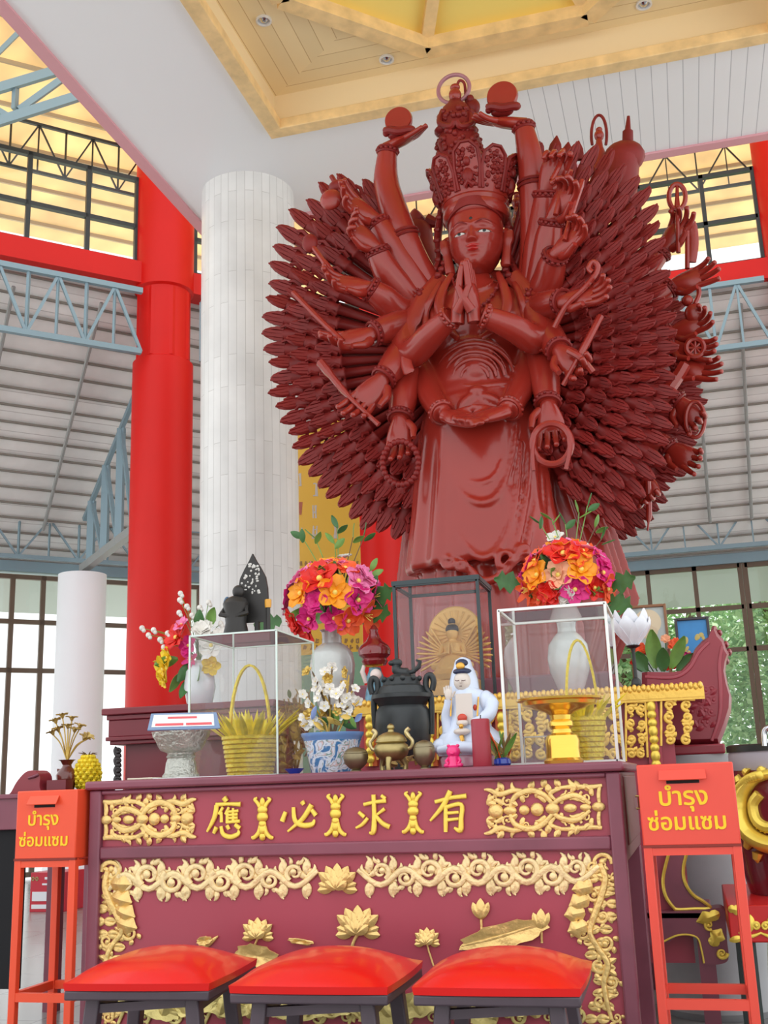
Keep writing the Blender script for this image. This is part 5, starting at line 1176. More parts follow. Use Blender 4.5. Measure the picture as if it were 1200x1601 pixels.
m = MB(); L.add(m, [(23, 1158), (23, 1156), (19, 1150), (12, 1146), (5, 1144), (4, 1141), (6, 1138), (5, 1134), (1, 1131)], 28); obj('lid', m, brass, t)
for sg in (-1, 1):
    m = MB(); m.tube(cr([L.P(sg*20, 1172), L.P(sg*30, 1170), L.P(sg*33, 1160), L.P(sg*27, 1152), L.P(sg*24, 1145), L.P(sg*29, 1140)], 4), [.006]*12+[.0075]*8+[.007], 8); obj('handle', m, mat('pale_brass', (.62, .50, .25), .35, metal=.8), t)
for b in (-90, 30, 150):
    d = V((cos(radians(b)), sin(radians(b)), 0)); m = MB(); c_ = V((L.c.x, Yt_, 0)); m.tube([c_+d*.035+V((0, 0, L.z(1186))), c_+d*.046+V((0, 0, lerp(AZ, L.z(1186), .45))), c_+d*.043+V((0, 0, AZ+.001))], [.012, .008, .009], 10); obj('leg', m, brass, t)
# black iron censer
Ye = 3.86; L = Lat(630, 1130, Ye); yb = yt(630, Ye); t = thing('iron_censer', 'large black iron censer with a beast on its lid behind the brass censer', 'censer', (L.c.x, Ye, AZ))
m = MB(); L.add(m, [(20, 1190), (34, 1178), (40, 1160), (43, 1135), (41, 1112), (36, 1104), (40, 1098), (46, 1092), (46, 1086), (40, 1085)], 36); obj('bowl', m, iron, t)
m = MB(); L.add(m, [(39, 1086), (37, 1082), (34, 1074), (29, 1071), (27, 1060), (19, 1058), (14, 1054), (.5, 1052)], 32)
for k in range(10): b = 2*pi*k/10; m.ell((L.c.x+cos(b)*28*L.u, Ye+sin(b)*28*L.u, L.z(1062)), .010, 8, 6)
lid = obj('lid', m, iron, t)
m = MB(); m.tube(cr([L.P(22, 1050), L.P(10, 1052), L.P(-4, 1050), L.P(-8, 1044), L.P(-6, 1038)], 4), [.008]*4+[.018]*8+[.016]*4+[.012], 10); m.ell(L.P(-7, 1036), (.022, .018, .017)); m.ell(L.P(-14, 1036, -.01), (.012, .012, .010)); m.tube([L.P(20, 1050), L.P(28, 1044), L.P(30, 1036), L.P(24, 1033)], [.008, .009, .008, .003], 8)
for dx in (-8, -2, 6, 12): m.tube([L.P(dx, 1050), L.P(dx+1, 1057)], .006, 7)
obj('beast', m, iron, lid)
for sg in (-1, 1):
    m = MB(); m.tube(cr([L.P(sg*43, 1150), L.P(sg*45, 1110), L.P(sg*44, 1088), L.P(sg*38, 1078), L.P(sg*39, 1062), L.P(sg*46, 1058), L.P(sg*50, 1068), L.P(sg*47, 1082)], 5), .011, 10); obj('handle', m, iron, t)
for b in (-90, 30, 150):
    d = V((cos(radians(b)), sin(radians(b)), 0)); m = MB(); c_ = V((L.c.x, Ye, 0)); m.tube([c_+d*.07+V((0, 0, L.z(1176))), c_+d*.085+V((0, 0, AZ+.03)), c_+d*.075+V((0, 0, AZ+.001))], [.02, .015, .018], 10); obj('leg', m, iron, t)
dp = thing('dried_sprig', 'small dried twig bundle behind the left brass cup', 'flowers', (at(630, 1200, 3.62).x, 3.62, AZ)); rnd = random.Random(33)
for k in range(16): leafpart(dp, V((rnd.uniform(-.05, .05), rnd.uniform(-.01, .02), rnd.uniform(.01, .05))), (rnd.uniform(-1, 1), -.4, rnd.uniform(.1, .8)), .04, .016, dry[k % 2])

# white porcelain seated figure
Yg2 = 3.58; L = Lat(733, 1120, Yg2); yb = yt(733, Yg2); t = thing('porcelain_figurine', 'white porcelain seated hooded figure with a raised hand, in front of the smoked glass case', 'figurine', (L.c.x, Yg2, AZ))
pw = mat('blue_white_glaze', (.66, .74, .90), .14, coat=.5); cream = mat('cream_glaze', (.70, .62, .55), .2, coat=.4); goldp = mat('gold_glaze', (.75, .42, .08), .25, metal=.6); redg = mat('red_glaze', (.6, .06, .03), .2)
m = MB(); P = L.prof([(40, yb), (46, yb-3), (48, 1186), (44, 1178)]); m.lathe(P, 30, (L.c.x, Yg2, 0), sq=.72); obj('base', m, mat('pink_glaze', (.62, .34, .42), .2, coat=.4), t)
m = MB(); rs = []
for w, y, dp_, dx in ((50, 1181, .075, 0), (56, 1172, .08, 0), (55, 1160, .078, 0), (46, 1148, .07, 0), (36, 1138, .06, -1), (31, 1125, .055, -1), (31, 1105, .05, 0), (33, 1092, .045, 0), (27, 1082, .04, 0), (15, 1076, .03, 0)):
    rs.append([L.P(dx+w*cos(2*pi*j/28), y, dp_*sin(2*pi*j/28)*(1+.06*cos(9*2*pi*j/28))) for j in range(28)])
m.rings(rs); m.tube([L.P(-44, 1172, -.05), L.P(-10, 1168, -.085), L.P(20, 1172, -.085), L.P(48, 1172, -.05)], [.014, .02, .02, .014], 10)
obj('robe', m, pw, t)
m = MB(); rs = []
for w, y, dp_, dy in ((22, 1092, .035, 0), (24, 1078, .036, .004), (22, 1062, .036, .006), (19, 1050, .034, .006), (15, 1042, .028, .006), (14, 1037, .024, .006), (12, 1031, .02, .006), (5, 1027, .01, .006)):
    rs.append([L.P(-6+w*cos(2*pi*j/24), y, dy+dp_*sin(2*pi*j/24)) for j in range(24)])
m.rings(rs); obj('hood', m, pw, t)
m = MB(); m.ell(L.P(-6, 1066, -.016), (14*L.u, 13*L.u, 17*L.u), 18, 12); m.ell(L.P(-6, 1067, -.049), (.004, .005, .007)); obj('face', m, cream, t)
m = MB(); m.ell(L.P(-6, 1050, -.014), (15*L.u, 13*L.u, 6*L.u)); m.ell(L.P(-6, 1037, -.012), (10*L.u, 8*L.u, 7*L.u)); obj('hair', m, mat('ink_blue_glaze', (.02, .03, .08), .2), t)
m = MB(); m.ell(L.P(-7, 1042, -.030), (7*L.u, 4*L.u, 6*L.u)); obj('crown', m, goldp, t)
m = MB()
for dx in (-11, -1): m.tube([L.P(dx-3, 1065, -.052), L.P(dx, 1066, -.054), L.P(dx+3, 1065, -.052)], .0014, 6)
m.tube([L.P(-8, 1074, -.051), L.P(-4, 1074, -.051)], .0016, 6); obj('face_paint', m, mat('ink_paint', (.08, .03, .03), .4), t)
m = MB(); m.sheet([[L.P(dx, y, -.052-.006*cos(dx/12)) for dx in (-14, -8, -2, 5, 11)] for y in (1086, 1100, 1118, 1134)], .008); obj('chest', m, cream, t)
m = MB(); m.tube(cr([L.P(-30, 1142, -.02), L.P(-33, 1120, -.03), L.P(-29, 1104, -.045), L.P(-27, 1094, -.05)], 4), [.024, .022, .02, .018, .017, .016, .015, .014, .013, .012, .012, .012, .012], 10); m.ell(L.P(-40, 1165, -.01), (.04, .05, .03)); obj('left_sleeve', m, pw, t)
m = MB(); m.ell(L.P(-26, 1086, -.05), (.013, .008, .020)); 
for q in range(4): m.tube([L.P(-31+q*3.2, 1084, -.05), L.P(-32+q*3.4, 1074-(2 if q in (1, 2) else 0), -.05)], [.0042, .0032], 7)
m.tube([L.P(-20, 1090, -.05), L.P(-15, 1082, -.055)], [.0045, .0035], 7); obj('raised_hand', m, cream, t)
m = MB(); m.tube(cr([L.P(26, 1092, -.01), L.P(38, 1104, -.03), L.P(34, 1122, -.06), L.P(12, 1132, -.075)], 4), [.026]*5+[.022]*5+[.014]*3, 10); m.ell(L.P(30, 1098, -.02), (.024, .03, .035)); obj('right_sleeve', m, pw, t)
m = MB(); m.ell(L.P(-4, 1132, -.076), (.02, .012, .012)); m.ell(L.P(-5, 1145, -.08), (.028, .016, .012)); obj('hands', m, cream, t)
m = MB(); m.ell(L.P(-4, 1124, -.075), (.016, .010, .014)); obj('red_bead', m, redg, t)
m = MB(); m.ell(L.P(14, 1108, -.045), (.007, .006, .010)); obj('red_bead', m, redg, t)
m = MB(); m.ell(L.P(-5, 1137, -.088), .008); obj('gold_bead', m, goldp, t)
m = MB(); m.tube([L.P(-6, 1152, -.08), L.P(-3, 1166, -.09), L.P(-8, 1178, -.09)], [.008, .006, .003], 8); obj('gold_tassel', m, goldp, t)
m = MB(); m.tube([L.P(-22, 1086, -.045), L.P(-24, 1120, -.05)], .003, 6); obj('gold_trim', m, goldp, t)
m = MB(); m.tube([L.P(20, 1092, -.045), L.P(18, 1122, -.06)], .003, 6); obj('gold_trim', m, goldp, t)

# pink figurine, candle, bits
Yx = 3.40; L = Lat(709, 1190, Yx); yb = yt(709, Yx); t = thing('pink_figurine', 'tiny hot pink figurine at the altar edge', 'figurine', (L.c.x, Yx, AZ)); hp = mat('hot_pink', (.92, .03, .22), .3, coat=.4)
m = MB(); L.add(m, [(10, yb), (11, yb-3), (8, 1192), (8, 1184), (6, 1180)], 18)
for sg in (-1, 1): m.ell(L.P(sg*10, yb-4, -.006), (.011, .013, .008)); m.tube([L.P(sg*7, 1184), L.P(sg*11, 1190, -.01), L.P(sg*8, 1195, -.014)], .005, 8)
obj('body', m, hp, t)
m = MB(); m.ell(L.P(0, 1175), (11*L.u, 10*L.u, 10*L.u), 18, 12); m.ell(L.P(-7, 1166), (.006, .006, .005)); m.ell(L.P(7, 1166), (.006, .006, .005)); m.ell(L.P(0, 1178, -.022), (.007, .006, .004)); obj('head', m, hp, t)
L = Lat(752, 1160, 3.37); yb = yt(752, 3.37); t = thing('candle', 'thick dark red candle in front of the white porcelain figure', 'candle', (L.c.x, 3.37, AZ)); m = MB(); P = L.prof([(14, yb), (14.5, yb-1), (14.5, 1126), (13, 1124)]); m.lathe(P+[(11*L.u, P[-1][1]), (9*L.u, P[-1][1]-.01), (.001, P[-1][1]-.012)], 32, (L.c.x, 3.37, 0)); obj('wax', m, mat('red_wax', (.36, .03, .05), .4, var=.1), t)
m = MB(); m.tube([V((L.c.x, 3.37, P[-1][1]-.012)), V((L.c.x+.002, 3.37, P[-1][1]+.012))], .002, 6); obj('wick', m, black, t)
L = Lat(785, 1190, 3.47); t = thing('blue_glass_bottle', 'cobalt blue glass votive with dried flowers left of the gold tray', 'votive', (L.c.x, 3.47, AZ)); m = MB(); m.lathe([(.022, AZ), (.028, AZ+.008), (.026, AZ+.022), (.018, AZ+.026), (.001, AZ+.02)], 22, (L.c.x, 3.47, 0)); obj('body', m, mat('cobalt_glaze', (.02, .06, .45), .15, coat=.6), t)
for k in range(14): leafpart(t, V((rnd.uniform(-.02, .02), rnd.uniform(-.015, .015), .022)), (rnd.uniform(-1, 1), -.2, 1), rnd.uniform(.04, .10), .018, (dry[0], leafg2, FC['coral'], dry[1])[k % 4])

# ------------------------------------------------------------------ left background: side table, vase of gilded buds, foil fruit
Ys = 4.3; zs3 = at(60, 1240, Ys).z; a = at(-60, 1240, Ys); b = at(150, 1240, Ys)
st_ = thing('side_table', 'dark purple red side table at the left edge behind the donation box', 'table', ((a.x+b.x)/2, Ys+.4, 0))
m = MB(); m.box((a.x, Ys, zs3-.15), (b.x, Ys+.8, zs3)); m.box((a.x-.01, Ys-.012, zs3-.02), (b.x+.01, Ys+.8, zs3)); obj('table_top', m, maroond, st_, bevel=.004)
for x in (a.x+.02, b.x-.08):
    for y in (Ys+.06, Ys+.68): m = MB(); m.box((x, y, 0), (x+.06, y+.06, zs3-.15)); obj('leg', m, maroond, st_)
m = MB(); m.box((a.x+.02, Ys+.02, .22), (at(30, 1400, Ys).x, Ys+.04, zs3-.15)); obj('cloth_skirt', m, mat('black_cloth', (.012, .012, .014), .9), st_)
Yr = Ys+.15; c = cr([(0, 1247), (14, 1242), (26, 1222), (40, 1207), (54, 1205), (62, 1214), (62, 1232), (66, 1240)], 5)
P = [at(q[0], q[1], Yr) for q in [(p.x, p.y) for p in [V((*k, 0)) for k in [(0, 1247), (14, 1242), (26, 1222), (40, 1207), (54, 1205), (62, 1214), (62, 1232), (68, 1244)]]]]
m = MB(); pz = [(p.x, max(p.z, zs3+.001)) for p in [V(q) for q in cr(P, 5)]]; pz += [(pz[-1][0], zs3+.001), (pz[0][0], zs3+.001)]
m.prism(pz, .10, M.Translation((0, Yr+.1, 0))); t = thing('scroll_end', 'dark red curled scroll end of a small stand on the left side table', 'stand', (P[4].x, Yr+.05, zs3)); obj('scroll', m, mat('vessel_red', (.30, .03, .045), .32), t, bevel=.004)
m = MB(); q = at(54, 1214, Yr-.002); m.tube([q+V((-.03, 0, -.006)), q+V((.0, -.004, .0)), q+V((.02, 0, .008))], .006, 8); obj('groove', m, maroond, t)
m = MB(); q0 = at(68, 1222, Yr); m.box((q0.x+.004, Yr+.02, zs3+.001), (q0.x+.10, Yr+.08, zs3+.055)); obj('rail', m, mc, t)
Yu = Ys+.30; L = Lat(104, 1215, Yu); yb = ypx(104, Yu, zs3); t = thing('bud_vase', 'small dark red brown vase holding gilded buds behind the left donation box', 'vase', (L.c.x, Yu, zs3)); m = MB(); rb = mat('red_brown_glaze', (.16, .03, .02), .18, coat=.6, var=.3, vscale=14)
P = L.prof([(9, yb), (10, yb-2), (14, 1222), (15, 1212), (12, 1205), (7, 1200), (6, 1196), (9, 1190), (12, 1188)]); m.lathe(P+[(7*L.u, P[-1][1]-.004), (.001, P[-1][1]-.02)], 26, (L.c.x, Yu, 0)); obj('body', m, rb, t)
m = MB(); m.tube([L.P(-8, 1204), L.P(-14, 1203), L.P(-13, 1208), L.P(-13, 1212)], .006, 8); obj('ear', m, rb, t)
bd = thing('gilded_buds', 'gilded artificial buds standing in the small dark red brown vase', 'flowers', L.P(0, 1190)); o_ = bd.location
for k, (x, y) in enumerate([(92, 1145), (106, 1140), (116, 1146), (124, 1140), (130, 1158), (136, 1156), (98, 1124), (112, 1128), (84, 1150), (88, 1132)]):
    c_ = at(x, y, Yu-.01*(k % 3))-o_; m = MB(); m.tube(cr([(0, 0, 0), c_*.5+V((0, 0, .02)), c_], 4), .003, 5); s_ = obj('stem', m, goldleaf, bd, local=True); d = (c_+V((0, 0, .05))).normalized(); m = MB()
    for q in range(5): petal(m, rotz_to(d), c_, q*2*pi/5, .036, .022, 1.2, .95)
    obj('bud', m, mat('dull_gold', (.62, .46, .16), .35, metal=.6), s_, local=True)
Yz = Ys+.34; L = Lat(137, 1210, Yz); yb = ypx(137, Yz, zs3); t = thing('foil_fruit', 'knobbly yellow foil pineapple ornament beside the small bud vase', 'ornament', (L.c.x, Yz, zs3)); m = MB()
for i in range(9):
    y = lerp(yb-3, 1184, i/8); w = 17*sin(pi*(.16+.76*i/8))**.6
    for j in range(12): b_ = 2*pi*(j+.5*(i % 2))/12; m.ell((L.c.x+cos(b_)*w*L.u, Yz+sin(b_)*w*L.u, L.z(y)), .013, 6, 4)
L.add(m, [(12, yb), (15, yb-10), (16, 1205), (12, 1190), (3, 1182)], 14); obj('body', m, foil, t, angle=20)
m = MB()
for k in range(7): b_ = k*.9; m.tube([L.P(0, 1184), L.P(7*cos(b_), 1178, .02*sin(b_)), L.P(14*cos(b_), 1178+3*sin(b_), .04*sin(b_))], [.004, .003, .001], 5)
obj('crown', m, twig, t)
# red poster box on the floor
p = atz(70, 1426, 0); Yb_ = p.y; a = at(46, 1420, Yb_); b = at(100, 1420, Yb_); zb_ = at(72, 1364, Yb_).z
t = thing('red_box', 'low red box with white labels on the floor seen through the left box stand', 'box', ((a.x+b.x)/2, Yb_+.2, 0)); m = MB(); m.box((a.x, Yb_, 0), (b.x, Yb_+.35, zb_)); obj('body', m, mat('poster_red', (.52, .02, .04), .4), t, bevel=.004)
wl = mat('label_white', (.75, .76, .80), .5); RR = Relief(Yb_)
def label(x0, y0, x1, y1, mt, nm='label'): 
    p, q = at(x0, y1, Yb_), at(x1, y0, Yb_); m = MB(); m.box((p.x, Yb_-.003, p.z), (q.x, Yb_, q.z)); obj(nm, m, mt, t)
label(50, 1394, 90, 1409, wl); label(49, 1414, 92, 1421, wl); label(70, 1371, 92, 1375, wl); label(66, 1381, 74, 1384, wl)
m = MB()
for x0 in (52, 58): 
    q = at(x0, 1374, Yb_); m.tube([q+V((.012*cos(k), -.003, .016*sin(k))) for k in (0, 1.05, 2.1, 3.14, 4.2, 5.2)], .004, 6, closed=True)
obj('printed_mark', m, mat('olive_print', (.35, .38, .15), .5), t)

# ------------------------------------------------------------------ drum with the golden dragon at the right edge
Yd2 = 4.35; ctr = at(1236, 1280, Yd2); rd = at(1236, 1280, Yd2).x-at(1143, 1280, Yd2).x; zt2 = at(1160, 1203, Yd2-.1).z; zb2 = at(1150, 1405, Yd2-.1).z
dr = thing('drum', 'dark red barrel drum with a golden dragon at the right edge', 'drum', (ctr.x, Yd2+.1, zb2)); cy = Yd2+.1
prof = [(rd*.80, zb2), (rd*.90, lerp(zb2, zt2, .18)), (rd, lerp(zb2, zt2, .55)), (rd*.96, lerp(zb2, zt2, .85)), (rd*.90, zt2)]
m = MB(); m.lathe(prof, 48, (ctr.x, cy, 0)); obj('barrel', m, mat('drum_red', (.16, .01, .02), .2, coat=.6), dr)
m = MB(); m.lathe([(rd*.91, zt2-.004), (rd*.93, zt2+.012), (rd*.93, zt2+.05), (rd*.91, zt2+.065)], 48, (ctr.x, cy, 0)); obj('grey_band', m, mat('grey_hide', (.42, .38, .42), .5), dr)
m = MB(); m.lathe([(rd*.95, zt2+.064), (rd*.95, zt2+.085), (rd*.90, zt2+.09)], 48, (ctr.x, cy, 0)); obj('black_rim', m, black, dr)
m = MB(); pr_ = lambda th, dz: V((ctr.x+rd*.94*sin(th), cy-rd*.94*cos(th), zt2+dz)); m.tube(cr([pr_(-.35, .08), pr_(-.33, .13), pr_(-.22, .145), pr_(-.1, .14), pr_(0, .145), pr_(.1, .13), pr_(.12, .08)], 4), .011, 10); obj('handle', m, mat('chrome', (.6, .62, .65), .15, metal=1), dr)
def ons(th, z, d=.0): 
    r = interp([(q[1], q[0]) for q in prof], z)+d; return V((ctr.x+r*sin(th), cy-r*cos(th), z))
H = zt2-zb2; zz = lambda f: zb2+H*f; dragon = MB()
body = cr([V((-.30, .96, 0)), V((-.62, .92, 0)), V((-.86, .80, 0)), V((-.92, .64, 0)), V((-.80, .50, 0)), V((-.55, .42, 0)), V((-.25, .40, 0)), V((.05, .46, 0))], 8)
dragon.tube([ons(p.x, zz(p.y), .012) for p in body], [lerp(.028, .052, min(1, i/20)) for i in range(len(body))], 12, flat=.6)
for i, p in enumerate(body[4:-2]): 
    q = ons(p.x, zz(p.y), .04); dragon.ell(q, (.022, .014, .018), 7, 5)
body2 = cr([V((-.52, .80, 0)), V((-.66, .72, 0)), V((-.62, .60, 0)), V((-.44, .54, 0)), V((-.2, .56, 0))], 6)
dragon.tube([ons(p.x, zz(p.y), .010) for p in body2], .020, 8)
for p in body2[::2]: dragon.tube([ons(p.x, zz(p.y), .01), ons(p.x-.05, zz(p.y)-.02, .012)], [.010, .003], 6)
for a, z, da, dz in ((-.95, .9, -.06, .06), (-1.0, .72, -.1, .03), (-.98, .56, -.1, -.03), (-.85, .42, -.08, -.06), (-.7, .34, -.05, -.08), (-.45, .98, -.05, .04), (-.75, .97, -.08, .03)): dragon.tube([ons(a, zz(z), .008), ons(a+da*.6, zz(z+dz*.6), .012), ons(a+da, zz(z+dz), .006)], [.02, .014, .003], 8)
obj('dragon', dragon, gilt2, dr)
zst = zb2; t = thing('drum_stand', 'bright red drum stand with gold cloud trim at the right edge', 'stand', (ctr.x, cy, 0)); p = at(1135, 1475, Yd2); 
m = MB(); m.box((at(1136, 1440, Yd2).x, Yd2-.02-.28, at(1140, 1474, Yd2-.3).z), (at(1136, 1440, Yd2).x+.7, cy+.35, zst-.001)); obj('top_box', m, mat('stand_red', (.62, .012, .012), .35), t, bevel=.005)
RD = Relief(Yd2-.301)
for x in (1172, 1205): RD.spiral(x-9, 1448, 7, 0, 1.3, 6, 2, -1); RD.spiral(x+9, 1448, 7, pi, 1.3, 6, 2, 1); RD.leaf(x, 1456, 90, 26, 14, .002); RD.stroke([(x-18, 1458), (x, 1464), (x+18, 1458)], [3, 6, 3], .002)
RD.leaf(1138, 1420, -10, 22, 14, .002, lobes=2); RD.leaf(1140, 1470, 10, 22, 10, .002)
RD.put('cloud_trim', gilt2, t)
q = at(1136, 1440, Yd2).x; zl2 = at(1140, 1474, Yd2-.3).z
for x in (q+.03, q+.62):
    for y in (Yd2-.27, cy+.27): m = MB(); m.box((x, y, 0), (x+.05, y+.05, zl2)); obj('leg', m, mat('green_black_leg', (.03, .05, .045), .4), t)

# ------------------------------------------------------------------ yellow banner with columns of writing, behind the statue
Yn = 9.6; a = at(452, 1020, Yn); b = at(567, 1020, Yn); zt3 = at(500, 660, Yn).z; zm = at(510, 1022, Yn).z
bn = thing('banner', 'tall orange yellow banner with grey writing between the marble and the red column', 'banner', ((a.x+b.x)/2, Yn, 0))
m = MB(); m.box((a.x, Yn, zm), (b.x, Yn+.02, zt3)); obj('sheet', m, mat('banner_yellow', (.70, .40, .035), .5), bn)
m = MB(); m.box((a.x, Yn+.001, .25), (b.x, Yn+.02, zm)); obj('green_base', m, mat('banner_green', (.20, .36, .24), .5), bn)
for x in (a.x+.03, b.x-.09): m = MB(); m.box((x, Yn-.12, 0), (x+.06, Yn+.14, .25)); obj('foot', m, steel, bn)
gw = [mat('banner_grey_writing', (.50, .44, .40), .5), mat('banner_red_writing', (.40, .10, .05), .5), mat('banner_brown_writing', (.28, .14, .04), .5)]
RN = Relief(Yn); rnd = random.Random(17)
def glyph(cx, cy, w, h, ns, mt):
    for k in range(ns):
        if k % 2: y = cy-h/2+h*rnd.random(); RN.stroke([(cx-w/2*rnd.uniform(.4, 1), y), (cx+w/2*rnd.uniform(.4, 1), y-1)], 2.2, .001, .3, 2, 5)
        else: x = cx-w/2+w*rnd.random(); RN.stroke([(x, cy-h/2), (x+rnd.uniform(-2, 2), cy+h/2)], 2.2, .001, .3, 2, 5)
    RN.put('writing', mt, bn)
for cx, rows in ((468, (750, 795, 835)), (492, (766, 800, 832)), (525, (700, 730, 832)), (500, (720,))):
    for y in rows: glyph(cx, y, 8, 20, 5, gw[1] if (cx, y) == (468, 795) else gw[0])
for y in (881, 1002, 1012):
    for x in range(460, 562, 9): glyph(x, y, 5, 7, 4, gw[2])
# ------------------------------------------------------------------ the great many armed statue
SY = 6.0
def sp(x, y, d=0.0): return at(x, y, SY+d)
US = unit(745, 545, SY)
lacq = mat('dark_red_lacquered_wood', (.31, .024, .015), .26, spec=.45, coat=.28, var=.10, vscale=2.5, bump=.05, bscale=14)
lacqd = mat('carved_red_wood', (.21, .015, .013), .42, spec=.3, coat=.0, var=.22, vscale=5)
st = thing('deity_statue', 'colossal dark red many armed wooden statue with a tall crown behind the altar', 'statue', (-.985, SY, 0))
SC = sp(745, 545)
# --- hands -------------------------------------------------------------------
def hand(m, W, d, nrm, L, curl=.25, spread=.12, thumb=1, n=8, curls=None, thumb_out=.7):
    """W wrist, d towards the fingers, nrm out of the palm, L length; thumb on side +1/-1 of d x nrm"""
    d = V(d).normalized(); nrm = V(nrm); nrm = (nrm-d*nrm.dot(d)).normalized(); s = d.cross(nrm); W = V(W)
    rs = []
    for t, w, th in ((-.06, .13, .115), (.04, .145, .115), (.18, .20, .115), (.34, .225, .105), (.46, .225, .085), (.53, .19, .06)):
        c = W+d*L*t; rs.append([c+s*(w*L*cos(2*pi*j/12)*(1-.1*sin(2*pi*j/12)**2))+nrm*(th*L*sin(2*pi*j/12)) for j in range(12)])
    m.rings(rs)
    for k, (o, ln) in enumerate(((.165, .42), (.055, .48), (-.055, .45), (-.165, .36))):
        c = (curls[k] if curls else curl)+.0; a = spread*(1.5-k)*.6; p = W+d*L*.44+s*o*L; e = (d*cos(a)+s*sin(a)*1.0).normalized(); pts = [p]; ang = 0
        for q, f in enumerate((.42, .32, .26)):
            ang += c*(.6, 1.1, .9)[q]; dd = e*cos(ang)+nrm*sin(ang); p = p+dd*ln*L*f; pts.append(p)
        pts = cr(pts, 3); k_ = len(pts); m.tube(pts+[pts[-1]+(pts[-1]-pts[-2]).normalized()*L*.012], [L*lerp(.060, .043, i/(k_-1)) for i in range(k_)]+[L*.018], n)
    b = W+d*L*.10+s*thumb*.14*L; e = (d*.75+s*thumb*thumb_out+nrm*.35).normalized(); e2 = (d*.95+s*thumb*.15+nrm*.35).normalized()
    pts = cr([b, b+e*L*.18, b+e*L*.18+e2*L*.14, b+e*L*.18+e2*L*.25], 3); m.tube(pts, [L*lerp(.085, .042, i/(len(pts)-1)) for i in range(len(pts))], n)
def arm(m, pts, r, n=14):
    c = cr([(p.x, p.y, p.z) for p in pts], 6); k = len(c); m.tube(c, [interp([(i/(len(r)-1), q) for i, q in enumerate(r)], i/(k-1)) for i in range(k)], n); return c
def cuff(m, p, d, r, beads=True):
    d = V(d).normalized(); a = d.orthogonal().normalized(); b = d.cross(a)
    for o in (-.016, .010): m.tube([p+d*o+(a*cos(2*pi*j/20)+b*sin(2*pi*j/20))*r for j in range(20)], .010, 6, closed=True)
    if beads:
        for j in range(14): m.ell(p-d*.004+(a*cos(2*pi*j/14)+b*sin(2*pi*j/14))*(r+.004), .013, 6, 5)

# --- body: robe, torso and the main arms grown together ----------------------
def sect(m, tab, n=72, fold=None):
    rs = []
    for y, cx, hw, dep, dy in tab:
        c = sp(cx, y, dy); row = []
        for j in range(n):
            a = 2*pi*j/n; f = 1+(fold(a, y) if fold else 0); row.append(V((c.x+hw*US*cos(a)*f, c.y+dep*sin(a)*f, c.z)))
        rs.append(row)
    m.rings(rs[::-1])
def dense(tab, k=5):
    out = []
    for a, b in zip(tab, tab[1:]):
        for i in range(k): out.append(tuple(lerp(p, q, i/k) for p, q in zip(a, b)))
    return out+[tab[-1]]
B = MB()
sect(B, dense([(432, 740, 26, .10, .02), (446, 741, 36, .12, .02), (460, 742, 60, .145, .02), (474, 742, 80, .17, .01), (492, 742, 90, .20, .0), (512, 742, 90, .22, -.02), (540, 744, 80, .22, -.02), (580, 745, 73, .215, 0), (610, 746, 74, .22, 0), (640, 748, 84, .25, 0), (675, 749, 90, .27, 0)]))
sect(B, dense([(380, 738, 25, .10, .03), (425, 740, 27, .11, .03)]))
fs = lambda a, y: (.040*sin(13*a+.004*y)*max(0, min(1, (y-640)/120)) if abs(cos(a)) > .42 else .010*sin(5*a))*1.0
sect(B, dense([(632, 748, 82, .25, 0), (680, 750, 93, .29, -.01), (740, 752, 98, .31, -.02), (800, 754, 103, .33, -.03), (850, 757, 110, .34, -.04), (884, 760, 116, .35, -.05), (892, 760, 112, .33, -.05)]), 96, fs)
fu = lambda a, y: .055*sin(19*a)+.02*sin(7*a+1)
sect(B, dense([(860, 760, 92, .28, -.02), (920, 768, 104, .31, -.02), (985, 776, 116, .34, -.02), (1075, 782, 116, .36, 0)]), 120, fu)
# outer robe hanging behind, falling in long folds at both sides
fo = lambda a, y: .050*sin(23*a+1.2*sin(.01*y))*min(1, max(0, (y-480)/120))+.03*sin(9*a)
sect(B, dense([(440, 742, 70, .16, .16), (500, 744, 88, .18, .20), (580, 748, 96, .20, .24), (650, 758, 116, .22, .27), (750, 776, 138, .24, .28), (850, 790, 160, .26, .28), (950, 800, 178, .28, .28), (1000, 798, 166, .28, .28), (1075, 786, 150, .30, .28)]), 140, fo)
# nested drape folds on the skirt front
def onskirt(x, y, out=.0):
    tabs = [(632, 748, 82, .25, 0), (680, 750, 93, .29, -.01), (740, 752, 98, .31, -.02), (800, 754, 103, .33, -.03), (850, 757, 110, .34, -.04), (890, 760, 116, .35, -.05)]
    cx = interp([(t[0], t[1]) for t in tabs], y); hw = interp([(t[0], t[2]) for t in tabs], y); dp_ = interp([(t[0], t[3]) for t in tabs], y); dy = interp([(t[0], t[4]) for t in tabs], y)
    q = max(-.98, min(.98, (x-cx)/hw)); return sp(x, y, dy-dp_*sqrt(1-q*q)-out)
def fold(pts, w): 
    c = cr([(x, y, 0) for x, y in pts], 6); k = len(c); B.tube([onskirt(p.x, p.y, .002) for p in c], [w*sin(pi*(.1+.8*i/(k-1)))+.004 for i in range(k)], 8)
fold([(690, 660), (700, 720), (722, 770), (752, 787), (780, 772), (800, 720), (808, 660)], .020)
fold([(682, 670), (690, 760), (715, 830), (750, 872), (785, 850), (806, 780), (815, 690)], .020)
fold([(704, 700), (726, 745), (750, 756), (775, 742), (790, 700)], .012)
for pts in ([(672, 690), (676, 780), (690, 850), (700, 884)], [(838, 690), (836, 780), (826, 840), (818, 880)], [(828, 670), (824, 760), (812, 830), (800, 872)], [(846, 720), (848, 800), (846, 880)], [(664, 720), (664, 800), (668, 880)]): fold(pts, .017)
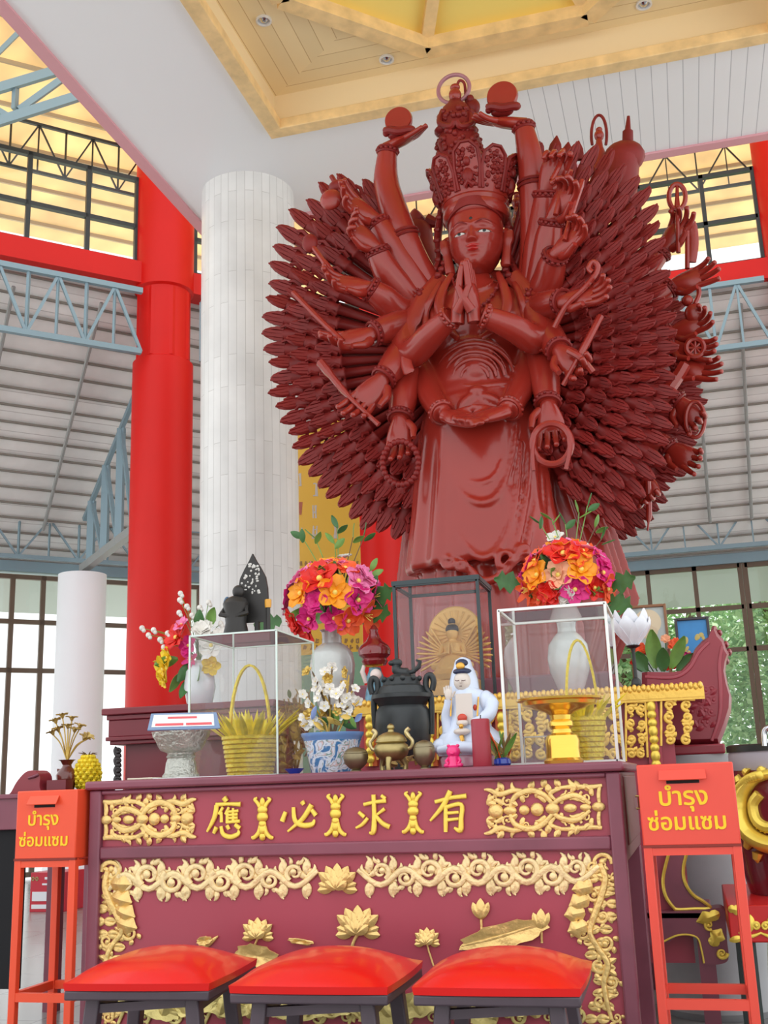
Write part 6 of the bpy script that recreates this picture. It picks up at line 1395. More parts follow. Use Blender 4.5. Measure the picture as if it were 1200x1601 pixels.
hem = cr([(668, 872, 0), (690, 868, 0), (706, 884, 0), (730, 888, 0), (752, 906, 0), (780, 900, 0), (800, 880, 0), (818, 866, 0), (838, 874, 0), (856, 860, 0)], 6); B.tube([onskirt(p.x, min(p.y, 890), .008)+V((0, 0, -(max(0, p.y-890))*US)) for p in hem], .026, 8)
for x, y, r, a in ((700, 876, 15, 0), (726, 884, 13, 1), (792, 874, 17, 2.2), (820, 862, 12, 2.6)):
    B.tube([onskirt(x+r*(1-i/16)*cos(a+i*.42), min(y+r*(1-i/16)*sin(a+i*.42), 890), .02+.002*i) for i in range(15)], [.022-.0008*i for i in range(15)], 8)
# belly folds, belt, bow and chest lines
def ontorso(x, y, out=0.0):
    tabs = [(420, 740, 30, .12, .02), (446, 742, 74, .17, .02), (470, 742, 92, .20, .0), (505, 742, 90, .22, -.02), (540, 744, 80, .22, -.02), (580, 745, 73, .215, 0), (610, 746, 74, .22, 0), (640, 748, 84, .25, 0), (675, 749, 90, .27, 0)]
    g = lambda k: interp([(t[0], t[k]) for t in tabs], y); q = max(-.97, min(.97, (x-g(1))/g(2))); return sp(x, y, g(4)-g(3)*sqrt(1-q*q)-out)
def line(pts, w, out=.002, mm=None): 
    c = cr([(x, y, 0) for x, y in pts], 5); k = len(c); (mm or B).tube([ontorso(p.x, p.y, out) for p in c], [w*(.35+.65*sin(pi*i/(k-1))) for i in range(k)], 8)
for r in (16, 25, 35, 46, 57):
    line([(742+r*1.1*cos(a), 590-r*sin(a)*1.05) for a in [pi*(.02+.96*i/8) for i in range(9)]], .013 if r < 50 else .017)
B.ell(ontorso(744, 578, -.03), (.075, .06, .085)); line([(674, 612), (705, 606), (745, 610), (785, 604), (818, 604)], .020, .004); line([(676, 622), (745, 622), (816, 614)], .014, .004)
B.ell(ontorso(745, 612, .02), (.05, .035, .036))
line([(745, 616), (728, 626), (715, 642)], .026, .03); line([(748, 616), (770, 624), (786, 634)], .026, .03); line([(738, 618), (722, 634), (718, 646)], .014, .045)
line([(700, 440), (690, 470), (700, 500), (722, 520)], .012); line([(786, 440), (790, 466), (772, 500), (748, 520)], .012); line([(690, 436), (672, 480), (690, 520)], .014); line([(806, 436), (812, 480), (800, 520)], .014)
line([(712, 428), (725, 446), (745, 452), (766, 444), (776, 428)], .010, .006)
for k in range(5): line([(700+k*8, 530-k*2), (705+k*8, 545)], .008, .004)
# shoulders
for sg, x, y in ((-1, 664, 482), (1, 822, 476)): B.ell(sp(x, y, .02), (29*US, .12, 34*US))
# praying arms
c1 = arm(B, [sp(668, 462, 0), sp(634, 528, -.16), sp(644, 552, -.24), sp(676, 522, -.36), sp(706, 494, -.44)], [.105, .09, .09, .08, .055])
c2 = arm(B, [sp(822, 458, 0), sp(842, 508, -.16), sp(834, 530, -.24), sp(800, 512, -.36), sp(752, 492, -.44)], [.105, .09, .09, .078, .055])
# arms that end in the lap
c3 = arm(B, [sp(664, 520, .02), sp(664, 580, -.06), sp(674, 620, -.18), sp(692, 648, -.33)], [.09, .082, .078, .058])
c4 = arm(B, [sp(822, 510, .02), sp(822, 575, -.06), sp(814, 610, -.18), sp(794, 642, -.33)], [.09, .082, .078, .058])
hand(B, sp(697, 650, -.35), sp(748, 662, -.46)-sp(697, 650, -.35), (-.05, -.55, .85), .34, .10, .05, -1, 10, thumb_out=.4)
hand(B, sp(790, 644, -.35), sp(738, 656, -.45)-sp(790, 644, -.35), (.05, -.55, .85), .34, .10, .05, 1, 10, thumb_out=.4)
# praying hands, palms together
PH = MB()
hand(PH, sp(715, 500, -.46), sp(722, 412, -.52)-sp(715, 500, -.46), (1, .1, 0), .36, .03, .02, -1, 12, thumb_out=.3)
hand(PH, sp(741, 498, -.46), sp(733, 412, -.52)-sp(741, 498, -.46), (-1, .1, 0), .36, .03, .02, 1, 12, thumb_out=.3)
b_ = obj('body', B, lacq, st, fix=True)
rm = b_.modifiers.new('join', 'REMESH'); rm.mode = 'VOXEL'; rm.voxel_size = .0105; rm.use_smooth_shade = True
sm = b_.modifiers.new('soften', 'SMOOTH'); sm.factor = .5; sm.iterations = 3
obj('praying_hands', PH, lacq, st, angle=70)
for c, r in ((c1, .060), (c2, .060), (c3, .064), (c4, .064)): m = MB(); cuff(m, c[-2], c[-1]-c[-3], r); obj('bracelet', m, lacq, st)
# shoulder scarf with hanging ribbons and the pendant
def scarf(pts, w, name='scarf'):
    c = cr([sp(*p) for p in pts], 6); m = MB(); m.tube(c, w, 10, flat=.35, nrm=(0, 1, 0)); obj(name, m, lacq, st)
scarf([(690, 432, -.06), (660, 468, -.16), (642, 510, -.22), (634, 560, -.30), (640, 584, -.32)], [.05]*12+[.034]*12+[.02]); scarf([(664, 446, -.1), (640, 500, -.2), (630, 545, -.24)], .026)
scarf([(800, 430, -.06), (832, 466, -.14), (846, 505, -.2), (848, 548, -.26)], [.05]*12+[.034]*6+[.02]); scarf([(812, 440, -.1), (822, 480, -.18), (838, 530, -.28)], .012)
m = MB(); 
for k in range(13): q = k/12; m.ell(ontorso(lerp(706, 782, q), 436+44*sin(pi*q)**.8, .022), .014, 8, 6)
m.ell(ontorso(744, 494, .04), (.022, .02, .03)); m.tube([ontorso(lerp(706, 782, k/12), 436+44*sin(pi*k/12)**.8, .022) for k in range(13)], .006, 6); m.tube([ontorso(744, 478, .02), ontorso(744, 494, .03)], .006, 6); obj('necklace', m, lacqd, st)
for sg, x0 in ((-1, 656), (1, 826)):
    m = MB(); rnd = random.Random(6)
    for k in range(36): m.ell(sp(x0+rnd.uniform(-8, 8), rnd.uniform(452, 505), -.16+rnd.uniform(-.01, .02)), rnd.uniform(.010, .02), 6, 5)
    obj('shoulder_ornament', m, lacqd, st)

def edge(pts, w, out, name, flat=.45):
    c = cr([(x, y, 0) for x, y in pts], 5); k = len(c); m = MB(); m.tube([ontorso(p.x, p.y, out) for p in c], [w*(.5+.5*sin(pi*i/(k-1))) for i in range(k)], 10, flat=flat, nrm=(0, -1, 0)); obj(name, m, lacq, st)
edge([(706, 428), (692, 452), (686, 480), (698, 510), (716, 530)], .030, .050, 'robe_lapel'); edge([(778, 426), (788, 450), (792, 478), (780, 505), (752, 528)], .030, .050, 'robe_lapel')
edge([(688, 440), (676, 462), (664, 490), (668, 512), (684, 528)], .024, .055, 'cape_edge'); edge([(800, 436), (812, 460), (820, 490), (812, 508), (796, 522)], .024, .055, 'cape_edge')
edge([(676, 606), (700, 602), (744, 606), (788, 600), (814, 598)], .024, .010, 'belt')
for r in (20, 31, 43, 56): edge([(742+r*1.1*cos(a), 592-r*sin(a)) for a in [pi*(.04+.92*i/8) for i in range(9)]], .014, .012, 'sash_fold', .7)
# --- head ----------------------------------------------------------------------
HC = sp(737, 364, -.22); HC.y = SY-.06; HR = .168
wz = [(-1.12, .05), (-1.08, .22), (-1.0, .38), (-.86, .56), (-.6, .78), (-.3, .92), (0, .98), (.4, 1.0), (.8, .97), (1.1, .9), (1.3, .7)]
dz_ = [(-1.12, .60), (-1.0, .74), (-.7, .86), (0, .95), (.5, .98), (1.0, .92), (1.3, .7)]
G = lambda x, z, cx, cz, sx, sz: math.exp(-((x-cx)/sx)**2-((z-cz)/sz)**2)
def face_disp(x, z):
    ax = abs(x); t = max(0, min(1, (.32-z)/.56))
    d = 0
    if z > -.40: d += (.07+.21*t**1.3)*math.exp(-(x/(.085+.055*t))**2)*(1/(1+math.exp(-(z+.30)*26)))*(1/(1+math.exp((z-.42)*14)))
    d += .10*G(ax, z, .13, -.25, .065, .065)
    d += .055*math.exp(-((z-(.34+.10*sin(min(1, ax/.75)*pi)-.02))/.055)**2)*(1/(1+math.exp((ax-.82)*20)))*(1-math.exp(-(ax/.12)**2)*.5)
    d -= .085*G(ax, z, .40, .16, .24, .10)
    d += .070*G(ax, z, .42, .06, .22, .085)
    d -= .030*math.exp(-((z-.055-.03*cos((ax-.42)*4))/.014)**2)*(1 if abs(ax-.42) < .24 else 0)
    d += .05*G(x, z, 0, -.50, .30, .20)+.060*math.exp(-((z+.445-.02*cos(x*14))/.045)**2-(x/.20)**2)+.070*math.exp(-((z+.555)/.05)**2-(x/.17)**2)-.035*math.exp(-((z+.497)/.016)**2-(x/.24)**2)
    d += .05*G(ax, z, .48, -.28, .28, .26)+.085*G(x, z, 0, -.90, .22, .15)-.03*G(x, z, 0, -.70, .25, .05)
    return d
def face_pt(x, z, out=0.0):
    w, dd = interp(wz, z), interp(dz_, z); q = max(-1, min(1, x/w)); y = -dd*(max(0, 1-abs(q)**2.3))**.5-face_disp(x, z)-out
    return V((HC.x+x*HR, HC.y+y*HR, HC.z+z*HR*1.06))
m = MB(); NZ, NA = 110, 90; rs = []
for i in range(NZ+1):
    z = lerp(-1.12, 1.3, i/NZ); w, dd = interp(wz, z), interp(dz_, z); row = []
    for j in range(NA+1): x = -w*cos(pi*j/NA); row.append(face_pt(x, z))
    for j in range(1, 24): a = pi*j/24; row.append(V((HC.x+w*cos(a)*HR, HC.y+.95*dd*sin(a)*HR, HC.z+z*HR*1.06)))
    rs.append(row)
m.rings(rs); head = obj('head', m, lacq, st, fix=True, angle=80)
m = MB()
for z0, amp in ((-.445, .20), (-.56, .165)):
    rows = []
    for i in range(7):
        v = i/6*2-1; rows.append([face_pt(u*amp*1.15, z0+v*.056*sqrt(max(.02, 1-u*u)), .012*(1-v*v)) for u in [k/6-1 for k in range(13)]])
    m.sheet(rows, .003)
obj('lips', m, mat('painted_lips', (.42, .014, .012), .25, coat=.3), head)
for sg in (-1, 1):
    ex = .44*sg; m = MB(); rows = []
    for i in range(6):
        v = i/5*2-1; rows.append([face_pt(ex+u*.21, .025+v*.050*(1-u*u)**.6+.012*u*sg, .008) for u in [k/5-1 for k in range(11)]])
    m.sheet(rows, .002); e = obj('eye', m, mat('painted_eye_white', (.62, .58, .55), .3), head)
    m = MB(); m.ell(face_pt(ex, .030, .012), (.013, .004, .009), 10, 7); m.tube([face_pt(ex+u*.22, .070*(1-u*u)**.6+.012*u*sg, .010) for u in [k/5-1 for k in range(11)]], .0022, 6); obj('pupil', m, mat('eye_black', (.01, .01, .01), .25), e)
    m = MB(); m.tube([face_pt(sg*(.14+.55*k/10), .30+.15*sin(pi*.75*k/10+.15), .004) for k in range(11)], [.002+.004*sin(pi*k/10) for k in range(11)], 6); obj('eyebrow', m, lacqd, head)
    m = MB(); cx = HC.x+sg*1.0*HR; m.tube(cr([V((cx, HC.y+.02, HC.z+.4*HR)), V((cx+sg*.022, HC.y+.015, HC.z+.3*HR)), V((cx+sg*.014, HC.y, HC.z-.2*HR)), V((cx+sg*.004, HC.y-.01, HC.z-.75*HR)), V((cx, HC.y-.012, HC.z-1.05*HR))], 4), [.02]*4+[.03]*4+[.022]*4+[.024]*4+[.014], 10, flat=1.3); obj('ear', m, lacq, head)
m = MB(); m.ell(face_pt(0, .52, .0), (.010, .006, .010), 10, 7); obj('forehead_dot', m, mat('eye_black', (.01, .01, .01), .25), head)
# hair framing the brow and falling behind the ears
m = MB(); rows = []
for i in range(8):
    q = i/7; z = lerp(.98, 1.3, q); rows.append([V((HC.x+interp(wz, z)*1.05*HR*sin(a), HC.y-.98*HR*1.06*cos(a), HC.z+(z+.10*abs(sin(a))**2*-2.6*(1-q))*HR*1.06)) for a in [(-1.75+3.5*k/28) for k in range(29)]])
m.sheet(rows, .016); obj('hair_band', m, lacqd, head)
for pts, w in (([(690, 330, .02), (684, 372, .04), (686, 410, .02), (672, 440, -.04)], .040), ([(790, 325, .04), (796, 368, .06), (796, 405, .04), (812, 436, -.02)], .045), ([(700, 395, .04), (694, 420, -.02), (682, 440, -.08)], .03), ([(784, 395, .06), (790, 420, .0), (800, 440, -.06)], .03)):
    m = MB(); c = cr([sp(*p) for p in pts], 5); m.tube(c, w, 10, flat=.6); 
    for k, p in enumerate(c[2:-2:2]): m.ell(p+V((0, -.03, 0)), (.024, .02, .02), 7, 5)
    obj('hair_lock', m, lacqd, head)

# --- crown with its tiers ---------------------------------------------------------
K0 = sp(735, 318, -.22); K0.y = SY-.04; kz = lambda y: sp(736, y, -.22).z
m = MB(); K = lambda r, y: [(r, kz(y))]
m.lathe([(.190, kz(326)), (.202, kz(322)), (.202, kz(312)), (.196, kz(308)), (.206, kz(303)), (.200, kz(298))], 48, (K0.x, K0.y, 0), sq=.95)
crown = obj('crown', m, lacq, st)
for k in range(9):
    a = 2*pi*k/9; m = MB(); rows = []; hgt = (.30, .27, .27)[min(2, min(k, 9-k))]
    for i in range(10):
        q = i/9; half = .36*(1 if q < .6 else (1-((q-.6)/.4)**2.6*.72)); rr_ = .196+.055*q+.025*q*q; rows.append([V((K0.x+rr_*sin(a+half*(j/4)), K0.y-rr_*.95*cos(a+half*(j/4)), kz(300)+hgt*q)) for j in range(-4, 5)])
    m.sheet(rows, .018); pn = obj('crown_panel', m, lacq, crown)
    m = MB(); rnd = random.Random(40+k); Pn = lambda q, t, o=.012: V((K0.x+(.196+.055*q+.025*q*q+o)*sin(a+t), K0.y-(.196+.055*q+.025*q*q+o)*.95*cos(a+t), kz(300)+hgt*q))
    m.tube([Pn(.05, -.30), Pn(.5, -.33), Pn(.82, -.27), Pn(.96, -.10), Pn(.96, .10), Pn(.82, .27), Pn(.5, .33), Pn(.05, .30)], .011, 7)
    for t in range(60): q = rnd.uniform(.1, .85); w_ = .25*(1 if q < .6 else 1-(q-.6)*1.6); m.ell(Pn(q, rnd.uniform(-w_, w_), .010), rnd.uniform(.008, .017), 6, 5)
    if k in (0, 2, 7):
        m.ell(Pn(.3, 0), (.035, .03, .05)); m.ell(Pn(.58, 0, .015), (.022, .022, .028)); m.tube([Pn(.1, -.1), Pn(.16, 0, .03), Pn(.1, .1)], .018, 7)
    obj('crown_carving', m, lacqd, pn)
m = MB()
tab = [(300, 732, 44), (262, 728, 40), (246, 722, 36), (238, 718, 33), (226, 717, 36), (214, 716, 32), (206, 715, 27), (196, 714, 29), (182, 713, 27), (170, 712, 22), (163, 711, 13), (156, 711, 9)]
rs = []
for y, cx, hw in tab: c = sp(cx, y, -.02); rs.append([V((c.x+hw*US*cos(2*pi*j/28)*(1+.05*sin(7*2*pi*j/28)), c.y+hw*US*.85*sin(2*pi*j/28), c.z)) for j in range(28)])
m.rings(rs[::-1])
rnd = random.Random(77)
for k in range(90):
    y = rnd.uniform(180, 250); hw = interp([(t[0], t[2]) for t in tab[::-1]], y); cx = interp([(t[0], t[1]) for t in tab[::-1]], y); a = rnd.uniform(-1.7, 1.7); c = sp(cx, y, -.02); m.ell(V((c.x+hw*US*sin(a), c.y-hw*US*.85*cos(a), c.z)), rnd.uniform(.010, .024), 6, 5)
for sg in (-1, 1): m.tube(cr([sp(712+sg*20, 174, -.05), sp(712+sg*25, 192, -.10), sp(712+sg*8, 198, -.14), sp(712+sg*2, 190, -.15)], 4), .02, 8); m.ell(sp(712+sg*20, 206, -.06), (.055, .06, .03))
tier = obj('crown_tier', m, lacqd, crown, fix=True)
m = MB(); m.ell(sp(711, 149, -.03), (.040, .038, .050), 16, 12); m.ell(sp(711, 137, -.02), (.032, .03, .024), 14, 9); m.ell(sp(708, 152, -.07), (.008, .008, .010)); obj('small_head', m, lacq, crown)
m = MB(); c = sp(709, 139, .0); m.tube([c+V((cos(2*pi*k/36)*26*US, 0, sin(2*pi*k/36)*26*US)) for k in range(36)], .013, 8, closed=True); obj('halo_ring', m, mat('dull_mauve_paint', (.38, .16, .19), .4), crown)
m = MB(); m.tube(cr([sp(713, 137, 0), sp(718, 126, 0), sp(726, 132, .0), sp(728, 160, .02), sp(732, 172, .02)], 4), .009, 8); m.ell(sp(738, 168, .02), (.05, .04, .06)); m.ell(sp(735, 155, .0), (.024, .024, .03)); obj('side_spray', m, lacqd, crown)

# --- the raised arms with discs, then the big side arms ---------------------------
def big(pts, r, hd, nrm, L, curl=.3, thumb=1, bands=(.45,), curls=None, d=None, spread=.16, name='arm'):
    m = MB(); P = [sp(*p) for p in pts]; c = arm(m, P, r); hdv = sp(*hd)-P[-1]; hand(m, P[-1], hdv, nrm, L, curl, spread, thumb, 8, curls)
    o = obj(name, m, lacq, st, angle=60); m = MB(); cuff(m, c[-2], c[-1]-c[-3], r[-1]+.006); obj('bracelet', m, lacqd, o)
    for t in bands: i = int(t*(len(c)-1)); m = MB(); cuff(m, c[i], c[i+1]-c[i-1], interp([(k/(len(r)-1), q) for k, q in enumerate(r)], t)+.004, False); obj('arm_band', m, lacqd, o)
    return o
def disc(o, x, y, r, d):
    m = MB(); c = sp(x, y, d); a = [c+V((cos(2*pi*k/40)*r*US, 0, sin(2*pi*k/40)*r*US)) for k in range(40)]
    m.rings([[c+(p-c)*.001+V((0, -.022, 0)) for p in a], [c+(p-c)*.94+V((0, -.022, 0)) for p in a], [p for p in a], [c+(p-c)*.94+V((0, .022, 0)) for p in a]])
    dd = obj('disc', m, lacq, o)
    m = MB(); m.tube(cr([sp(x-r*.95, y+r*.75, d-.03), sp(x-r*.6, y+r*.62, d-.05), sp(x, y+r*.70, d-.06), sp(x+r*.6, y+r*.60, d-.05), sp(x+r*1.15, y+r*.62, d-.03)], 4), [.010]+[.026]*14+[.02, .006], 9); m.ell(sp(x-r*.85, y+r*.85, d-.03), .022); m.ell(sp(x, y+r*.95, d-.01), (.07, .045, .03)); obj('cloud_rest', m, lacqd, dd)
o = big([(668, 452, .02), (648, 415, -.05), (630, 370, -.10), (612, 320, -.10), (603, 280, -.10), (606, 230, -.12)], [.11, .10, .092, .088, .078, .054], (660, 206, -.16), (-.1, -.45, 1), .31, .08, -1, (.42,), [.06, .1, .14, .2], spread=.2); disc(o, 623, 189, 23, -.14)
o = big([(836, 440, .02), (838, 390, -.02), (836, 330, -.05), (832, 270, -.08), (826, 235, -.10), (817, 194, -.12)], [.11, .10, .092, .086, .076, .054], (758, 190, -.16), (.1, -.45, 1), .34, .08, 1, (.55,), [.06, .1, .14, .2], spread=.2); disc(o, 785, 151, 25, -.14)
rod = lambda o, pts, r, nm='rod': obj(nm, (lambda m: (m.tube(cr([sp(*p) for p in pts], 4), r, 8), m)[1])(MB()), lacq, o)
# left side
LA = [([(664, 470, .0), (636, 425, -.08), (606, 375, -.14), (588, 345, -.18)], (540, 312, -.30), (.2, -1, .5), .36, [.25, .3, .45, .6], -1),
      ([(654, 482, .0), (626, 452, -.10), (602, 420, -.18), (588, 388, -.24)], (546, 352, -.34), (.3, -1, .4), .33, [.5, .7, .8, .9], -1),
      ([(650, 496, .0), (622, 486, -.12), (598, 466, -.22), (576, 450, -.28)], (520, 442, -.40), (.0, -1, .4), .35, [.3, .35, .4, .5], -1),
      ([(650, 508, .0), (626, 508, -.14), (602, 516, -.24), (582, 522, -.30)], (530, 536, -.38), (0, -1, .35), .36, [.2, .3, .5, .7], -1),
      ([(654, 528, -.04), (632, 548, -.16), (612, 576, -.26), (598, 592, -.31)], (562, 634, -.36), (.5, -1, .4), .37, [.15, .2, .3, .35], -1),
      ([(650, 548, .0), (638, 585, -.10), (630, 625, -.20), (625, 655, -.26)], (622, 715, -.30), (0, -1, .15), .33, [.2, .3, .3, .3], -1)]
LO = []
for pts, hd, nr, L_, cu, th in LA: LO.append(big(pts, [.105, .095, .085, .060], hd, nr, L_, .3, th, (), cu))
rod(LO[2], [(486, 382, -.36), (510, 415, -.38), (526, 440, -.36)], [.016]*4+[.022]*4+[.014]); m = MB(); m.ell(sp(484, 380, -.36), (.05, .03, .06)); obj('tassel', m, lacqd, LO[2])
rod(LO[3], [(458, 457, -.36), (500, 500, -.38), (536, 534, -.40)], .017); rod(LO[4], [(500, 566, -.40), (518, 588, -.40), (545, 620, -.40), (592, 664, -.40)], [.026]*4+[.02]*4+[.013]*4+[.015])
m = MB(); 
for k in range(26): a = 2*pi*k/26; m.ell(sp(626+28*cos(a), 724+34*sin(a), -.36), .019, 8, 6)
obj('prayer_beads', m, lacqd, LO[5])
m = MB(); m.ell(sp(528, 292, -.24), (.06, .04, .045)); m.tube(cr([sp(540, 315, -.28), sp(530, 295, -.25), sp(518, 276, -.22)], 3), .016, 7); obj('bud', m, lacqd, LO[0])
m = MB(); m.ell(sp(517, 312, -.28), (.07, .03, .07)); obj('jewel', m, lacq, LO[0])
# right side
RA = [([(838, 450, .0), (842, 390, -.06), (850, 330, -.10), (852, 300, -.14)], (872, 250, -.22), (.2, -1, .1), .36, [.6, .8, .9, 1.0], 1),
      ([(842, 462, .0), (852, 410, -.10), (858, 370, -.16), (862, 345, -.20)], (888, 300, -.30), (-.2, -1, .2), .36, [.4, .5, .7, .9], 1),
      ([(842, 475, .0), (856, 440, -.12), (862, 415, -.2), (868, 398, -.26)], (902, 366, -.34), (-.2, -1, .3), .34, [.4, .5, .6, .8], 1),
      ([(836, 486, .0), (852, 480, -.16), (868, 474, -.26), (880, 472, -.32)], (926, 462, -.38), (0, -1, .4), .35, [.2, .25, .3, .4], 1),
      ([(838, 505, .0), (852, 520, -.14), (866, 538, -.24), (874, 548, -.30)], (908, 580, -.36), (-.2, -1, .4), .35, [.4, .5, .7, .8], 1),
      ([(842, 530, .0), (848, 570, -.10), (853, 605, -.20), (856, 632, -.26)], (864, 700, -.30), (0, -1, .15), .34, [.2, .3, .3, .3], 1)]
RO = []
for pts, hd, nr, L_, cu, th in RA: RO.append(big(pts, [.105, .095, .082, .060], hd, nr, L_, .3, th, (), cu))
rod(RO[3], [(866, 512, -.36), (885, 478, -.40), (912, 452, -.40), (930, 430, -.38), (934, 416, -.38), (926, 410, -.38), (920, 420, -.38), (926, 426, -.38)], .016, 'hooked_staff')
rod(RO[4], [(880, 602, -.36), (898, 570, -.40), (920, 530, -.38), (938, 495, -.34)], [.014]*6+[.02]*6+[.022], 'short_club'); rod(RO[4], [(888, 548, -.40), (908, 560, -.42), (926, 582, -.40)], .018, 'ribbon_end')
rod(RO[0], [(862, 282, -.26), (874, 258, -.24), (880, 235, -.18)], .016, 'blade'); rod(RO[2], [(882, 376, -.36), (894, 330, -.32), (910, 282, -.24)], [.014]*4+[.02]*4+[.014], 'blade'); rod(RO[1], [(868, 336, -.3), (880, 290, -.28)], .016)
m = MB(); a_ = [sp(862+30*cos(a), 694+32*sin(a), -.38) for a in [2*pi*k/30 for k in range(30)]]; m.tube(a_, .020, 8, closed=True); ring_ = obj('rope_ring', m, lacq, RO[5])
m = MB(); m.tube(cr([sp(836, 680, -.38), sp(832, 705, -.40), sp(834, 736, -.40)], 4), .012, 7); obj('rope_end', m, lacq, ring_); m = MB(); m.tube(cr([sp(888, 680, -.38), sp(890, 705, -.40), sp(884, 734, -.40)], 4), .012, 7); obj('rope_end', m, lacq, ring_)
# top right leaf shaped blades beside the raised arm
m = MB()
for x, y, h in ((866, 246, 34), (884, 252, 30), (900, 250, 30)): m.tube([sp(x, y, .05), sp(x+2, y-h*.6, .05), sp(x+4, y-h, .05)], [.05, .035, .004], 8, flat=.35, nrm=(0, 1, 0))
obj('leaf_blades', m, lacqd, st)

# --- the fan of small arms -----------------------------------------------------------
def fan_arm_mesh(n=6, seed=0):
    """unit arm along +z, palm towards -y"""
    m = MB(); rs = []
    for z, w, t, y in ((0, .012, .014, 0), (.40, .019, .020, 0), (.66, .026, .023, 0), (.795, .031, .022, 0), (.80, .040, .028, 0), (.815, .040, .028, 0), (.82, .033, .022, -.002), (.87, .040, .021, -.006), (.92, .041, .017, -.010), (.955, .035, .014, -.016), (.985, .022, .010, -.022), (.998, .008, .004, -.026)):
        rs.append([V((w*cos(2*pi*j/8), t*sin(2*pi*j/8)+y, z)) for j in range(8)])
    m.rings(rs)
    for k, (o, l) in enumerate(((-.030, .958), (-.011, 1.0), (.010, .988), (.030, .950))): m.tube([(o, -.016, .885), (o*1.02, -.024, lerp(.885, l, .6)), (o*.82, -.034, l)], [.0125, .0125, .005], 5)
    m.tube([(.040, -.014, .835), (.052, -.026, .875), (.036, -.034, .90)], [.014, .013, .006], 5)
    return m
FM = fan_arm_mesh()
def polar(x, y): p = sp(x, y)-SC; return (math.degrees(atan2(p.z, p.x)) % 360, sqrt(p.x**2+p.z**2))
RT = sorted([polar(*q) for q in [(590, 288), (517, 275), (440, 350), (419, 430), (414, 500), (420, 590), (430, 640), (455, 690), (500, 772), (570, 828), (640, 845), (868, 222), (950, 232), (1015, 285), (1036, 380), (1048, 450), (1060, 550), (1055, 640), (1040, 720), (1000, 800), (955, 850)]])
RT = [(RT[-1][0]-360, RT[-1][1])]+RT+[(RT[0][0]+360, RT[0][1])]
def arm_matrix(th, r, dy0, dy1, root, wsc=1.0, twist=0.0):
    a = radians(th); o = V((SC.x+cos(a)*root, SY+dy0, SC.z+sin(a)*root)); tip = V((SC.x+cos(a)*r, SY+dy1, SC.z+sin(a)*r)); z = (tip-o); L = z.length; z.normalize(); y = V((0, 1, 0)); y = (y-z*y.dot(z)).normalized(); x = y.cross(z)
    R_ = M((x, y, z)).transposed().to_4x4() @ M.Rotation(twist, 4, 'Z'); return M.Translation(o) @ R_ @ M.Diagonal((wsc, wsc, L, 1))
spans = [(118, 252), (298, 430)]
rnd = random.Random(5); parts_ = []
FRONT = [(1.0, .02, 4.4, 3), (.87, -.04, 4.8, 1), (.74, -.09, 5.4, 1), (.90, -.03, 4.5, 2), (.80, -.07, 4.9, 2), (.70, -.11, 5.4, 2), (.60, -.15, 6.2, 2)]
for li, (f, dy, stp, sd_) in enumerate(FRONT):
    for a0, a1 in [q for k_, q in enumerate(spans) if sd_ & (1, 2)[k_]]:
        k = int((a1-a0)/stp)
        for i in range(k+1):
            th = a0+(a1-a0)*(i+(.5 if li % 2 else 0))/k
            if th > a1 or (f < .85 and th > 416): continue
            r = interp(RT, th % 360)*f*rnd.uniform(.985, 1.015); w = 1.12 if th % 360 < 250 and th % 360 > 100 else 1.0
            parts_.append((f*1.0+(.0), arm_matrix(th, r, dy*.3+.08, dy, .18, w*(1.0 if li < 2 else .95), rnd.uniform(-.35, .35))))
REAR = [(1.0, .78), (.90, .70), (.80, .62)]
for li, (f, dy) in enumerate(REAR):
    for i in range(48):
        th = 286+(i+(.5 if li % 2 else 0))*3.0; r = 1.30*f*rnd.uniform(.98, 1.02); parts_.append((0, arm_matrix(th, r, .45, dy, .3, 1.0, rnd.uniform(-.35, .35))))
rows_ = sorted(range(len(parts_)), key=lambda i: -parts_[i][0])
me = bpy.data.meshes.new('fan_arm'); me.from_pydata(FM.v, [], FM.f); me.materials.append(lacqd); me.shade_smooth(); me.set_sharp_from_angle(angle=radians(60))
inv = _MW[st.name].inverted()
for i in rows_[:98]:
    o = bpy.data.objects.new('fan_arm', me); COL.objects.link(o); o.parent = st; o.matrix_local = inv @ parts_[i][1]
m = MB()
for i in rows_[98:]: m.join(FM, parts_[i][1])
obj('small_arms', m, lacqd, st, kind='stuff', angle=60)
# rear figure seen past the fan: larger hands with their things, small heads above
def rear_hand(pts, hd, nr, L_, cu, th=1): return big(pts, [.075, .062, .05], hd, nr, L_, .3, th, (), cu, name='rear_arm')
o = rear_hand([(960, 470, .5), (1010, 425, .5), (1036, 392, .5)], (1068, 345, .45), (-.3, -1, .2), .34, [.3, .4, .5, .6]); rod(o, [(1060, 395, .42), (1059, 360, .42), (1058, 332, .42)], .014, 'staff')
m = MB(); m.tube([sp(1058+13*cos(a), 308+20*sin(a), .42) for a in [2*pi*k/20 for k in range(20)]], .016, 7, closed=True); m.tube([sp(1058, 328, .42), sp(1058, 308, .42), sp(1058, 290, .42)], [.02, .012, .01], 7); obj('loop_finial', m, lacq, o)
m = MB(); m.tube(cr([sp(1068, 352, .45), sp(1080, 350, .44), sp(1084, 380, .44), sp(1080, 410, .44)], 4), .030, 8, flat=.4, nrm=(0, 1, 0)); m.tube([sp(1074, 352, .44), sp(1074, 420, .44)], .016, 7); obj('hanging_ribbon', m, lacq, o)
o = rear_hand([(980, 490, .5), (1030, 462, .5), (1050, 448, .5)], (1100, 430, .45), (0, -1, .2), .34, [.1, .2, .25, .3])
m = MB(); m.tube(cr([sp(1090, 444, .45), sp(1092, 460, .45), sp(1086, 475, .45)], 4), .016, 7); m.ell(sp(1085, 490, .45), (.06, .04, .065)); m.ell(sp(1074, 470, .45), .035); obj('pouch', m, lacq, o)
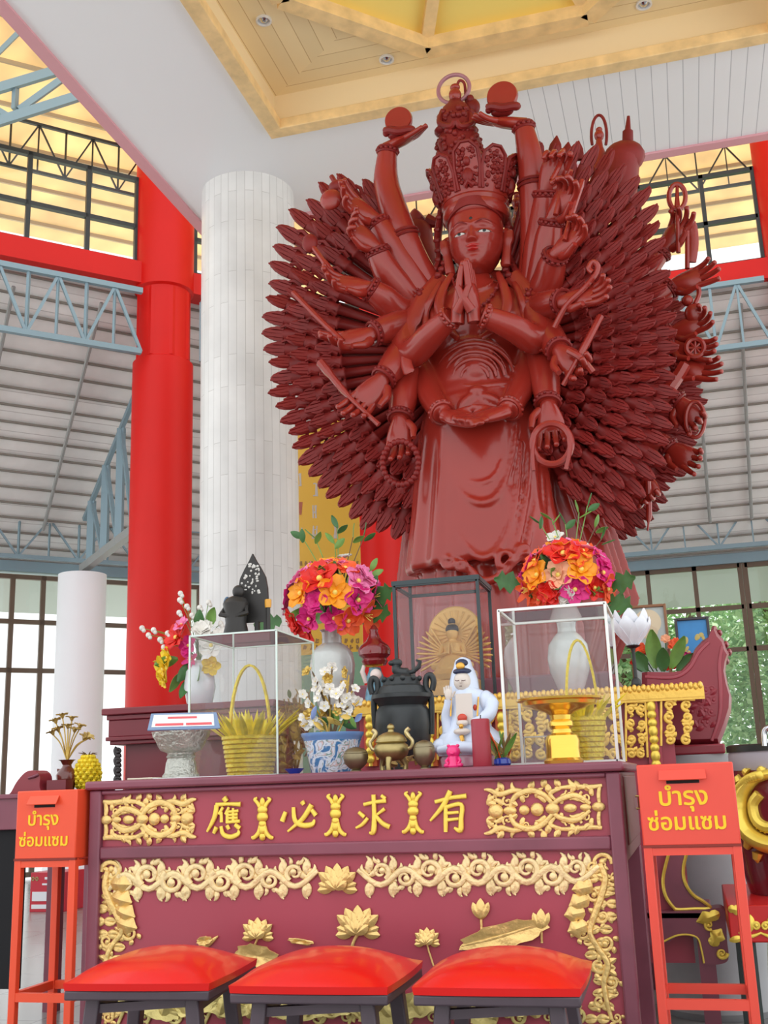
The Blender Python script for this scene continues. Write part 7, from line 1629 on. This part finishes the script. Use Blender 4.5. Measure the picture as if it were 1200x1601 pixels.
o = rear_hand([(980, 545, .5), (1030, 530, .5), (1050, 522, .5)], (1090, 505, .45), (0, -1, .2), .33, [.3, .4, .5, .6])
o = rear_hand([(980, 560, .5), (1030, 545, .5), (1052, 540, .5)], (1094, 548, .45), (0, -1, .2), .34, [.2, .3, .3, .3]); m = MB(); m.tube([sp(1086+14*cos(a), 544+14*sin(a), .42) for a in [2*pi*k/20 for k in range(20)]], .017, 7, closed=True)
for k in range(4): a = pi*k/4; m.tube([sp(1086-13*cos(a), 544-13*sin(a), .42), sp(1086+13*cos(a), 544+13*sin(a), .42)], .008, 6)
obj('wheel', m, lacq, o)
o = rear_hand([(980, 600, .5), (1030, 585, .5), (1055, 575, .5)], (1104, 580, .45), (0, -1, .3), .34, [.15, .2, .25, .3])
rod(o, [(1040, 616, .4), (1058, 590, .4), (1072, 566, .4)], [.04]*8+[.012], 'blade')
o = rear_hand([(980, 640, .5), (1040, 622, .5), (1060, 628, .5)], (1090, 665, .45), (-.3, -1, .2), .34, [.4, .5, .6, .7]); m = MB(); m.tube([sp(1086+15*cos(a), 656+28*sin(a), .42)+V((0, 0, 0)) for a in [2*pi*k/26 for k in range(26)]], .013, 7, closed=True); obj('hoop', m, lacq, o)
o = rear_hand([(970, 690, .5), (1030, 692, .5), (1045, 700, .5)], (1080, 720, .45), (-.3, -1, .2), .33, [.3, .4, .5, .6])
o = rear_hand([(950, 740, .5), (990, 742, .5), (1006, 746, .5)], (1020, 790, .42), (-.3, -1, .2), .30, [.4, .5, .6, .7]); rod(o, [(1012, 752, .40), (1014, 800, .40), (1012, 830, .40)], [.018]*6+[.006]*3, 'spike')
def rear_head(x, y, r, d, ringy=None, nm='rear_head'):
    m = MB(); m.ell(sp(x, y, d), (r*US, r*US, r*1.25*US), 16, 12); m.ell(sp(x, y-r*1.1, d), (r*.7*US, r*.7*US, r*.6*US)); m.tube([sp(x, y, d), sp(x, y+r*2.2, d), sp(x, y+r*4, d), sp(x, y+r*10, d)], [r*.5*US, r*.8*US, r*1.6*US, r*1.9*US], 12); o = obj(nm, m, lacq, st)
    if ringy: mm = MB(); mm.tube([sp(x+ringy[2]*cos(a), ringy[0]-ringy[1]*sin(a), d+.03) for a in [pi*(-.15+1.3*k/20) for k in range(21)]], .010, 7); obj('head_ring', mm, lacqd, o)
rear_head(936, 212, 8, .35, (212, 32, 12)); rear_head(808, 318, 9, .5, (316, 14, 16)); rear_head(812, 352, 16, .5)
m = MB(); m.ell(sp(975, 246, .3), (.13, .09, .11)); m.tube([sp(972, 250, .3), sp(960, 330, .3)], [.11, .13], 12); m.tube([sp(981, 228, .3), sp(981, 206, .3), sp(981, 204, .3), sp(982, 182, .3)], [.036, .034, .02, .01], 10); obj('rear_finial', m, lacqd, st)
m = MB(); m.tube(cr([sp(664, 432, .5), sp(656, 390, .5), sp(652, 350, .5), sp(660, 338, .5)], 4), [.11]*4+[.10]*4+[.075]*4+[.05], 12); m.tube([sp(668, 345, .5), sp(684, 350, .5)], [.05, .03], 8); obj('rear_shoulder', m, lacqd, st)
m = MB(); m.tube(cr([sp(812, 430, .5), sp(814, 390, .5), sp(812, 365, .5)], 4), [.12]*4+[.10]*4+[.08], 12); obj('rear_shoulder', m, lacqd, st)
# --- plinth that carries it -----------------------------------------------------------
zb = sp(786, 1070).z
t = thing('statue_pedestal', 'broad maroon pedestal carrying the colossal statue', 'pedestal', (-.95, SY+.15, 0)); m = MB(); m.box((-1.68, SY-.42, 0), (-.38, SY+.85, zb-.12)); m.box((-1.74, SY-.47, zb-.12), (-.33, SY+.92, zb-.002)); obj('block', m, maroond, t, bevel=.012)
# ------------------------------------------------------------------ repeats carry a group
GR = {'donation_box': 'donation boxes at the two ends of the altar', 'glass_case': 'glass display cases on the altar', 'foil_basket': 'yellow foil baskets in the glass cases', 'vase': 'porcelain flower vases on the rear tables', 'flower_bouquet': 'round flower bouquets in the vases',
      'brass_cup': 'dark brass lidded cups', 'framed_picture': 'framed pictures behind the boat vessel', 'red_column': 'red columns of the hall', 'steel_truss': 'steel trusses below the red beams', 'window_truss': 'light trusses above the windows', 'roof_truss': 'thin trusses under the yellow roof'}
for o in S.objects:
    k = o.name.split('.')[0]
    if o.parent is None and k in GR and 'label' in o.keys() and 'group' not in o.keys(): o['group'] = GR[k]
